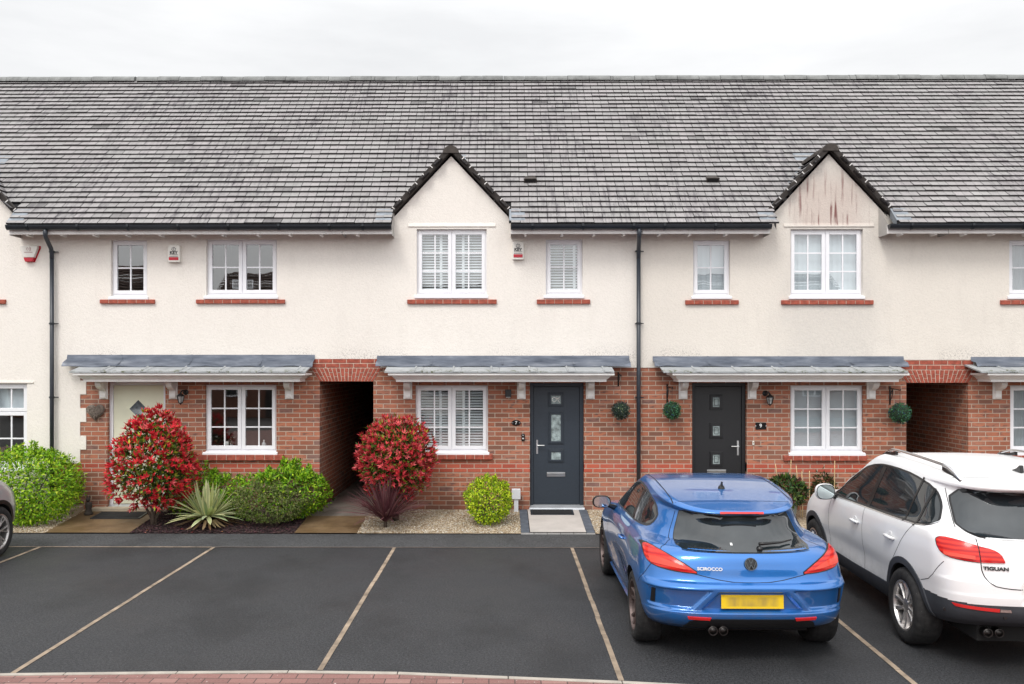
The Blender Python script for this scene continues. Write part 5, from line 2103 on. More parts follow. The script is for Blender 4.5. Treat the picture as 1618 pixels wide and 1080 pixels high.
def blade_plant(label, cat, name, x, y, n, Lr, Wr, seed, pal, wts, el_rng, base_r, droop, stripe=None, dead=0, group=None, seg=6):
    rg = np.random.default_rng(seed)
    t = thing(name, label, cat, (x, y, gz(y)), group=group)
    mb = MB()
    el = np.linspace(el_rng[1], el_rng[0], n) + rg.uniform(-5, 5, n)
    for i in range(n):
        az = i * 2.399963 + rg.uniform(-0.3, 0.3)
        e = R(el[i])
        Ln, wd = rg.uniform(*Lr), rg.uniform(*Wr)
        c = pick(rg, 1, pal, wts, 0.12)[0]
        c2 = pick(rg, 1, stripe, [1] * len(stripe), 0.1)[0] if stripe else c
        hd = Vector((math.cos(az), math.sin(az), 0))
        p = Vector((math.cos(az) * base_r, math.sin(az) * base_r, 0.06 + 0.10 * i / n if el[i] < 40 else 0.10))
        pts = [p.copy()]
        for s in range(seg):
            ee = e - R(droop) * (s / seg) ** 2 * math.cos(e)
            p = p + (hd * math.cos(ee) + Vector((0, 0, 1)) * math.sin(ee)) * (Ln / seg)
            p.z = max(p.z, 0.015)
            pts.append(p.copy())
        sd = Vector((-math.sin(az), math.cos(az), 0))
        vs, cs, fs = [], [], []
        for s, q in enumerate(pts):
            f = s / seg
            ww = wd * (0.55 + 0.9 * f if f < 0.5 else 1.0 * (1 - ((f - 0.5) / 0.5) ** 2.2)) + 0.0008
            tn = (pts[min(s + 1, seg)] - pts[max(s - 1, 0)]).normalized()
            upn = sd.cross(tn)
            vs += [q - sd * ww / 2 + upn * ww * 0.12, q - sd * ww * 0.22, q + sd * ww * 0.22, q + sd * ww / 2 + upn * ww * 0.12]
            cs += [tuple(c2), tuple(c), tuple(c), tuple(c2)]
        for s in range(seg):
            for k in range(3):
                fs.append((s * 4 + k, s * 4 + k + 1, (s + 1) * 4 + k + 1, (s + 1) * 4 + k))
        k0 = len(mb.v)
        mb.v += [tuple(v) for v in vs]
        mb.f += [tuple(j + k0 for j in f) for f in fs]
        mb.c += cs
    mb.build('leaf_rosette', M['leaf_matt'], t, smooth=True, local=True, fix=False)
    if dead:
        md = MB()
        for i in range(dead):
            az = rg.uniform(0, 6.28)
            hd = Vector((math.cos(az), math.sin(az), 0))
            sd = Vector((-math.sin(az), math.cos(az), 0))
            Ln = rg.uniform(0.6, 0.95) * Lr[1]
            pts = [hd * base_r + Vector((0, 0, 0.10)), hd * Ln * 0.4 + Vector((0, 0, 0.10)), hd * Ln * 0.8 + Vector((0, 0, 0.03)), hd * Ln + Vector((0, 0, 0.015))]
            ww = [0.02, 0.024, 0.016, 0.002]
            cc = tuple(pick(rg, 1, [(0.30, 0.21, 0.12), (0.42, 0.33, 0.18), (0.20, 0.12, 0.06)], [1, 1, 1])[0])
            vs = []
            for q, w2 in zip(pts, ww):
                vs += [q - sd * w2, q + sd * w2]
            md.add(vs, [(0, 1, 3, 2), (2, 3, 5, 4), (4, 5, 7, 6)], cc)
        md.build('dead_leaf', M['leaf_matt'], t, local=True, fix=False)
    st = MB()
    st.lathe([(0.0, -0.02), (base_r * 1.3, -0.02), (base_r * 1.1, 0.08), (base_r * 0.6, 0.16), (0.0, 0.18)], (0, 0, 0), 'z', 10)
    st.build('stem', M['bark'], t, smooth=True, local=True)
    return t


def gx_at(px, py):                 # ground point of a plant's foot
    y = -0.7
    for _ in range(6):
        x, y = G(px, py, gz(y))
    return x, y


def PXM(y):                        # metres per photographed pixel at depth y
    return (y - CAMY) / FPX


LIME = [(0.24, 0.46, 0.018), (0.40, 0.60, 0.03), (0.12, 0.28, 0.014), (0.55, 0.66, 0.06), (0.05, 0.13, 0.012)]
# big bright green shrub, far left
y = -0.72
s = PXM(y)
shrub('big bright green shrub at the left edge under the left house window', 'shrub', F(42, 800, y)[0], y, 74 * s, 0.60, 1.10, 0.0, 6300, 0.062, 0.024, LIME, [0.36, 0.24, 0.22, 0.10, 0.08], 21, 'green_shrub', lump=0.20, boxy=2.7, up=0.1, whorl=2, rnd=0.7, shoots=24)
# red photinia by the cream door
y = -0.88
s = PXM(y)
photinia('loose red leaved shrub on bare stems hiding the cream door', F(243, 800, y)[0], y, 66 * s, 0.60, 0.28, 1.80, 1050, 22,
         [(0.68, 0.040, 0.055), (0.56, 0.024, 0.036), (0.76, 0.14, 0.15), (0.42, 0.018, 0.026)], [0.4, 0.3, 0.15, 0.15], 14, 0.34, 0.096)
# low green shrub behind the yucca
y = -0.36
s = PXM(y)
shrub('low leafy green shrub growing against the brick behind the spiky variegated plant', 'shrub', F(325, 790, y)[0], y, 55 * s, 0.33, 0.76, 0.0, 2000, 0.055, 0.022, LIME, [0.34, 0.1, 0.32, 0.02, 0.22], 23, 'green_shrub', lump=0.45, whorl=2, shoots=14)
# variegated yucca
x, y = gx_at(328, 829)
blade_plant('spiky cream and green variegated plant in the bark bed', 'plant', 'variegated_yucca', x, y, 84, (0.46, 0.66), (0.056, 0.076), 24, [(0.42, 0.48, 0.24), (0.54, 0.57, 0.28), (0.28, 0.38, 0.20)], [1, 1, 0.8], (-6, 84), 0.05, 26,
            [(0.72, 0.71, 0.36), (0.78, 0.76, 0.46)], dead=30)
# green shrub by the passage
y = -0.52
s = PXM(y)
shrub('leafy green shrub by the passage corner with ragged upright shoots', 'shrub', F(453, 790, y)[0], y, 59 * s, 0.40, 0.86, 0.0, 3400, 0.066, 0.025, LIME, [0.36, 0.12, 0.30, 0.04, 0.18], 25, 'green_shrub', lump=0.55, whorl=2, up=0.4, shoots=26)
# olive hebe in front of it
y = -0.95
s = PXM(y)
shrub('low olive green small-leaved shrub in front of the ragged green one', 'shrub', F(432, 820, y)[0], y, 59 * s, 0.36, 0.66, 0.0, 4600, 0.032, 0.015,
      [(0.15, 0.20, 0.055), (0.23, 0.27, 0.075), (0.085, 0.12, 0.035), (0.33, 0.34, 0.12), (0.17, 0.12, 0.09)], [0.36, 0.22, 0.26, 0.06, 0.10], 26, 'hebe_shrub', lump=0.34, whorl=2, up=0.6, shoots=30)
# clipped red photinia
y = -0.66
s = PXM(y)
photinia('rounded clipped red leaved shrub under the window of number 7', F(625, 800, y)[0], y, 60 * s, 0.57, 0.38, 1.66, 1400, 27,
         [(0.68, 0.070, 0.085), (0.76, 0.14, 0.15), (0.56, 0.040, 0.055), (0.44, 0.03, 0.04)], [0.36, 0.26, 0.22, 0.16], 14, 0.0, 0.086)
# purple cordyline
x, y = gx_at(609, 834)
blade_plant('spiky dark purple plant in the gravel by the passage path', 'plant', 'purple_cordyline', x, y, 230, (0.56, 0.82), (0.020, 0.029), 28, [(0.12, 0.038, 0.050), (0.17, 0.060, 0.070), (0.25, 0.125, 0.125)], [1, 1, 0.7], (10, 84), 0.025, 30,
            [(0.27, 0.14, 0.14), (0.14, 0.055, 0.065)])
# lime euonymus ball
y = -0.80
s = PXM(y)
shrub('small rounded yellow green shrub in the gravel left of the utility post', 'shrub', F(772, 820, y)[0], y, 39 * s, 0.36, 0.69, 0.02, 3400, 0.038, 0.021,
      [(0.46, 0.62, 0.020), (0.66, 0.74, 0.045), (0.26, 0.42, 0.02), (0.08, 0.18, 0.012)], [0.36, 0.22, 0.26, 0.16], 29, 'euonymus_shrub', lump=0.20, whorl=2, up=0.3, shoots=16)
# potted plants beyond the blue car
y = -0.55
xp = F(1242, 800, y)[0]
t = thing('plant_pot', 'grey plant pot with pale rim between the blue and white cars', 'plant pot', (xp, y, gz(y)))
b = MB()
b.lathe([(0.0, 0.0), (0.14, 0.0), (0.18, 0.27), (0.198, 0.27), (0.198, 0.31), (0.175, 0.31), (0.165, 0.26), (0.0, 0.25)], (0, 0, 0), 'z', 24)
b.build('pot', mat('grey_green_glazed_pot', (0.16, 0.20, 0.20), 0.35, var=0.15), t, smooth=False, local=True)
b = MB()
b.lathe([(0.172, 0.300), (0.206, 0.300), (0.206, 0.318), (0.172, 0.318), (0.172, 0.300)], (0, 0, 0), 'z', 24)
b.build('rim', mat('pale_pot_rim', (0.55, 0.52, 0.40), 0.5, var=0.1), t, local=True)
o = shrub('dark glossy potted shrub between the blue and white cars', 'shrub', xp, y, 0.30, 0.28, 0.66, 0.25, 420, 0.105, 0.032,
      [(0.025, 0.055, 0.018), (0.05, 0.10, 0.02), (0.12, 0.17, 0.03), (0.10, 0.03, 0.025)], [0.45, 0.3, 0.15, 0.1], 30, 'potted_shrub', lump=0.2, whorl=3, up=0.3)
xp = F(1302, 800, -0.3)[0]
shrub('small dark shrub by the white car wing mirror', 'shrub', xp, -0.3, 0.20, 0.18, 0.70, 0.05, 300, 0.075, 0.028,
      [(0.045, 0.055, 0.02), (0.08, 0.09, 0.025), (0.11, 0.05, 0.03)], [0.5, 0.3, 0.2], 31, 'dark_shrub', lump=0.3, whorl=3, up=0.3)
# bamboo canes
M['cane'] = mat('split_bamboo_cane', (0.58, 0.42, 0.22), 0.6, var=0.25, vscale=20)
for i, (pa, ta, pb, tb, lab) in enumerate(((1225, 733, 1232, 776, 'leaning bamboo cane, leftmost, rising from the dark potted shrub'), (1250, 726, 1247, 800, 'tallest bamboo cane at the right side of the dark potted shrub'),
                                           (1258, 736, 1264, 796, 'bamboo cane leaning right beside the potted shrub'), (1267, 744, 1268, 800, 'thin upright bamboo cane between the pot and the white car'),
                                           (1279, 744, 1279, 800, 'short bamboo cane nearest the white car bonnet'), (1319, 728, 1318, 800, 'bamboo cane above the white car wing mirror'))):
    y = -0.38 - 0.03 * i
    xa_, za_ = F(pa, ta, y)
    xb_, zb_ = F(pb, tb, y)
    k = (gz(y) - zb_) / (za_ - zb_)
    xg = xb_ + (xa_ - xb_) * k
    b = MB()
    zz = np.linspace(gz(y) - 0.05, za_, 7)
    pts = [(xg + (xa_ - xg) * (q - zz[0]) / (zz[-1] - zz[0]), y, q) for q in zz]
    b.tube(pts, [0.0075, 0.0068] * 3 + [0.006], 8)
    o = b.build('bamboo_cane', M['cane'], None, smooth=True)
    tag(o, lab, 'garden cane', 'bamboo canes by the potted plants')

# hanging topiary balls on scrolled brackets
TOP_G = [(0.035, 0.13, 0.05), (0.06, 0.20, 0.09), (0.10, 0.27, 0.14), (0.03, 0.07, 0.14)]


def topiary(px, py, rpx, label, blabel, bpx, bpy0, bpy1, flip, pal, wts, seed, side):
    y = -0.22
    x, z = F(px, py, y)
    r = rpx * PXM(y)
    rg = np.random.default_rng(seed)
    t = thing('topiary_ball', label, 'topiary ball', (x, y, z), group='hanging topiary balls')
    n = 900
    u = unit(rg.normal(size=(n, 3)))
    leaf_mesh('leaves', u * r * rg.uniform(0.80, 0.98, (n, 1)), unit(u * 0.6 + rg.normal(size=(n, 3)) * 0.6), unit(u + rg.normal(size=(n, 3)) * 0.3), rg.uniform(0.022, 0.036, n), rg.uniform(0.012, 0.018, n), pick(rg, n, pal, wts), M['leaf'], t)
    b = MB()
    b.lathe([(r * 0.86 * math.sin(a), -r * 0.86 * math.cos(a)) for a in np.linspace(0, math.pi, 14)], (0, 0, 0), 'z', 20)
    b.build('core', mat('dark_green_core', (0.012, 0.03, 0.014), 0.9, var=0.2), t, smooth=True, local=True)
    b = MB()
    xb, z1 = F(bpx, bpy0, 0)
    z0 = F(bpx, bpy1, 0)[1]
    ztip = z1 - 0.07
    b.tube([(0, 0, r * 0.8), (0, 0, max(ztip - z - 0.01, r))], 0.003, 5)
    b.build('hanging_wire', M['black_metal'], t, local=True)
    k = thing('hanging_bracket', blabel, 'bracket', (xb, 0, (z0 + z1) / 2), group='scrolled plant brackets')
    h = (z1 - z0) / 2
    m_ = MB()
    m_.box(-0.011, 0.011, -0.012, 0.0, -h, h)
    m_.tube([(0, -0.012, h * 0.75), (0, -0.10, h * 0.72), (x - xb, y - 0.02, ztip - (z0 + z1) / 2 + 0.005), (x - xb, y - 0.035, ztip - (z0 + z1) / 2 + 0.03)], 0.008, 7)
    m_.tube([(0, -0.012, -h * 0.55), (0, -0.06, -h * 0.35), (0, -0.10, 0.1 * h), (0, -0.115, h * 0.55), (0, -0.085, h * 0.66)], 0.006, 7)
    m_.build('arm', M['black_metal'], k, smooth=True, local=True)
    sc_ = MB()
    for cx_, cz_, rr in ((-0.05, h * 0.25, 0.032), (-0.085, h * 0.45, 0.022)):
        sc_.tube([(0, cx_ + rr * (1 - i * 0.05) * math.cos(i * 0.55), cz_ + rr * (1 - i * 0.05) * math.sin(i * 0.55)) for i in range(14)], 0.005, 6)
    sc_.build('scroll', M['black_metal'], k, smooth=True, local=True)


topiary(981, 648.5, 14.5, 'dark grey green hanging ball on the brick right of the dark grey door', 'black scrolled bracket above the dark grey green hanging ball', 977, 588, 610, 1,
        [(0.03, 0.045, 0.05), (0.06, 0.075, 0.08), (0.14, 0.17, 0.13), (0.25, 0.28, 0.16)], [0.4, 0.3, 0.2, 0.1], 41, 0)
topiary(1062, 648.5, 14, 'green hanging ball on the brick left of the black door', 'black scrolled bracket left of the black door', 1054, 607, 637, 1, TOP_G, [0.3, 0.35, 0.2, 0.15], 42, 1)
topiary(1422, 653, 16.5, 'largest green hanging ball beside the right passage', 'black scrolled bracket beside the right passage', 1406, 610, 639, 1, TOP_G, [0.3, 0.3, 0.2, 0.2], 43, 1)

# small things on the window boards of the house with the cream door
def sill_thing(name, cat, label, px, py, y, prof, m, part, lean=None):
    x, z = F(px, py, y)
    t = thing(name, label, cat, (x, y, z))
    b = MB()
    b.lathe(prof, (0, 0, 0), 'z', 16)
    b.build(part, m, t, smooth=True, local=True)
    return t


M['wax'] = mat('white_wax', (0.8, 0.78, 0.72), 0.5, var=0.03)
M['ceramic'] = mat('white_ceramic', (0.78, 0.78, 0.78), 0.25, var=0.03)
zb5 = F(350, 705, YF + 0.16)[1]
t = sill_thing('candle', 'candle', 'white pillar candle on the ground floor window board above the yucca', 359, 706, YF + 0.16, [(0.0, 0.0), (0.03, 0.0), (0.03, 0.09), (0.0, 0.092)], M['wax'], 'wax')
b = MB()
b.tube([(0, 0, 0.09), (0.002, 0, 0.105)], 0.002, 5)
b.build('wick', M['black_metal'], t, local=True)
t = sill_thing('bottle', 'ornament', 'white bottle shaped ornament at the right of the cream door house window', 417, 706, YF + 0.16, [(0.0, 0.0), (0.036, 0.0), (0.04, 0.03), (0.034, 0.06), (0.012, 0.085), (0.012, 0.105), (0.0, 0.106)], M['ceramic'], 'body')
b = MB()
b.lathe([(0.0, 0.105), (0.014, 0.105), (0.014, 0.118), (0.0, 0.12)], (0, 0, 0), 'z', 10)
b.build('stopper', M['wax'], t, local=True)
x, z = F(366, 706, YF + 0.17)
t = thing('flower_pot', 'tiny pot of white flowers beside the candle', 'flower pot', (x, YF + 0.17, z))
b = MB()
b.lathe([(0.0, 0.0), (0.02, 0.0), (0.026, 0.045), (0.0, 0.045)], (0, 0, 0), 'z', 12)
b.build('pot', M['ceramic'], t, local=True)
rg = np.random.default_rng(2)
q = np.stack([rg.uniform(-0.03, 0.03, 40), rg.uniform(-0.02, 0.02, 40), rg.uniform(0.05, 0.16, 40)], 1)
leaf_mesh('flowers', q, rg.normal(size=(40, 3)) + np.array([0, 0, 0.8]), rg.normal(size=(40, 3)), 0.025, 0.014, pick(rg, 40, [(0.75, 0.75, 0.7), (0.08, 0.18, 0.04)], [1, 1.2]), M['leaf'], t)


def photo_frame(px, py, label, rz):
    y = YF + 0.17
    x, z = F(px, py, y)
    t = thing('photo_frame', label, 'photo frame', (x, y, z), rz)
    b = MB()
    sash_ring(b, -0.06, 0.06, 0.0, 0.15, 0.016, -0.01, 0.01)
    b.build('frame', M['white_pvc'], t, local=True)
    b = MB()
    b.box(-0.045, 0.045, -0.002, 0.004, 0.015, 0.135)
    b.build('picture', mat('grey_print_paper', (0.25, 0.25, 0.26), 0.5, var=0.5, vscale=30), t, local=True)
    b = MB()
    b.box(-0.015, 0.015, 0.01, 0.03, 0.0, 0.10)
    b.build('stand', M['black_plastic'], t, local=True)


photo_frame(373, 456, 'left white photo frame in the upper double window above the cream door', R(15))
photo_frame(395, 456, 'right white photo frame in the upper double window above the cream door', R(-15))

# ------------------------------------------------------------------ cars
def paint(name, c, flake=0.0, rough=0.32, coat=1.0, metal=0.0):
    t = NT(name)
    p = t.objc()
    n1 = t.noise(p, 3.0, 4)
    col = t.ramp(n1, [(0.3, tuple(x * 0.96 for x in c)), (0.7, c)])
    X, Y, Z = sxyz(t, p)
    # road film low down on the bodywork
    dirt = t.math('MULTIPLY', t.maprange(Z, 0.75, 0.25), t.ramp(t.noise(p, 9, 5, 0.65), [(0.4, 0.05), (0.75, 0.45)]))
    col = t.mix(dirt, col, (0.16, 0.145, 0.13))
    t.color(col)
    t.set(rough, metal, 0.5)
    t.b.inputs['Coat Weight'].default_value = coat
    t.b.inputs['Coat Roughness'].default_value = 0.03
    t.b.inputs['Coat IOR'].default_value = 1.6
    if flake:
        t.bump(t.noise(p, 900, 1), flake, 0.0008)
    return t.m


M['blue_paint'] = paint('metallic_blue_paint', (0.010, 0.155, 0.50), 0.05, 0.30, 1.0, 0.45)
M['white_car'] = paint('white_car_paint', (0.86, 0.86, 0.865), 0.0, 0.4, 0.5)
M['silver_paint'] = paint('silver_grey_paint', (0.50, 0.51, 0.54), 0.05, 0.3, 1.0, 0.35)
M['car_glass'] = mat('dark_car_glass', (0.016, 0.022, 0.026), 0.03, var=0.35, vscale=3, spec=1.0, obj_space=True)
M['car_black'] = mat('black_car_trim', (0.012, 0.012, 0.013), 0.32, var=0.1, obj_space=True)
M['car_plastic'] = mat('dark_grey_cladding', (0.040, 0.044, 0.052), 0.62, var=0.22, vscale=5, bump=0.15, bscale=250, obj_space=True)
M['gap'] = mat('panel_gap', (0.004, 0.004, 0.005), 0.8, var=0)
M['liner'] = mat('wheel_arch_liner', (0.008, 0.008, 0.008), 0.95, var=0)
M['chrome'] = mat('satin_chrome', (0.70, 0.70, 0.71), 0.14, 1.0, var=0.03)
M['badge'] = mat('silver_badge', (0.72, 0.72, 0.73), 0.25, 0.2, var=0)
M['pipe'] = mat('sooty_exhaust_steel', (0.075, 0.07, 0.068), 0.4, 1.0, var=0.3)
M['mirror'] = mat('mirror_glass', (0.62, 0.70, 0.70), 0.02, 1.0, var=0)
M['alloy'] = mat('silver_alloy', (0.55, 0.53, 0.52), 0.34, 0.85, var=0.15, vscale=8, obj_space=True)
M['dark_alloy'] = mat('brake_dusted_dark_alloy', (0.115, 0.085, 0.080), 0.42, 0.6, var=0.35, vscale=8, obj_space=True)
M['yellow_plate'] = None


def tyre_material():
    t = NT('tyre_rubber')
    p = t.objc()
    c = t.ramp(t.noise(p, 20, 5), [(0.3, (0.014, 0.014, 0.015)), (0.75, (0.038, 0.037, 0.037))])
    sp = t.ramp(t.noise(p, 120, 1), [(0.76, 0.0), (0.79, 0.5)])
    t.color(t.mix(sp, c, (0.4, 0.39, 0.38)))
    t.set(0.82, 0.0, 0.3)
    return t.m


M['tyre'] = tyre_material()


def lamp_material(name, a, b):
    t = NT(name)
    p = t.objc()
    X, Y, Z = sxyz(t, p)
    wv = t.n('ShaderNodeTexWave')
    wv.wave_type = 'BANDS'
    wv.bands_direction = 'Z'
    wv.inputs['Scale'].default_value = 9.0
    wv.inputs['Distortion'].default_value = 1.2
    t.l(p, wv.inputs['Vector'])
    t.color(t.mix(wv.outputs['Fac'], a, b))
    t.set(0.22, 0.0, 0.35)
    t.b.inputs['Coat Weight'].default_value = 0.25
    return t.m


M['tail_red'] = lamp_material('red_tail_lamp', (0.42, 0.004, 0.008), (0.74, 0.03, 0.015))
M['tail_inner'] = mat('bright_red_lamp_bar', (0.72, 0.05, 0.02), 0.15, var=0.15, spec=0.7)
M['reflector'] = mat('red_reflector', (0.62, 0.02, 0.02), 0.18, var=0.1, spec=0.7)


def plate_material():
    t = NT('yellow_number_plate')
    p = t.objc()
    n1 = t.noise(t.mapping(p, (16, 1, 7)), 1.0, 2, 0.4)
    X, Y, Z = sxyz(t, p)
    k = t.math('MULTIPLY', t.maprange(t.math('ABSOLUTE', X), 0.235, 0.19), t.maprange(t.math('ABSOLUTE', Z), 0.048, 0.03))
    t.color(t.mix(t.math('MULTIPLY', k, t.ramp(n1, [(0.3, 0.25), (0.65, 0.9)])), (0.80, 0.56, 0.015), (0.40, 0.29, 0.06)))
    t.set(0.35, 0.0, 0.5)
    return t.m


M['yellow_plate'] = plate_material()


def pchip(x, y):
    x, y = np.asarray(x, float), np.asarray(y, float)
    h = np.diff(x)
    d_ = np.diff(y) / h
    m = np.zeros_like(y)
    for i in range(1, len(x) - 1):
        if d_[i - 1] * d_[i] > 0:
            w1, w2 = 2 * h[i] + h[i - 1], h[i] + 2 * h[i - 1]
            m[i] = (w1 + w2) / (w1 / d_[i - 1] + w2 / d_[i])
    m[0], m[-1] = d_[0], d_[-1]

    def f(q):
        q = np.clip(np.asarray(q, float), x[0], x[-1])
        i = np.clip(np.searchsorted(x, q, side='right') - 1, 0, len(x) - 2)
        t = (q - x[i]) / h[i]
        return ((2 * t ** 3 - 3 * t ** 2 + 1) * y[i] + (t ** 3 - 2 * t ** 2 + t) * h[i] * m[i] + (-2 * t ** 3 + 3 * t ** 2) * y[i + 1] + (t ** 3 - t ** 2) * h[i] * m[i + 1])
    return f


def car_surface(sp, nv=190, nt_=250):
    """closed body: rings of plan outline stacked from the sill to the roof edge, then a roof cap"""
    v_k = np.array([r[0] for r in sp['rings']], float)
    cols = np.array([r[1:] for r in sp['rings']], float)      # w, yr, yf, Dr, nr, Df, nf
    fs = [pchip(v_k, cols[:, i]) for i in range(cols.shape[1])]
    zlo, zb, zr = (pchip(*sp[k]) for k in ('zlo', 'zb', 'zr'))
    vs_ = np.unique(np.concatenate([np.linspace(0, 1, nv // 2), np.linspace(1, 2, nv // 2), v_k]))
    rings = []
    th = np.linspace(0, math.pi / 2, 400)
    for v in vs_:
        w_, yr, yf, Dr, nr, Df, nf = [float(f(v)) for f in fs]
        e, ef = 2 / nr, 2 / nf
        rx, ry = w_ * np.sin(th) ** e, yr + Dr * (1 - np.cos(th) ** e)
        fx, fy = w_ * np.sin(th[::-1]) ** ef, yf - Df * (1 - np.cos(th[::-1]) ** ef)
        sy = np.linspace(yr + Dr, yf - Df, 200)
        X = np.concatenate([rx, np.full(200, w_), fx])
        Y = np.concatenate([ry, sy, fy])
        # gentle plan curvature of the sides
        ym = sp['ym']
        X = X * (1 - sp['plan'] * ((Y - ym) / 2.1) ** 2)
        d_ = np.concatenate([[0], np.cumsum(np.hypot(np.diff(X), np.diff(Y)))])
        # denser at the tail, where the photograph looks
        u = np.linspace(0, 1, nt_)
        q = np.interp(u, [0, 0.52, 1], [0, 0.26, 1]) * d_[-1]
        x_, y_ = np.interp(q, d_, X), np.interp(q, d_, Y)
        if v <= 1:
            z_ = zlo(y_) + (zb(y_) - zlo(y_)) * v
        else:
            z_ = zb(y_) + (zr(y_) - zb(y_)) * (v - 1)
        rings.append(np.stack([x_, y_, z_], 1))
    P = np.array(rings)
    top = P[-1]
    cap = []
    for s in np.linspace(1, 0, 13)[1:]:
        c = top.copy()
        c[:, 0] *= s
        c[:, 2] += sp['crown'] * (1 - s * s) * np.minimum(1.0, np.minimum(c[:, 1] - top[0, 1], top[-1, 1] - c[:, 1]) / 0.35 + 0.15)
        cap.append(c)
    P = np.concatenate([P, np.array(cap)])
    if 'warp' in sp:
        P = sp['warp'](P)
    nR = len(P)
    Lf = P.copy()
    Lf[:, :, 0] *= -1
    V = np.concatenate([P.reshape(-1, 3), Lf.reshape(-1, 3)])
    n2 = nR * nt_
    F_ = []
    for r in range(nR - 1):
        for k in range(nt_ - 1):
            a, b, c, d_ = r * nt_ + k, r * nt_ + k + 1, (r + 1) * nt_ + k + 1, (r + 1) * nt_ + k
            F_.append((a, b, c, d_))
            F_.append((n2 + a, n2 + d_, n2 + c, n2 + b))
    # floor
    for k in range(nt_ - 1):
        F_.append((k, n2 + k, n2 + k + 1, k + 1))
    return V, F_


def make_body(sp, mat_, arches, liner):
    V, F_ = car_surface(sp)
    me = bpy.data.meshes.new('body')
    me.from_pydata(V.tolist(), [], F_)
    bm = bmesh.new()
    bm.from_mesh(me)
    bmesh.ops.remove_doubles(bm, verts=bm.verts, dist=0.0004)
    bmesh.ops.dissolve_degenerate(bm, edges=bm.edges, dist=0.0002)
    bmesh.ops.recalc_face_normals(bm, faces=bm.faces)
    tree = BVHTree.FromBMesh(bm)
    bm.to_mesh(me)
    bm.free()
    o = obj('body', me, mat_)
    cut = []
    for (y, z, r) in arches:
        b = MB()
        n = 48
        prof = [(y + r * math.cos(2 * math.pi * k / n), z + r * math.sin(2 * math.pi * k / n)) for k in range(n)]
        b.prism(prof, 'x', -1.2, 1.2)
        cut.append(b.build('arch_cutter', liner))
    for c in cut:
        md = o.modifiers.new('cut', 'BOOLEAN')
        md.operation = 'DIFFERENCE'
        md.object = c
        md.solver = 'EXACT'
        md.material_mode = 'TRANSFER'
    dg = bpy.context.evaluated_depsgraph_get()
    dg.update()
    new = bpy.data.meshes.new_from_object(o.evaluated_get(dg))
    bpy.data.objects.remove(o)
    for c in cut:
        bpy.data.objects.remove(c)
    new.polygons.foreach_set('use_smooth', [True] * len(new.polygons))
    try:
        new.set_sharp_from_angle(angle=R(38))
    except Exception:
        pass
    return new, tree


def split_faces(me, test, name):
    """take the faces for which test(centre, normal) holds out of me into a mesh of their own"""
    bm = bmesh.new()
    bm.from_mesh(me)
    pick_ = [f for f in bm.faces if test(f.calc_center_median(), f.normal)]
    b2 = bmesh.new()
    mp_ = {}
    for f in pick_:
        vs = []
        for v in f.verts:
            if v not in mp_:
                mp_[v] = b2.verts.new(v.co)
            vs.append(mp_[v])
        try:
            nf = b2.faces.new(vs)
            nf.smooth = True
            nf.material_index = f.material_index
        except ValueError:
            pass
    out_ = bpy.data.meshes.new(name)
    b2.to_mesh(out_)
    b2.free()
    bmesh.ops.delete(bm, geom=pick_, context='FACES')
    bm.to_mesh(me)
    bm.free()
    return out_


def resample(pts, n):
    p = np.asarray(pts, float)
    d_ = np.concatenate([[0], np.cumsum(np.linalg.norm(np.diff(p, axis=0), axis=1))])
    q = np.linspace(0, d_[-1], n)
    return np.stack([np.interp(q, d_, p[:, i]) for i in range(p.shape[1])], 1)


def smooth_line(pts, n, it=2):
    p = np.asarray(pts, float)
    for _ in range(it):                       # corner cutting, ends kept
        q = [p[0]]
        for a, b in zip(p[:-1], p[1:]):
            q += [a * 0.75 + b * 0.25, a * 0.25 + b * 0.75]
        q.append(p[-1])
        p = np.array(q)
    return resample(p, n)


def caster(tree, view):
    def f(a, b):
        if view == 'rear':                    # a = x, b = z
            o_, d_ = Vector((a, -4, b)), Vector((0, 1, 0))
        elif view == 'front':
            o_, d_ = Vector((a, 8, b)), Vector((0, -1, 0))
        elif view == 'left':                  # a = y, b = z
            o_, d_ = Vector((-3, a, b)), Vector((1, 0, 0))
        elif view == 'right':
            o_, d_ = Vector((3, a, b)), Vector((-1, 0, 0))
        else:                                 # top: a = x, b = y
            o_, d_ = Vector((a, b, 4)), Vector((0, 0, -1))
        h = tree.ray_cast(o_, d_)
        if h[0] is None:
            h = tree.find_nearest(o_ + d_ * 3.2)
            return h[0], (h[1] if h[1].dot(d_) < 0 else -h[1])
        nrm = h[1]
        if nrm.dot(d_) > 0:
            nrm = -nrm
        return h[0], nrm
    return f


def grow(pts, e):
    """outline offset outwards by e (closed loop of 2D points)"""
    p = np.asarray(pts, float)
    n = len(p)
    area = 0.5 * np.sum(p[:, 0] * np.roll(p[:, 1], -1) - np.roll(p[:, 0], -1) * p[:, 1])
    t = np.roll(p, -1, 0) - np.roll(p, 1, 0)
    t /= np.maximum(np.linalg.norm(t, axis=1, keepdims=True), 1e-9)
    nr = np.stack([t[:, 1], -t[:, 0]], 1) * (1 if area > 0 else -1)
    return p + nr * e


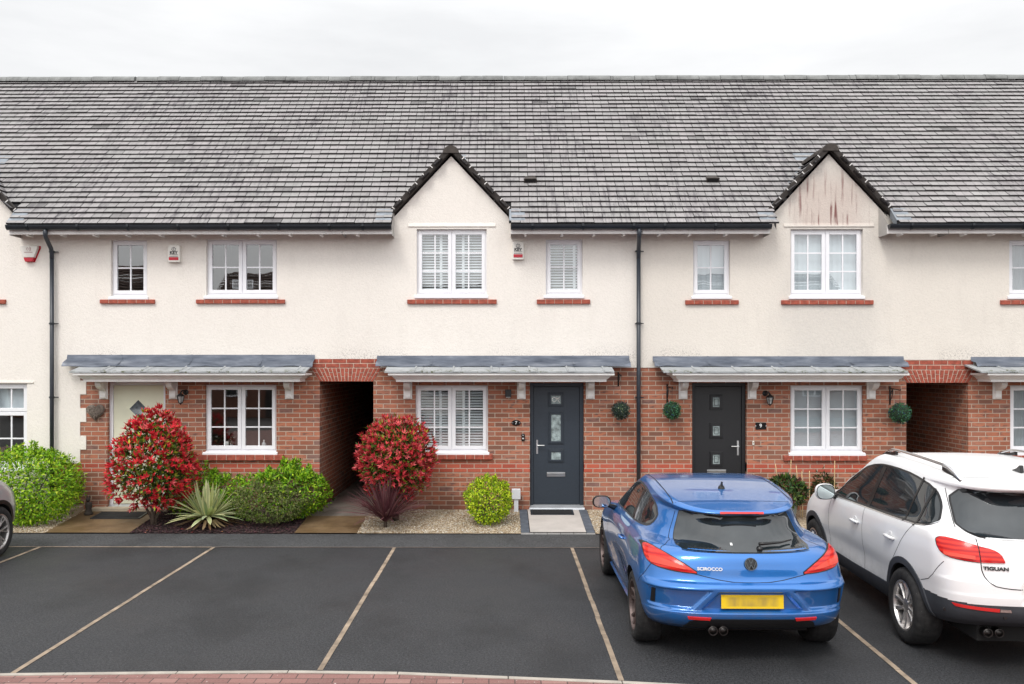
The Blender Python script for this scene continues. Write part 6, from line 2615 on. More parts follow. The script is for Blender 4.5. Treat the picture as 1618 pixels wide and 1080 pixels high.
def patch(name, tree, view, bottom, top, m, parent, lift=0.003, thick=0.006, N=28, Mm=9, smooth=1, expand=0.0, bulge=0.0):
    """shell laid on the body between two outlines given in side, rear or top view"""
    bt, tp = smooth_line(bottom, N, smooth), smooth_line(top, N, smooth)
    if expand:
        loop = np.concatenate([bt, tp[::-1]])
        keep = np.ones(len(loop), bool)
        g_ = grow(loop, expand)
        bt, tp = g_[:N], g_[N:][::-1]
    f = caster(tree, view)
    vs = []
    for j in range(Mm):
        k = j / (Mm - 1)
        for i in range(N):
            q = bt[i] * (1 - k) + tp[i] * k
            h, n_ = f(q[0], q[1])
            bl = bulge * math.sin(math.pi * k) * math.sin(math.pi * i / (N - 1))
            vs.append(h + n_ * (lift + bl))
    b = MB()
    fs = [(j * N + i, j * N + i + 1, (j + 1) * N + i + 1, (j + 1) * N + i) for j in range(Mm - 1) for i in range(N - 1)]
    # skirt so that the shell has a real edge
    edge = [i for i in range(N)] + [(j * N + N - 1) for j in range(1, Mm)] + [((Mm - 1) * N + i) for i in range(N - 2, -1, -1)] + [j * N for j in range(Mm - 2, 0, -1)]
    k0 = len(vs)
    for e in edge:
        q = vs[e]
        i, j = e % N, e // N
        k = j / (Mm - 1)
        h, n_ = f(*(bt[i] * (1 - k) + tp[i] * k))
        vs.append(h - n_ * thick)
    for a in range(len(edge)):
        c = (a + 1) % len(edge)
        fs.append((edge[a], edge[c], k0 + c, k0 + a))
    b.add(vs, fs)
    o = b.build(name, m, parent, local=True, fix=True)
    n_top = (Mm - 1) * (N - 1)
    o.data.polygons.foreach_set('use_smooth', [True] * len(o.data.polygons))
    try:
        o.data.set_sharp_from_angle(angle=R(45))
    except Exception:
        pass
    return o


def seam(mb, tree, view, pts, wd=0.006, n=40, lift=0.0012, smooth=1):
    ln = smooth_line(pts, n, smooth)
    f = caster(tree, view)
    P = [f(a, b) for a, b in ln]
    vs = []
    for i, (h, nr) in enumerate(P):
        t = (P[min(i + 1, n - 1)][0] - P[max(i - 1, 0)][0]).normalized()
        s = t.cross(nr).normalized()
        vs += [h + nr * lift - s * wd / 2, h + nr * lift + s * wd / 2]
    mb.add(vs, [(2 * i, 2 * i + 1, 2 * i + 3, 2 * i + 2) for i in range(n - 1)])


def wheel(car, x, y, z, r, wd, rim_r, style, sgn, m_rim):
    """sgn -1: outer face towards -x"""
    b = MB()
    h = wd / 2
    prof = [(rim_r, -h * 0.92), (rim_r + 0.012, -h), (r - 0.055, -h * 1.04), (r - 0.022, -h * 0.96), (r - 0.004, -h * 0.74), (r, -h * 0.4), (r, h * 0.4), (r - 0.004, h * 0.74), (r - 0.022, h * 0.96), (r - 0.055, h * 1.04), (rim_r + 0.012, h), (rim_r, h * 0.92)]
    b.lathe(prof, (0, 0, 0), 'x', 64, cap=False)
    for q in (-0.5, -0.17, 0.17, 0.5):
        b.lathe([(r + 0.0012, q * h - 0.004), (r + 0.0014, q * h + 0.004)], (0, 0, 0), 'x', 64, cap=False)
    w_ = b.build('wheel', M['tyre'], car, smooth=True, local=True)
    w_.location = (x, y, z)
    rb = MB()
    o_ = h * 0.95
    rb.lathe([(rim_r + 0.004, o_ * sgn), (rim_r - 0.012, (o_ + 0.002) * sgn), (rim_r - 0.02, o_ * 0.80 * sgn), (rim_r - 0.03, -o_ * sgn)], (0, 0, 0), 'x', 56, cap=False)
    R0, R1 = 0.05, rim_r - 0.012

    def spoke(a0, a1, wi, wo, d0, d1):
        c0, s0, c1, s1 = math.cos(a0), math.sin(a0), math.cos(a1), math.sin(a1)
        pts = []
        for (rr, an, ww, dd) in ((R0, a0, wi, d0), (R0 + (R1 - R0) * 0.55, (a0 + a1) / 2, (wi + wo) / 2 * 0.92, d0 * 0.98), (R1, a1, wo, d1)):
            c, s = math.cos(an), math.sin(an)
            ctr = Vector((0, rr * c, rr * s))
            t = Vector((0, -s, c))
            pts.append((Vector((dd * sgn, 0, 0)) + ctr - t * ww * 0.32, Vector((dd * sgn, 0, 0)) + ctr + t * ww * 0.32,
                        Vector(((dd - 0.03) * sgn, 0, 0)) + ctr + t * ww * 0.55, Vector(((dd - 0.03) * sgn, 0, 0)) + ctr - t * ww * 0.55))
        vs = [q for p in pts for q in p]
        fs = []
        for i in range(2):
            for k in range(4):
                fs.append((i * 4 + k, i * 4 + (k + 1) % 4, (i + 1) * 4 + (k + 1) % 4, (i + 1) * 4 + k))
        fs += [(0, 1, 2, 3), (8, 9, 10, 11)]
        rb.add(vs, fs)
    if style == 'ten':
        for k in range(10):
            a = 2 * math.pi * k / 10 + 0.15
            spoke(a, a + (0.12 if k % 2 else -0.02), 0.030, 0.052, o_ * 0.78, o_ * 0.90)
    elif style == 'twin':
        for k in range(5):
            a = 2 * math.pi * k / 5 + 0.3
            for e in (-1, 1):
                spoke(a + e * 0.12, a + e * 0.22, 0.034, 0.040, o_ * 0.72, o_ * 0.92)
    else:
        for k in range(7):
            a = 2 * math.pi * k / 7
            for e in (-1, 1):
                spoke(a, a + e * 0.19, 0.022, 0.026, o_ * 0.80, o_ * 0.92)
    rb.lathe([(0.0, o_ * 0.84 * sgn), (0.03, o_ * 0.84 * sgn), (0.062, o_ * 0.76 * sgn), (0.068, o_ * 0.5 * sgn), (0.0, o_ * 0.45 * sgn)], (0, 0, 0), 'x', 24)
    rim = rb.build('rim', M[m_rim], w_, smooth=False, bevel=0.003, local=True)
    br = MB()
    br.lathe([(0.0, 0.012 * sgn), (0.15, 0.012 * sgn), (0.15, -0.012 * sgn), (0.0, -0.012 * sgn)], (0, 0, 0), 'x', 32)
    br.lathe([(0.0, -h * 0.55 * sgn), (rim_r - 0.034, -h * 0.55 * sgn)], (0, 0, 0), 'x', 32, cap=False)
    br.box(-0.05, 0.05, -0.11, -0.05, 0.08, 0.15)
    br.build('brake_disc', M['liner'], w_, local=True)
    return w_


def mirror_unit(car, side, x, y, z, m_case, m_foot='car_black', w_=0.20, h=0.135):
    s = side
    b = MB()
    # housing: rounded shell, thick at the front, flat mirror side facing the rear
    n = 20
    prof = [(math.copysign(abs(math.cos(a)) ** 0.75, math.cos(a)) * w_ / 2, math.copysign(abs(math.sin(a)) ** 0.8, math.sin(a)) * h / 2) for a in np.linspace(0, 2 * math.pi, n, endpoint=False)]
    rings = [(0.0, 1.0), (0.02, 1.06), (0.06, 1.0), (0.10, 0.78), (0.125, 0.42), (0.13, 0.05)]
    vs, fs = [], []
    for dy, k in rings:
        for (px_, pz_) in prof:
            vs.append((x + s * (0.13 + px_ * k - (1 - k) * 0.03), y + dy - 0.02 * (px_ * s), z + 0.02 + pz_ * k))
    for i in range(len(rings) - 1):
        for k in range(n):
            fs.append((i * n + k, i * n + (k + 1) % n, (i + 1) * n + (k + 1) % n, (i + 1) * n + k))
    fs.append(tuple(range((len(rings) - 1) * n, len(rings) * n)))
    fs.append(tuple(range(n)))
    b.add(vs, fs)
    mm = b.build('wing_mirror', M[m_case], car, smooth=True, local=True)
    try:
        mm.data.set_sharp_from_angle(angle=R(50))
    except Exception:
        pass
    b = MB()
    for (k, yy) in ((0.90, -0.004),):
        b.add([(x + s * (0.13 + px_ * k), y + yy - 0.02 * (px_ * s), z + 0.02 + pz_ * k) for (px_, pz_) in prof], [tuple(range(n))])
    b.build('mirror_glass', M['mirror'], mm, local=True)
    b = MB()
    b.add([(x + s * (0.13 + px_ * 0.98), y - 0.002 - 0.02 * (px_ * s), z + 0.02 + pz_ * 0.98) for (px_, pz_) in prof], [tuple(range(n))])
    b.build('mirror_surround', M['car_black'], mm, local=True)
    b = MB()
    b.tube([(x - s * 0.06, y + 0.07, z - 0.07), (x + s * 0.04, y + 0.06, z - 0.03), (x + s * 0.08, y + 0.05, z)], [0.035, 0.026, 0.024], 10)
    b.build('mirror_foot', M[m_foot], mm, smooth=True, local=True)
    return mm


def emblem(car, loc, r, m_ring, m_back, tilt):
    """round badge with a V over a W"""
    root = MB()
    n = 32
    root.lathe([(0.0, 0.0), (r, 0.0), (r, -0.006), (0.0, -0.009)], (0, 0, 0), 'y', n)
    e = root.build('emblem', M[m_back], car, smooth=False, local=True)
    e.location = loc
    e.rotation_euler = (tilt, 0, 0)
    f = MB()
    f.lathe([(r * 0.90, -0.006), (r * 0.90, -0.013), (r * 1.03, -0.013), (r * 1.03, -0.004)], (0, 0, 0), 'y', n)

    def bar(a, b_, w_=0.13):
        a, b_ = Vector((a[0] * r, a[1] * r)), Vector((b_[0] * r, b_[1] * r))
        t = (b_ - a).normalized()
        s = Vector((-t.y, t.x)) * r * w_ / 2
        f.prism([tuple(a - s), tuple(b_ - s), tuple(b_ + s), tuple(a + s)], 'y', -0.013, -0.006)
    bar((-0.40, 0.80), (-0.02, 0.08))
    bar((0.40, 0.80), (0.02, 0.08))
    bar((-0.82, 0.36), (-0.36, -0.78))
    bar((-0.36, -0.78), (-0.02, -0.08))
    bar((0.82, 0.36), (0.36, -0.78))
    bar((0.36, -0.78), (0.02, -0.08))
    f.build('emblem_letters', M[m_ring], e, local=True)
    return e


def exhaust(car, x, y, z, r, n=20):
    b = MB()
    b.lathe([(r * 0.86, 0.0), (r, -0.004), (r * 1.03, 0.02), (r * 1.0, 0.16)], (x, y, z), 'y', n)
    b.lathe([(r * 0.86, 0.0), (r * 0.82, 0.10), (0.0, 0.11)], (x, y, z), 'y', n)
    o = b.build('exhaust', M['pipe'], car, smooth=True, local=True)
    b = MB()
    b.lathe([(r * 0.84, 0.012), (r * 0.8, 0.10), (0.0, 0.10)], (x, y, z), 'y', n)
    b.build('exhaust_bore', M['liner'], o, smooth=True, local=True)


def sm(a, b, x):
    t = np.clip((x - a) / (b - a), 0, 1)
    return t * t * (3 - 2 * t)


# ---- blue hatchback: origin on the ground under the rear axle, nose towards +y
def blue_warp(P):
    x, y, z = P[..., 0].copy(), P[..., 1].copy(), P[..., 2].copy()
    # flared haunches over both axles
    for yc, a in ((0.0, 0.030), (2.578, 0.022)):
        k = np.exp(-((y - yc) / 0.55) ** 2) * np.exp(-((z - 0.62) / 0.24) ** 2) * sm(0.5, 0.8, x)
        x = x + a * k
    # flank hollow between the wheels
    k = np.exp(-((y - 1.3) / 0.75) ** 2) * np.exp(-((z - 0.50) / 0.16) ** 2) * sm(0.6, 0.8, x)
    x = x - 0.030 * k
    # rear: recessed plate panel in the bumper, deeper corner scoops, crease under the lamps
    rear = sm(-0.25, -0.5, y)
    half = 0.30 + (0.63 - z) * 0.9
    k = rear * sm(0.0, 0.025, half - x) * sm(0.475, 0.492, z) * sm(0.648, 0.630, z)
    y = y + 0.036 * k
    k = rear * sm(0.475, 0.50, z) * sm(0.658, 0.642, z) * sm(0.0, 0.03, x - (half + 0.05)) * sm(0.85, 0.825, x)
    y = y + 0.030 * k
    # crisp ledge over the scoops
    k = rear * sm(0.645, 0.660, z) * sm(0.70, 0.668, z) * sm(0.30, 0.50, x)
    y = y - 0.014 * k
    return np.stack([x, y, z], -1)


BLUE = dict(
    # v, half width, rear y, front y, rear corner depth, rear squareness, front corner depth, front squareness
    rings=[(0.00, 0.780, -0.66, 3.30, 0.50, 3.2, 0.60, 2.6),
           (0.06, 0.835, -0.735, 3.38, 0.52, 3.2, 0.62, 2.6),
           (0.16, 0.868, -0.790, 3.43, 0.54, 3.1, 0.64, 2.6),
           (0.23, 0.880, -0.800, 3.445, 0.55, 3.1, 0.66, 2.6),
           (0.26, 0.882, -0.775, 3.445, 0.54, 3.1, 0.66, 2.6),
           (0.45, 0.897, -0.795, 3.43, 0.54, 3.1, 0.68, 2.6),
           (0.55, 0.902, -0.805, 3.42, 0.54, 3.1, 0.70, 2.6),
           (0.60, 0.902, -0.790, 3.42, 0.54, 3.0, 0.72, 2.6),
           (0.63, 0.901, -0.745, 3.41, 0.52, 3.0, 0.74, 2.6),
           (0.80, 0.890, -0.715, 3.36, 0.53, 2.9, 0.80, 2.6),
           (0.92, 0.868, -0.690, 3.28, 0.56, 2.8, 0.85, 2.6),
           (1.00, 0.832, -0.645, 3.15, 0.70, 2.6, 0.90, 2.6),
           (1.04, 0.812, -0.612, 2.75, 1.10, 2.35, 0.70, 2.8),
           (1.08, 0.798, -0.592, 2.42, 1.30, 2.25, 0.60, 3.0),
           (1.20, 0.776, -0.535, 2.24, 1.30, 2.25, 0.50, 3.2),
           (1.50, 0.727, -0.430, 1.90, 1.20, 2.30, 0.42, 3.4),
           (1.72, 0.685, -0.372, 1.66, 1.12, 2.35, 0.38, 3.4),
           (1.80, 0.668, -0.362, 1.57, 1.08, 2.5, 0.36, 3.4),
           (1.86, 0.652, -0.415, 1.50, 1.10, 2.9, 0.35, 3.4),
           (1.93, 0.634, -0.435, 1.44, 1.05, 3.1, 0.34, 3.4),
           (2.00, 0.600, -0.410, 1.38, 1.00, 3.1, 0.33, 3.4)],
    zlo=([-0.8, -0.5, -0.1, 0.5, 2.2, 2.9, 3.45], [0.315, 0.285, 0.24, 0.19, 0.19, 0.2, 0.22]),
    zb=([-0.8, -0.3, 0.4, 1.2, 2.0, 2.5, 3.0, 3.45], [0.955, 0.968, 0.962, 0.945, 0.925, 0.90, 0.82, 0.70]),
    zr=([-0.8, -0.45, -0.1, 0.4, 0.9, 1.3, 1.6, 2.0, 2.5], [1.235, 1.262, 1.308, 1.362, 1.388, 1.385, 1.37, 1.34, 1.30]),
    crown=0.012, plan=0.045, ym=1.2, warp=blue_warp)


def blue_car(loc, rz):
    car = thing('hatchback_car', 'blue three door hatchback parked nose in with a yellow rear plate', 'car', loc, rz)
    AX = [(0.0, 0.325, 0.362), (2.578, 0.325, 0.362)]
    me, tree = make_body(BLUE, M['blue_paint'], AX, M['liner'])
    body = obj('body', me, None, car)
    for sx in (-1, 1):
        for yy in (0.0, 2.578):
            wheel(car, sx * 0.785, yy, 0.325, 0.325, 0.235, 0.232, 'twin', sx, 'dark_alloy')
    # lower black rear valance
    patch('rear_valance', tree, 'rear', [(-0.56, 0.320), (0, 0.320), (0.56, 0.320)], [(-0.52, 0.385), (-0.43, 0.418), (0, 0.420), (0.43, 0.418), (0.52, 0.385)], M['car_black'], car, 0.008, 0.03, 36, 5, 1)
    u = MB()
    u.box(-0.55, 0.55, -0.50, -0.2, 0.24, 0.34)
    u.build('underbody', M['liner'], car, local=True)
    for sx in (-1, 1):
        patch('reflector', tree, 'rear', [(sx * 0.36, 0.408), (sx * 0.53, 0.409)], [(sx * 0.35, 0.430), (sx * 0.54, 0.431)], M['reflector'], car, 0.012, 0.01, 10, 3, 0)
        b = MB()
    exhaust(car, -0.325, -0.745, 0.305, 0.038)
    exhaust(car, -0.238, -0.745, 0.305, 0.038)
    # rear glass with black surround
    gb = [(-0.572, 0.972), (-0.558, 0.956), (-0.35, 0.950), (0, 0.948), (0.35, 0.950), (0.558, 0.956), (0.572, 0.972)]
    gt = [(-0.480, 1.222), (-0.25, 1.238), (0, 1.242), (0.25, 1.238), (0.480, 1.222)]
    patch('glass_surround', tree, 'rear', gb, gt, M['car_black'], car, 0.002, 0.006, 40, 14, 2, expand=0.007)
    rgl = patch('rear_window', tree, 'rear', gb, gt, M['car_glass'], car, 0.005, 0.006, 40, 14, 2)
    patch('brake_light', tree, 'rear', [(-0.19, 1.243), (0.19, 1.243)], [(-0.19, 1.252), (0.19, 1.252)], M['reflector'], car, 0.012, 0.01, 14, 3, 0)
    f = caster(tree, 'rear')
    # wiper
    wp = MB()
    h0, n0 = f(0.10, 0.975)
    wp.lathe([(0.0, -0.035), (0.022, -0.03), (0.026, 0.0)], h0 - Vector((0, 0.010, 0)), 'y', 14)
    pts = []
    for xx, zz in ((0.10, 0.985), (0.16, 0.986), (0.30, 0.984), (0.42, 0.988)):
        h, n_ = f(xx, zz)
        pts.append(h + n_ * 0.034)
    wp.tube(pts, [0.015, 0.013, 0.010, 0.007], 8)
    wp.build('wiper', M['car_black'], car, smooth=True, local=True)
    st = patch('window_sticker', tree, 'rear', [(-0.135, 0.990), (-0.118, 0.990)], [(-0.135, 1.006), (-0.118, 1.006)], M['white_paint'], rgl, 0.0075, 0.002, 6, 4, 0)
    # tail lamps
    for sx in (-1, 1):
        lb = [(sx * 0.842, 0.900), (sx * 0.838, 0.855), (sx * 0.79, 0.815), (sx * 0.62, 0.790), (sx * 0.455, 0.782)]
        lt = [(sx * 0.842, 0.905), (sx * 0.838, 0.938), (sx * 0.80, 0.952), (sx * 0.70, 0.922), (sx * 0.58, 0.868), (sx * 0.455, 0.790)]
        if sx > 0:
            pass
        patch('lamp_surround', tree, 'rear', lb, lt, M['car_black'], car, 0.004, 0.008, 34, 10, 1, expand=0.009)
        tl = patch('tail_light', tree, 'rear', lb, lt, M['tail_red'], car, 0.012, 0.012, 34, 10, 1, bulge=0.008)
        patch('lamp_bar', tree, 'rear', [(sx * 0.80, 0.832), (sx * 0.68, 0.822), (sx * 0.54, 0.806)], [(sx * 0.81, 0.878), (sx * 0.74, 0.882), (sx * 0.64, 0.858), (sx * 0.54, 0.816)], M['tail_inner'], tl, 0.0215, 0.004, 18, 5, 1)
    # side glass: one long pane with a sloping tail
    for view, sx in (('left', -1), ('right', 1)):
        sb = [(0.13, 1.125), (0.16, 1.045), (0.28, 1.028), (0.9, 1.010), (1.6, 0.995), (2.08, 0.985)]
        stp = [(0.13, 1.135), (0.24, 1.220), (0.48, 1.285), (0.85, 1.320), (1.20, 1.318), (1.62, 1.210), (2.08, 0.992)]
        patch('window_trim', tree, view, sb, stp, M['chrome'] if False else M['car_plastic'], car, 0.002, 0.006, 44, 12, 1, expand=0.017)
        sg = patch('side_window', tree, view, sb, stp, M['car_glass'], car, 0.0045, 0.006, 44, 12, 1)
        patch('window_pillar', tree, view, [(0.70, 1.018), (0.78, 1.016)], [(0.66, 1.295), (0.73, 1.30)], M['car_black'], sg, 0.0068, 0.003, 6, 10, 0)
        s = MB()
        seam(s, tree, view, [(1.92, 0.96), (2.02, 0.75), (2.03, 0.45), (1.95, 0.30)])
        seam(s, tree, view, [(0.62, 0.985), (0.60, 0.80), (0.50, 0.55), (0.48, 0.40), (0.55, 0.28)])
        seam(s, tree, view, [(0.55, 0.285), (1.2, 0.275), (1.95, 0.30)])
        seam(s, tree, view, [(-0.34, 0.62), (-0.45, 0.72), (-0.50, 0.83)])
        s.build('panel_gap', M['gap'], body, local=True, fix=False)
        fv = caster(tree, view)
        h, n_ = fv(0.80, 0.80)
        hd = MB()
        hd.tube([h + Vector((0, -0.10, 0)) + n_ * 0.004, h + Vector((0, -0.06, 0.006)) + n_ * 0.030, h + Vector((0, 0.05, 0.006)) + n_ * 0.030, h + Vector((0, 0.10, 0)) + n_ * 0.004], [0.010, 0.015, 0.015, 0.010], 8)
        hd.build('door_handle', M['blue_paint'], car, smooth=True, local=True)
        patch('bumper_vent', tree, 'rear', [(sx * 0.785, 0.505), (sx * 0.815, 0.505)], [(sx * 0.785, 0.632), (sx * 0.812, 0.632)], M['car_black'], car, 0.006, 0.01, 6, 8, 0)
        # windscreen pillar is body colour; sill blade
        patch('side_skirt', tree, view, [(0.42, 0.205), (2.15, 0.205)], [(0.42, 0.245), (2.15, 0.25)], M['blue_paint'], car, 0.022, 0.03, 24, 4, 0)
    mirror_unit(car, -1, -0.86, 1.78, 0.985, 'car_black')
    mirror_unit(car, 1, 0.86, 1.78, 0.985, 'car_black')
    patch('windscreen', tree, 'front', [(-0.66, 0.985), (0, 0.965), (0.66, 0.985)], [(-0.50, 1.30), (0, 1.325), (0.50, 1.30)], M['car_glass'], car, 0.004, 0.006, 24, 12, 1)
    for sx in (-1, 1):
        patch('headlight', tree, 'front', [(sx * 0.45, 0.62), (sx * 0.80, 0.66)], [(sx * 0.45, 0.68), (sx * 0.80, 0.76)], M['mirror'], car, 0.004, 0.006, 12, 5, 0)
    patch('front_grille', tree, 'front', [(-0.45, 0.34), (0.45, 0.34)], [(-0.5, 0.48), (0.5, 0.48)], M['car_black'], car, 0.004, 0.006, 12, 5, 0)
    # tailgate seams
    s = MB()
    for sx in (-1, 1):
        seam(s, tree, 'rear', [(sx * 0.60, 0.985), (sx * 0.70, 0.962), (sx * 0.72, 0.94)])
        seam(s, tree, 'rear', [(sx * 0.515, 1.21), (sx * 0.56, 1.09), (sx * 0.605, 0.985)])
    seam(s, tree, 'rear', [(-0.47, 0.775), (-0.2, 0.718), (0, 0.714), (0.2, 0.718), (0.47, 0.775)], 0.006, 50)
    s.build('panel_gap', M['gap'], body, local=True, fix=False)
    s = MB()
    for sx in (-1, 1):
        seam(s, tree, 'top', [(sx * 0.545, -0.12), (sx * 0.555, 0.5), (sx * 0.555, 1.25)], 0.010, 30)
    seam(s, tree, 'top', [(-0.53, -0.13), (0, -0.155), (0.53, -0.13)], 0.006, 40)
    s.build('roof_gap', M['gap'], body, local=True, fix=False)
    # plate
    h, n_ = f(0.0, 0.560)
    tilt = -math.atan2(n_.z, -n_.y)
    pl = MB()
    pl.box(-0.262, 0.262, -0.006, 0.004, -0.058, 0.058)
    po = pl.build('number_plate', M['yellow_plate'], car, bevel=0.003, local=True)
    po.location = h + n_ * 0.010
    po.rotation_euler = (R(-4), 0, 0)
    h, n_ = f(0.0, 0.862)
    emblem(car, h + n_ * 0.004, 0.052, 'lead_strip', 'black_gloss', math.atan2(-n_.z, -n_.y) * 1.0)
    h, n_ = f(-0.345, 0.818)
    text_mesh('lettering', 'SCIROCCO', 0.036, M['badge'], car, h + n_ * 0.010, (R(90) + math.atan2(-n_.z, -n_.y), 0, -math.atan2(n_.x, -n_.y) * -1), 0.002, bold=0.0012, xs=1.15)
    # roof aerial
    ht = caster(tree, 'top')(0.0, 0.30)[0]
    b = MB()
    b.lathe([(0.0, 0.0), (0.036, 0.0), (0.028, 0.022), (0.012, 0.040), (0.0, 0.042)], ht - Vector((0, 0, 0.003)), 'z', 14)
    b.prism([(ht.y - 0.03, ht.z + 0.02), (ht.y + 0.03, ht.z + 0.02), (ht.y - 0.01, ht.z + 0.068), (ht.y - 0.03, ht.z + 0.066)], 'x', ht.x - 0.007, ht.x + 0.007)
    b.build('aerial', M['car_black'], car, bevel=0.002, local=True)
    return car


# ---- white SUV
def suv_warp(P):
    x, y, z = P[..., 0].copy(), P[..., 1].copy(), P[..., 2].copy()
    for yc, a in ((0.0, 0.018), (2.604, 0.018)):
        k = np.exp(-((y - yc) / 0.52) ** 2) * np.exp(-((z - 0.68) / 0.26) ** 2) * sm(0.5, 0.8, x)
        x = x + a * k
    k = np.exp(-((z - 0.58) / 0.12) ** 2) * np.exp(-((y - 1.3) / 0.9) ** 2) * sm(0.6, 0.8, x)
    x = x - 0.014 * k
    rear = sm(-0.4, -0.7, y)
    k = rear * sm(0.36, 0.32, x) * sm(0.60, 0.63, z) * sm(0.80, 0.77, z)
    y = y + 0.03 * k
    return np.stack([x, y, z], -1)


SUV = dict(
    rings=[(0.00, 0.800, -0.78, 3.28, 0.40, 3.4, 0.55, 2.8),
           (0.08, 0.850, -0.900, 3.38, 0.44, 3.4, 0.58, 2.8),
           (0.22, 0.880, -0.955, 3.43, 0.46, 3.3, 0.60, 2.8),
           (0.36, 0.888, -0.962, 3.44, 0.46, 3.3, 0.62, 2.8),
           (0.40, 0.890, -0.955, 3.44, 0.46, 3.3, 0.62, 2.8),
           (0.52, 0.900, -0.950, 3.43, 0.46, 3.2, 0.64, 2.8),
           (0.56, 0.902, -0.925, 3.43, 0.46, 3.2, 0.66, 2.8),
           (0.75, 0.905, -0.900, 3.40, 0.46, 3.1, 0.70, 2.8),
           (0.90, 0.895, -0.870, 3.32, 0.46, 3.0, 0.75, 2.8),
           (1.00, 0.872, -0.838, 3.20, 0.50, 2.9, 0.80, 2.8),
           (1.03, 0.850, -0.815, 2.80, 0.60, 2.8, 0.60, 3.0),
           (1.08, 0.832, -0.795, 2.42, 0.75, 2.7, 0.50, 3.2),
           (1.40, 0.775, -0.690, 2.05, 0.80, 2.7, 0.42, 3.4),
           (1.70, 0.718, -0.590, 1.72, 0.80, 2.8, 0.38, 3.4),
           (1.80, 0.698, -0.570, 1.62, 0.80, 2.9, 0.36, 3.4),
           (1.85, 0.688, -0.670, 1.56, 0.85, 3.3, 0.35, 3.4),
           (1.93, 0.668, -0.695, 1.46, 0.85, 3.4, 0.34, 3.4),
           (2.00, 0.625, -0.660, 1.36, 0.80, 3.4, 0.33, 3.4)],
    zlo=([-0.95, -0.5, 0.0, 0.5, 2.2, 2.9, 3.45], [0.40, 0.36, 0.30, 0.27, 0.27, 0.30, 0.34]),
    zb=([-0.95, -0.3, 0.4, 1.2, 2.0, 2.5, 3.0, 3.45], [1.115, 1.11, 1.09, 1.07, 1.055, 1.035, 0.96, 0.82]),
    zr=([-0.95, -0.6, -0.1, 0.4, 0.9, 1.3, 1.6, 2.0, 2.5], [1.52, 1.545, 1.585, 1.61, 1.622, 1.618, 1.60, 1.57, 1.53]),
    crown=0.028, plan=0.028, ym=1.2, warp=suv_warp)


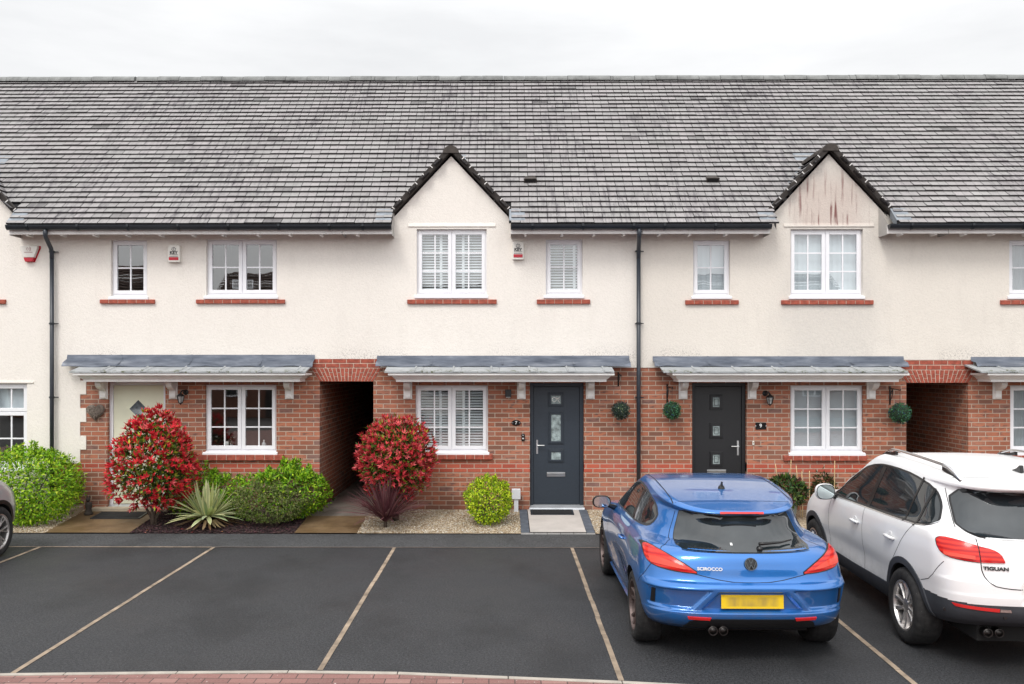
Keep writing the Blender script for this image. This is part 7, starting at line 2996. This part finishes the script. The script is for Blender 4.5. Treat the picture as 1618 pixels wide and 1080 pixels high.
def suv_car(loc, rz):
    car = thing('suv_car', 'white five door SUV with roof rails, cut off by the right edge', 'car', loc, rz)
    AX = [(0.0, 0.345, 0.385), (2.604, 0.345, 0.385)]
    me, tree = make_body(SUV, M['white_car'], AX, M['liner'])
    low = split_faces(me, lambda c, n: c.z < 0.595 and c.y < -0.30 and math.hypot(c.y, c.z - 0.345) > 0.386, 'rear_bumper')
    body = obj('body', me, None, car)
    low.materials.clear()
    bp_ = obj('rear_bumper', low, M['car_plastic'], car)
    for sx in (-1, 1):
        for yy in (0.0, 2.604):
            wheel(car, sx * 0.80, yy, 0.345, 0.345, 0.232, 0.225, 'ten', sx, 'alloy')
    u = MB()
    u.box(-0.6, 0.6, -0.72, -0.2, 0.25, 0.42)
    u.build('underbody', M['liner'], car, local=True)
    exhaust(car, -0.545, -0.80, 0.335, 0.036)
    exhaust(car, -0.455, -0.80, 0.335, 0.036)
    gb = [(-0.668, 1.19), (-0.63, 1.135), (-0.55, 1.120), (-0.3, 1.117), (0, 1.116), (0.3, 1.117), (0.55, 1.120), (0.63, 1.135), (0.668, 1.19)]
    gt = [(-0.668, 1.20), (-0.625, 1.455), (-0.4, 1.480), (0, 1.487), (0.4, 1.480), (0.625, 1.455), (0.668, 1.20)]
    patch('glass_surround', tree, 'rear', gb, gt, M['car_black'], car, 0.002, 0.006, 44, 14, 1, expand=0.012)
    patch('rear_window', tree, 'rear', gb, gt, M['car_glass'], car, 0.005, 0.006, 44, 14, 1)
    patch('brake_light', tree, 'rear', [(-0.17, 1.502), (0.17, 1.502)], [(-0.17, 1.522), (0.17, 1.522)], M['reflector'], car, 0.006, 0.008, 14, 3, 0)
    for sx in (-1, 1):
        ob = [(sx * 0.862, 1.02), (sx * 0.857, 0.975), (sx * 0.83, 0.948), (sx * 0.76, 0.935), (sx * 0.632, 0.928)]
        ot = [(sx * 0.862, 1.025), (sx * 0.858, 1.07), (sx * 0.83, 1.094), (sx * 0.76, 1.088), (sx * 0.632, 1.055)]
        ib = [(sx * 0.624, 0.928), (sx * 0.455, 0.932)]
        it = [(sx * 0.624, 1.053), (sx * 0.53, 1.034), (sx * 0.475, 1.000), (sx * 0.455, 0.945)]
        patch('lamp_surround', tree, 'rear', ob, ot, M['car_black'], car, 0.003, 0.008, 24, 8, 1, expand=0.005)
        t1 = patch('tail_light', tree, 'rear', ob, ot, M['tail_red'], car, 0.012, 0.014, 24, 8, 1, bulge=0.006)
        patch('lamp_bar', tree, 'rear', [(sx * 0.84, 0.958), (sx * 0.66, 0.945)], [(sx * 0.84, 0.985), (sx * 0.66, 0.975)], M['tail_inner'], t1, 0.020, 0.004, 12, 4, 0)
        patch('tail_light', tree, 'rear', ib, it, M['tail_red'], car, 0.012, 0.014, 24, 8, 1, bulge=0.004)
        patch('reflector', tree, 'rear', [(sx * 0.80, 0.555), (sx * 0.52, 0.545)], [(sx * 0.82, 0.578), (sx * 0.52, 0.570)], M['reflector'], car, 0.008, 0.012, 16, 4, 0)
        patch('reverse_lamp', tree, 'rear', [(sx * 0.515, 0.545), (sx * 0.43, 0.545)], [(sx * 0.515, 0.570), (sx * 0.44, 0.568)], M['mirror'], car, 0.006, 0.012, 10, 4, 0)
    for view, sx in (('left', -1), ('right', 1)):
        sb = [(-0.36, 1.185), (-0.27, 1.135), (0.3, 1.115), (1.0, 1.098), (1.6, 1.085), (2.05, 1.075)]
        stp = [(-0.36, 1.20), (-0.30, 1.32), (-0.14, 1.44), (0.25, 1.505), (0.75, 1.525), (1.15, 1.512), (1.50, 1.425), (2.05, 1.085)]
        patch('window_trim', tree, view, sb, stp, M['car_black'], car, 0.002, 0.006, 50, 14, 1, expand=0.018)
        tr = MB()
        seam(tr, tree, view, [(-0.385, 1.185), (-0.27, 1.117), (0.3, 1.097), (1.0, 1.080), (1.6, 1.067), (2.05, 1.055)], 0.012, 60, 0.005)
        tr.build('chrome_strip', M['chrome'], car, local=True, fix=False)
        sg = patch('side_window', tree, view, sb, stp, M['car_glass'], car, 0.0045, 0.006, 50, 14, 1)
        for (a, c, wd) in ((1.02, 0.93, 0.085), (0.12, 0.06, 0.03), (-0.12, -0.16, 0.030)):
            pil = MB()
            seam(pil, tree, view, [(a, 1.10), ((a + c) / 2, 1.30), (c, 1.515 if a > 0 else 1.44)], wd, 20, 0.0075)
            pil.build('window_pillar', M['car_black'], sg, local=True, fix=False)
        s = MB()
        seam(s, tree, view, [(2.02, 1.05), (2.08, 0.85), (2.08, 0.55), (2.02, 0.32)])
        seam(s, tree, view, [(1.03, 1.075), (1.03, 0.75), (1.02, 0.5), (1.03, 0.30)])
        seam(s, tree, view, [(-0.12, 1.11), (0.02, 0.98), (0.16, 0.80), (0.33, 0.62), (0.42, 0.47), (0.40, 0.32)])
        seam(s, tree, view, [(-0.33, 0.66), (-0.52, 0.72), (-0.68, 0.90)])
        s.build('panel_gap', M['gap'], body, local=True, fix=False)
        # grey cladding along the sill and round the wheel arches
        patch('sill_cladding', tree, view, [(0.40, 0.285), (1.3, 0.28), (2.2, 0.285)], [(0.40, 0.455), (1.3, 0.44), (2.2, 0.445)], M['car_plastic'], car, 0.010, 0.014, 30, 6, 0)
        for yc in (0.0, 2.604):
            inn = [(yc + 0.383 * math.cos(a), 0.345 + 0.383 * math.sin(a)) for a in np.linspace(-0.18, math.pi + 0.18, 24)]
            out_ = [(yc + 0.442 * math.cos(a), 0.345 + 0.442 * math.sin(a)) for a in np.linspace(-0.18, math.pi + 0.18, 24)]
            patch('arch_cladding', tree, view, inn, out_, M['car_plastic'], car, 0.010, 0.014, 44, 4, 0)
        fv = caster(tree, view)
        for yh in (1.22, 0.30):
            h, n_ = fv(yh, 0.905 if yh > 1 else 0.915)
            hd = MB()
            hd.tube([h + Vector((0, -0.10, 0)) + n_ * 0.004, h + Vector((0, -0.07, 0.004)) + n_ * 0.032, h + Vector((0, 0.06, 0.004)) + n_ * 0.032, h + Vector((0, 0.10, 0)) + n_ * 0.004], [0.012, 0.016, 0.016, 0.012], 8)
            dh = hd.build('door_handle', M['white_car'], car, smooth=True, local=True)
            cup = MB()
            cup.lathe([(0.0, 0.006 * sx), (0.04, 0.004 * sx), (0.046, 0.0)], h + Vector((0, 0, 0.012)), 'x', 16)
            cup.build('handle_recess', mat('shaded_white_recess', (0.62, 0.62, 0.63), 0.4, var=0), dh, smooth=True, local=True)
        # roof rail
        rl = MB()
        ft = caster(tree, 'top')
        pts = []
        for yy in np.linspace(-0.42, 1.25, 16):
            k = (yy + 0.42) / 1.67
            h, n_ = ft(sx * (0.585 + 0.015 * math.sin(math.pi * k)), yy)
            pts.append(h + Vector((0, 0, 0.006 + 0.055 * min(1, math.sin(math.pi * k) * 2.2))))
        rl.tube(pts, [0.009] + [0.0145] * 14 + [0.009], 10)
        rr = rl.build('roof_rail', M['chrome'], car, smooth=True, local=True)
        ft_ = MB()
        for (i0, i1) in ((0, 3), (12, 15)):
            q0, q1 = pts[i0], pts[i1]
            ft_.prism([(q0.y, q0.z - 0.01), (q1.y, q1.z - 0.05), (q1.y, q1.z - 0.012), (q0.y, q0.z)] if i0 == 0 else [(q0.y, q0.z - 0.05), (q1.y, q1.z - 0.01), (q1.y, q1.z), (q0.y, q0.z - 0.012)], 'x', q0.x - 0.012, q0.x + 0.012)
        ft_.build('rail_foot', M['car_black'], rr, local=True)
    mirror_unit(car, -1, -0.875, 1.86, 1.10, 'white_car', w_=0.21, h=0.175)
    mirror_unit(car, 1, 0.875, 1.86, 1.10, 'white_car', w_=0.21, h=0.175)
    patch('windscreen', tree, 'front', [(-0.70, 1.10), (0, 1.08), (0.70, 1.10)], [(-0.58, 1.52), (0, 1.55), (0.58, 1.52)], M['car_glass'], car, 0.004, 0.006, 24, 12, 1)
    for sx in (-1, 1):
        patch('headlight', tree, 'front', [(sx * 0.45, 0.74), (sx * 0.82, 0.78)], [(sx * 0.45, 0.84), (sx * 0.80, 0.90)], M['mirror'], car, 0.004, 0.006, 12, 5, 0)
    patch('front_grille', tree, 'front', [(-0.42, 0.66), (0.42, 0.66)], [(-0.42, 0.80), (0.42, 0.80)], M['car_black'], car, 0.004, 0.006, 12, 5, 0)
    s = MB()
    for sx in (-1, 1):
        seam(s, tree, 'rear', [(sx * 0.628, 1.115), (sx * 0.628, 0.95), (sx * 0.625, 0.84), (sx * 0.57, 0.755), (sx * 0.46, 0.735), (sx * 0.34, 0.730)], 0.008, 60)
        seam(s, tree, 'rear', [(sx * 0.690, 1.16), (sx * 0.668, 1.30), (sx * 0.640, 1.46)], 0.007, 40)
    s.build('panel_gap', M['gap'], body, local=True, fix=False)
    s = MB()
    seam(s, tree, 'top', [(-0.62, -0.30), (-0.5, -0.40), (0, -0.43), (0.5, -0.40), (0.62, -0.30)], 0.006, 60)
    s.build('roof_gap', M['gap'], body, local=True, fix=False)
    f = caster(tree, 'rear')
    h, n_ = f(-0.525, 0.885)
    text_mesh('lettering', 'TIGUAN', 0.039, M['car_black'], car, h + n_ * 0.007, (R(90) + math.atan2(-n_.z, -n_.y), 0, math.atan2(n_.x, -n_.y)), 0.002, bold=0.0016, xs=1.3)
    h, n_ = f(0.0, 0.70)
    pl = MB()
    pl.box(-0.262, 0.262, -0.006, 0.004, -0.058, 0.058)
    po = pl.build('number_plate', M['yellow_plate'], car, bevel=0.003, local=True)
    po.location = h + n_ * 0.010
    h, n_ = f(0.0, 0.97)
    emblem(car, h + n_ * 0.004, 0.065, 'chrome', 'black_gloss', math.atan2(-n_.z, -n_.y))
    ht = caster(tree, 'top')(0.0, -0.20)[0]
    b = MB()
    b.prism([(ht.y - 0.10, ht.z - 0.004), (ht.y + 0.09, ht.z - 0.004), (ht.y - 0.02, ht.z + 0.03), (ht.y - 0.07, ht.z + 0.062), (ht.y - 0.085, ht.z + 0.06)], 'x', ht.x - 0.016, ht.x + 0.016)
    b.build('aerial', M['car_black'], car, bevel=0.006, local=True)
    # parking sensors
    b = MB()
    for xx in (-0.86, -0.47, 0.47, 0.86):
        h, n_ = f(min(max(xx, -0.84), 0.84), 0.50)
        b.lathe([(0.0, -0.003), (0.014, -0.003), (0.016, 0.001)], h + n_ * 0.002, 'y', 14)
    b.build('parking_sensor', M['car_black'], car, local=True)
    return car


def silver_car(loc, rz):
    car = thing('parked_car', 'silver grey car whose front corner shows at the left edge', 'car', loc, rz)
    AX = [(0.0, 0.34, 0.375), (2.604, 0.34, 0.375)]
    me, tree = make_body(SUV, M['silver_paint'], AX, M['liner'])
    body = obj('body', me, None, car)
    for sx in (-1, 1):
        for yy in (0.0, 2.604):
            wheel(car, sx * 0.80, yy, 0.34, 0.34, 0.225, 0.235, 'vee', sx, 'alloy')
    for view, sx in (('left', -1), ('right', 1)):
        sb = [(-0.36, 1.185), (-0.27, 1.135), (1.0, 1.098), (2.05, 1.075)]
        stp = [(-0.36, 1.20), (-0.14, 1.44), (0.25, 1.505), (0.75, 1.525), (1.15, 1.512), (1.50, 1.425), (2.05, 1.085)]
        patch('side_window', tree, view, sb, stp, M['car_glass'], car, 0.0045, 0.006, 40, 12, 1)
        for yc in (0.0, 2.604):
            inn = [(yc + 0.373 * math.cos(a), 0.34 + 0.373 * math.sin(a)) for a in np.linspace(-0.18, math.pi + 0.18, 24)]
            out_ = [(yc + 0.425 * math.cos(a), 0.34 + 0.425 * math.sin(a)) for a in np.linspace(-0.18, math.pi + 0.18, 24)]
            patch('arch_cladding', tree, view, inn, out_, M['car_black'], car, 0.008, 0.014, 44, 4, 0)
        s = MB()
        seam(s, tree, view, [(2.02, 1.05), (2.08, 0.85), (2.08, 0.55), (2.02, 0.32)])
        seam(s, tree, view, [(1.03, 1.075), (1.03, 0.75), (1.02, 0.5), (1.03, 0.30)])
        s.build('panel_gap', M['gap'], body, local=True, fix=False)
    patch('windscreen', tree, 'front', [(-0.70, 1.10), (0, 1.08), (0.70, 1.10)], [(-0.58, 1.52), (0, 1.55), (0.58, 1.52)], M['car_glass'], car, 0.004, 0.006, 24, 12, 1)
    patch('rear_window', tree, 'rear', [(-0.7, 1.15), (0.7, 1.15)], [(-0.64, 1.46), (0.64, 1.46)], M['car_glass'], car, 0.004, 0.006, 24, 10, 1)
    for sx in (-1, 1):
        patch('headlight', tree, 'front', [(sx * 0.45, 0.74), (sx * 0.84, 0.78)], [(sx * 0.45, 0.84), (sx * 0.82, 0.90)], M['mirror'], car, 0.004, 0.006, 12, 5, 0)
        patch('tail_light', tree, 'rear', [(sx * 0.6, 0.95), (sx * 0.86, 0.95)], [(sx * 0.6, 1.07), (sx * 0.86, 1.07)], M['tail_red'], car, 0.008, 0.01, 12, 5, 0)
    patch('lower_grille', tree, 'front', [(-0.55, 0.42), (0.55, 0.42)], [(-0.55, 0.60), (0.55, 0.60)], M['car_black'], car, 0.004, 0.006, 16, 5, 0)
    mirror_unit(car, -1, -0.875, 1.86, 1.10, 'silver_paint', w_=0.21, h=0.16)
    mirror_unit(car, 1, 0.875, 1.86, 1.10, 'silver_paint', w_=0.21, h=0.16)
    return car


blue_car((2.115, -6.42, 0.0), R(-0.4))
suv_car((4.60, -6.53, 0.0), R(-2.5))
silver_car((-7.60, -5.60, 0.0), R(0))

# ------------------------------------------------------------------ houses across the road (seen in the window panes)
M['roof_brown'] = mat('brown_pantile', (0.085, 0.050, 0.040), 0.85, var=0.35, vscale=2, bump=0.4, bscale=14)
M['brick_far'] = mat('brown_red_brick', (0.21, 0.095, 0.065), 0.9, var=0.3, vscale=8)


def far_house(label, xc, wd, eave, ridge, y0, m):
    h = thing('facing_house', label, 'house', (xc, y0, 0.0), group='houses across the road')
    a, b = xc - wd / 2, xc + wd / 2
    wl = MB()
    yb = y0 - 7.5
    wl.add([(a, y0, -0.05), (b, y0, -0.05), (b, y0, eave), (a, y0, eave), (a, yb, -0.05), (b, yb, -0.05), (b, yb, eave), (a, yb, eave), (a, (y0 + yb) / 2, ridge), (b, (y0 + yb) / 2, ridge)],
           [(0, 3, 2, 1), (4, 5, 6, 7), (0, 4, 7, 8, 3), (1, 2, 9, 6, 5)])
    wl.build('wall', m, h)
    rf = MB()
    ym = (y0 + yb) / 2
    for s in (1, -1):
        ye = ym + s * (3.75 + 0.35)
        ze = ridge - (ridge - eave) / 3.75 * 4.1
        nrow = 22
        for k in range(nrow):
            f0, f1 = k / nrow, (k + 1) / nrow
            rf.quad((a - 0.15, ye + (ym - ye) * f0, ze + (ridge - ze) * f0 + 0.10), (b + 0.15, ye + (ym - ye) * f0, ze + (ridge - ze) * f0 + 0.10),
                    (b + 0.15, ye + (ym - ye) * f1, ze + (ridge - ze) * f1 + 0.05), (a - 0.15, ye + (ym - ye) * f1, ze + (ridge - ze) * f1 + 0.05))
    rf.build('roof', M['roof_brown'], h, fix=False)
    for xx in (xc - wd * 0.27, xc + wd * 0.27):
        for zz in (1.0, 3.5):
            w_ = MB()
            sash_ring(w_, xx - 0.6, xx + 0.6, zz, zz + 1.15, 0.08, y0, y0 + 0.06)
            w_.box(xx - 0.04, xx + 0.04, y0, y0 + 0.055, zz + 0.08, zz + 1.07)
            wo = w_.build('window', M['white_pvc'], h)
            p = MB()
            p.quad((xx - 0.53, y0 + 0.02, zz + 0.07), (xx + 0.53, y0 + 0.02, zz + 0.07), (xx + 0.53, y0 + 0.02, zz + 1.08), (xx - 0.53, y0 + 0.02, zz + 1.08))
            p.build('pane', M['car_glass'], wo)
    d_ = MB()
    d_.box(xc - 0.45, xc + 0.45, y0, y0 + 0.06, 0.0, 2.05)
    d_.build('door', M['black_door'], h, bevel=0.005)


far_house('brown roofed brick house across the road, farthest left of the row', -21.5, 8.0, 4.9, 8.2, -30.0, M['brick_far'])
far_house('brown roofed brick house across the road facing the cream door', -12.0, 7.4, 4.8, 7.9, -31.0, M['brick_far'])
far_house('cream house with brown roof across the road facing number 7', -1.5, 7.0, 4.6, 7.3, -32.0, M['render'])
far_house('brown roofed brick house across the road facing the white car', 14.0, 9.0, 4.9, 7.8, -31.0, M['brick_far'])
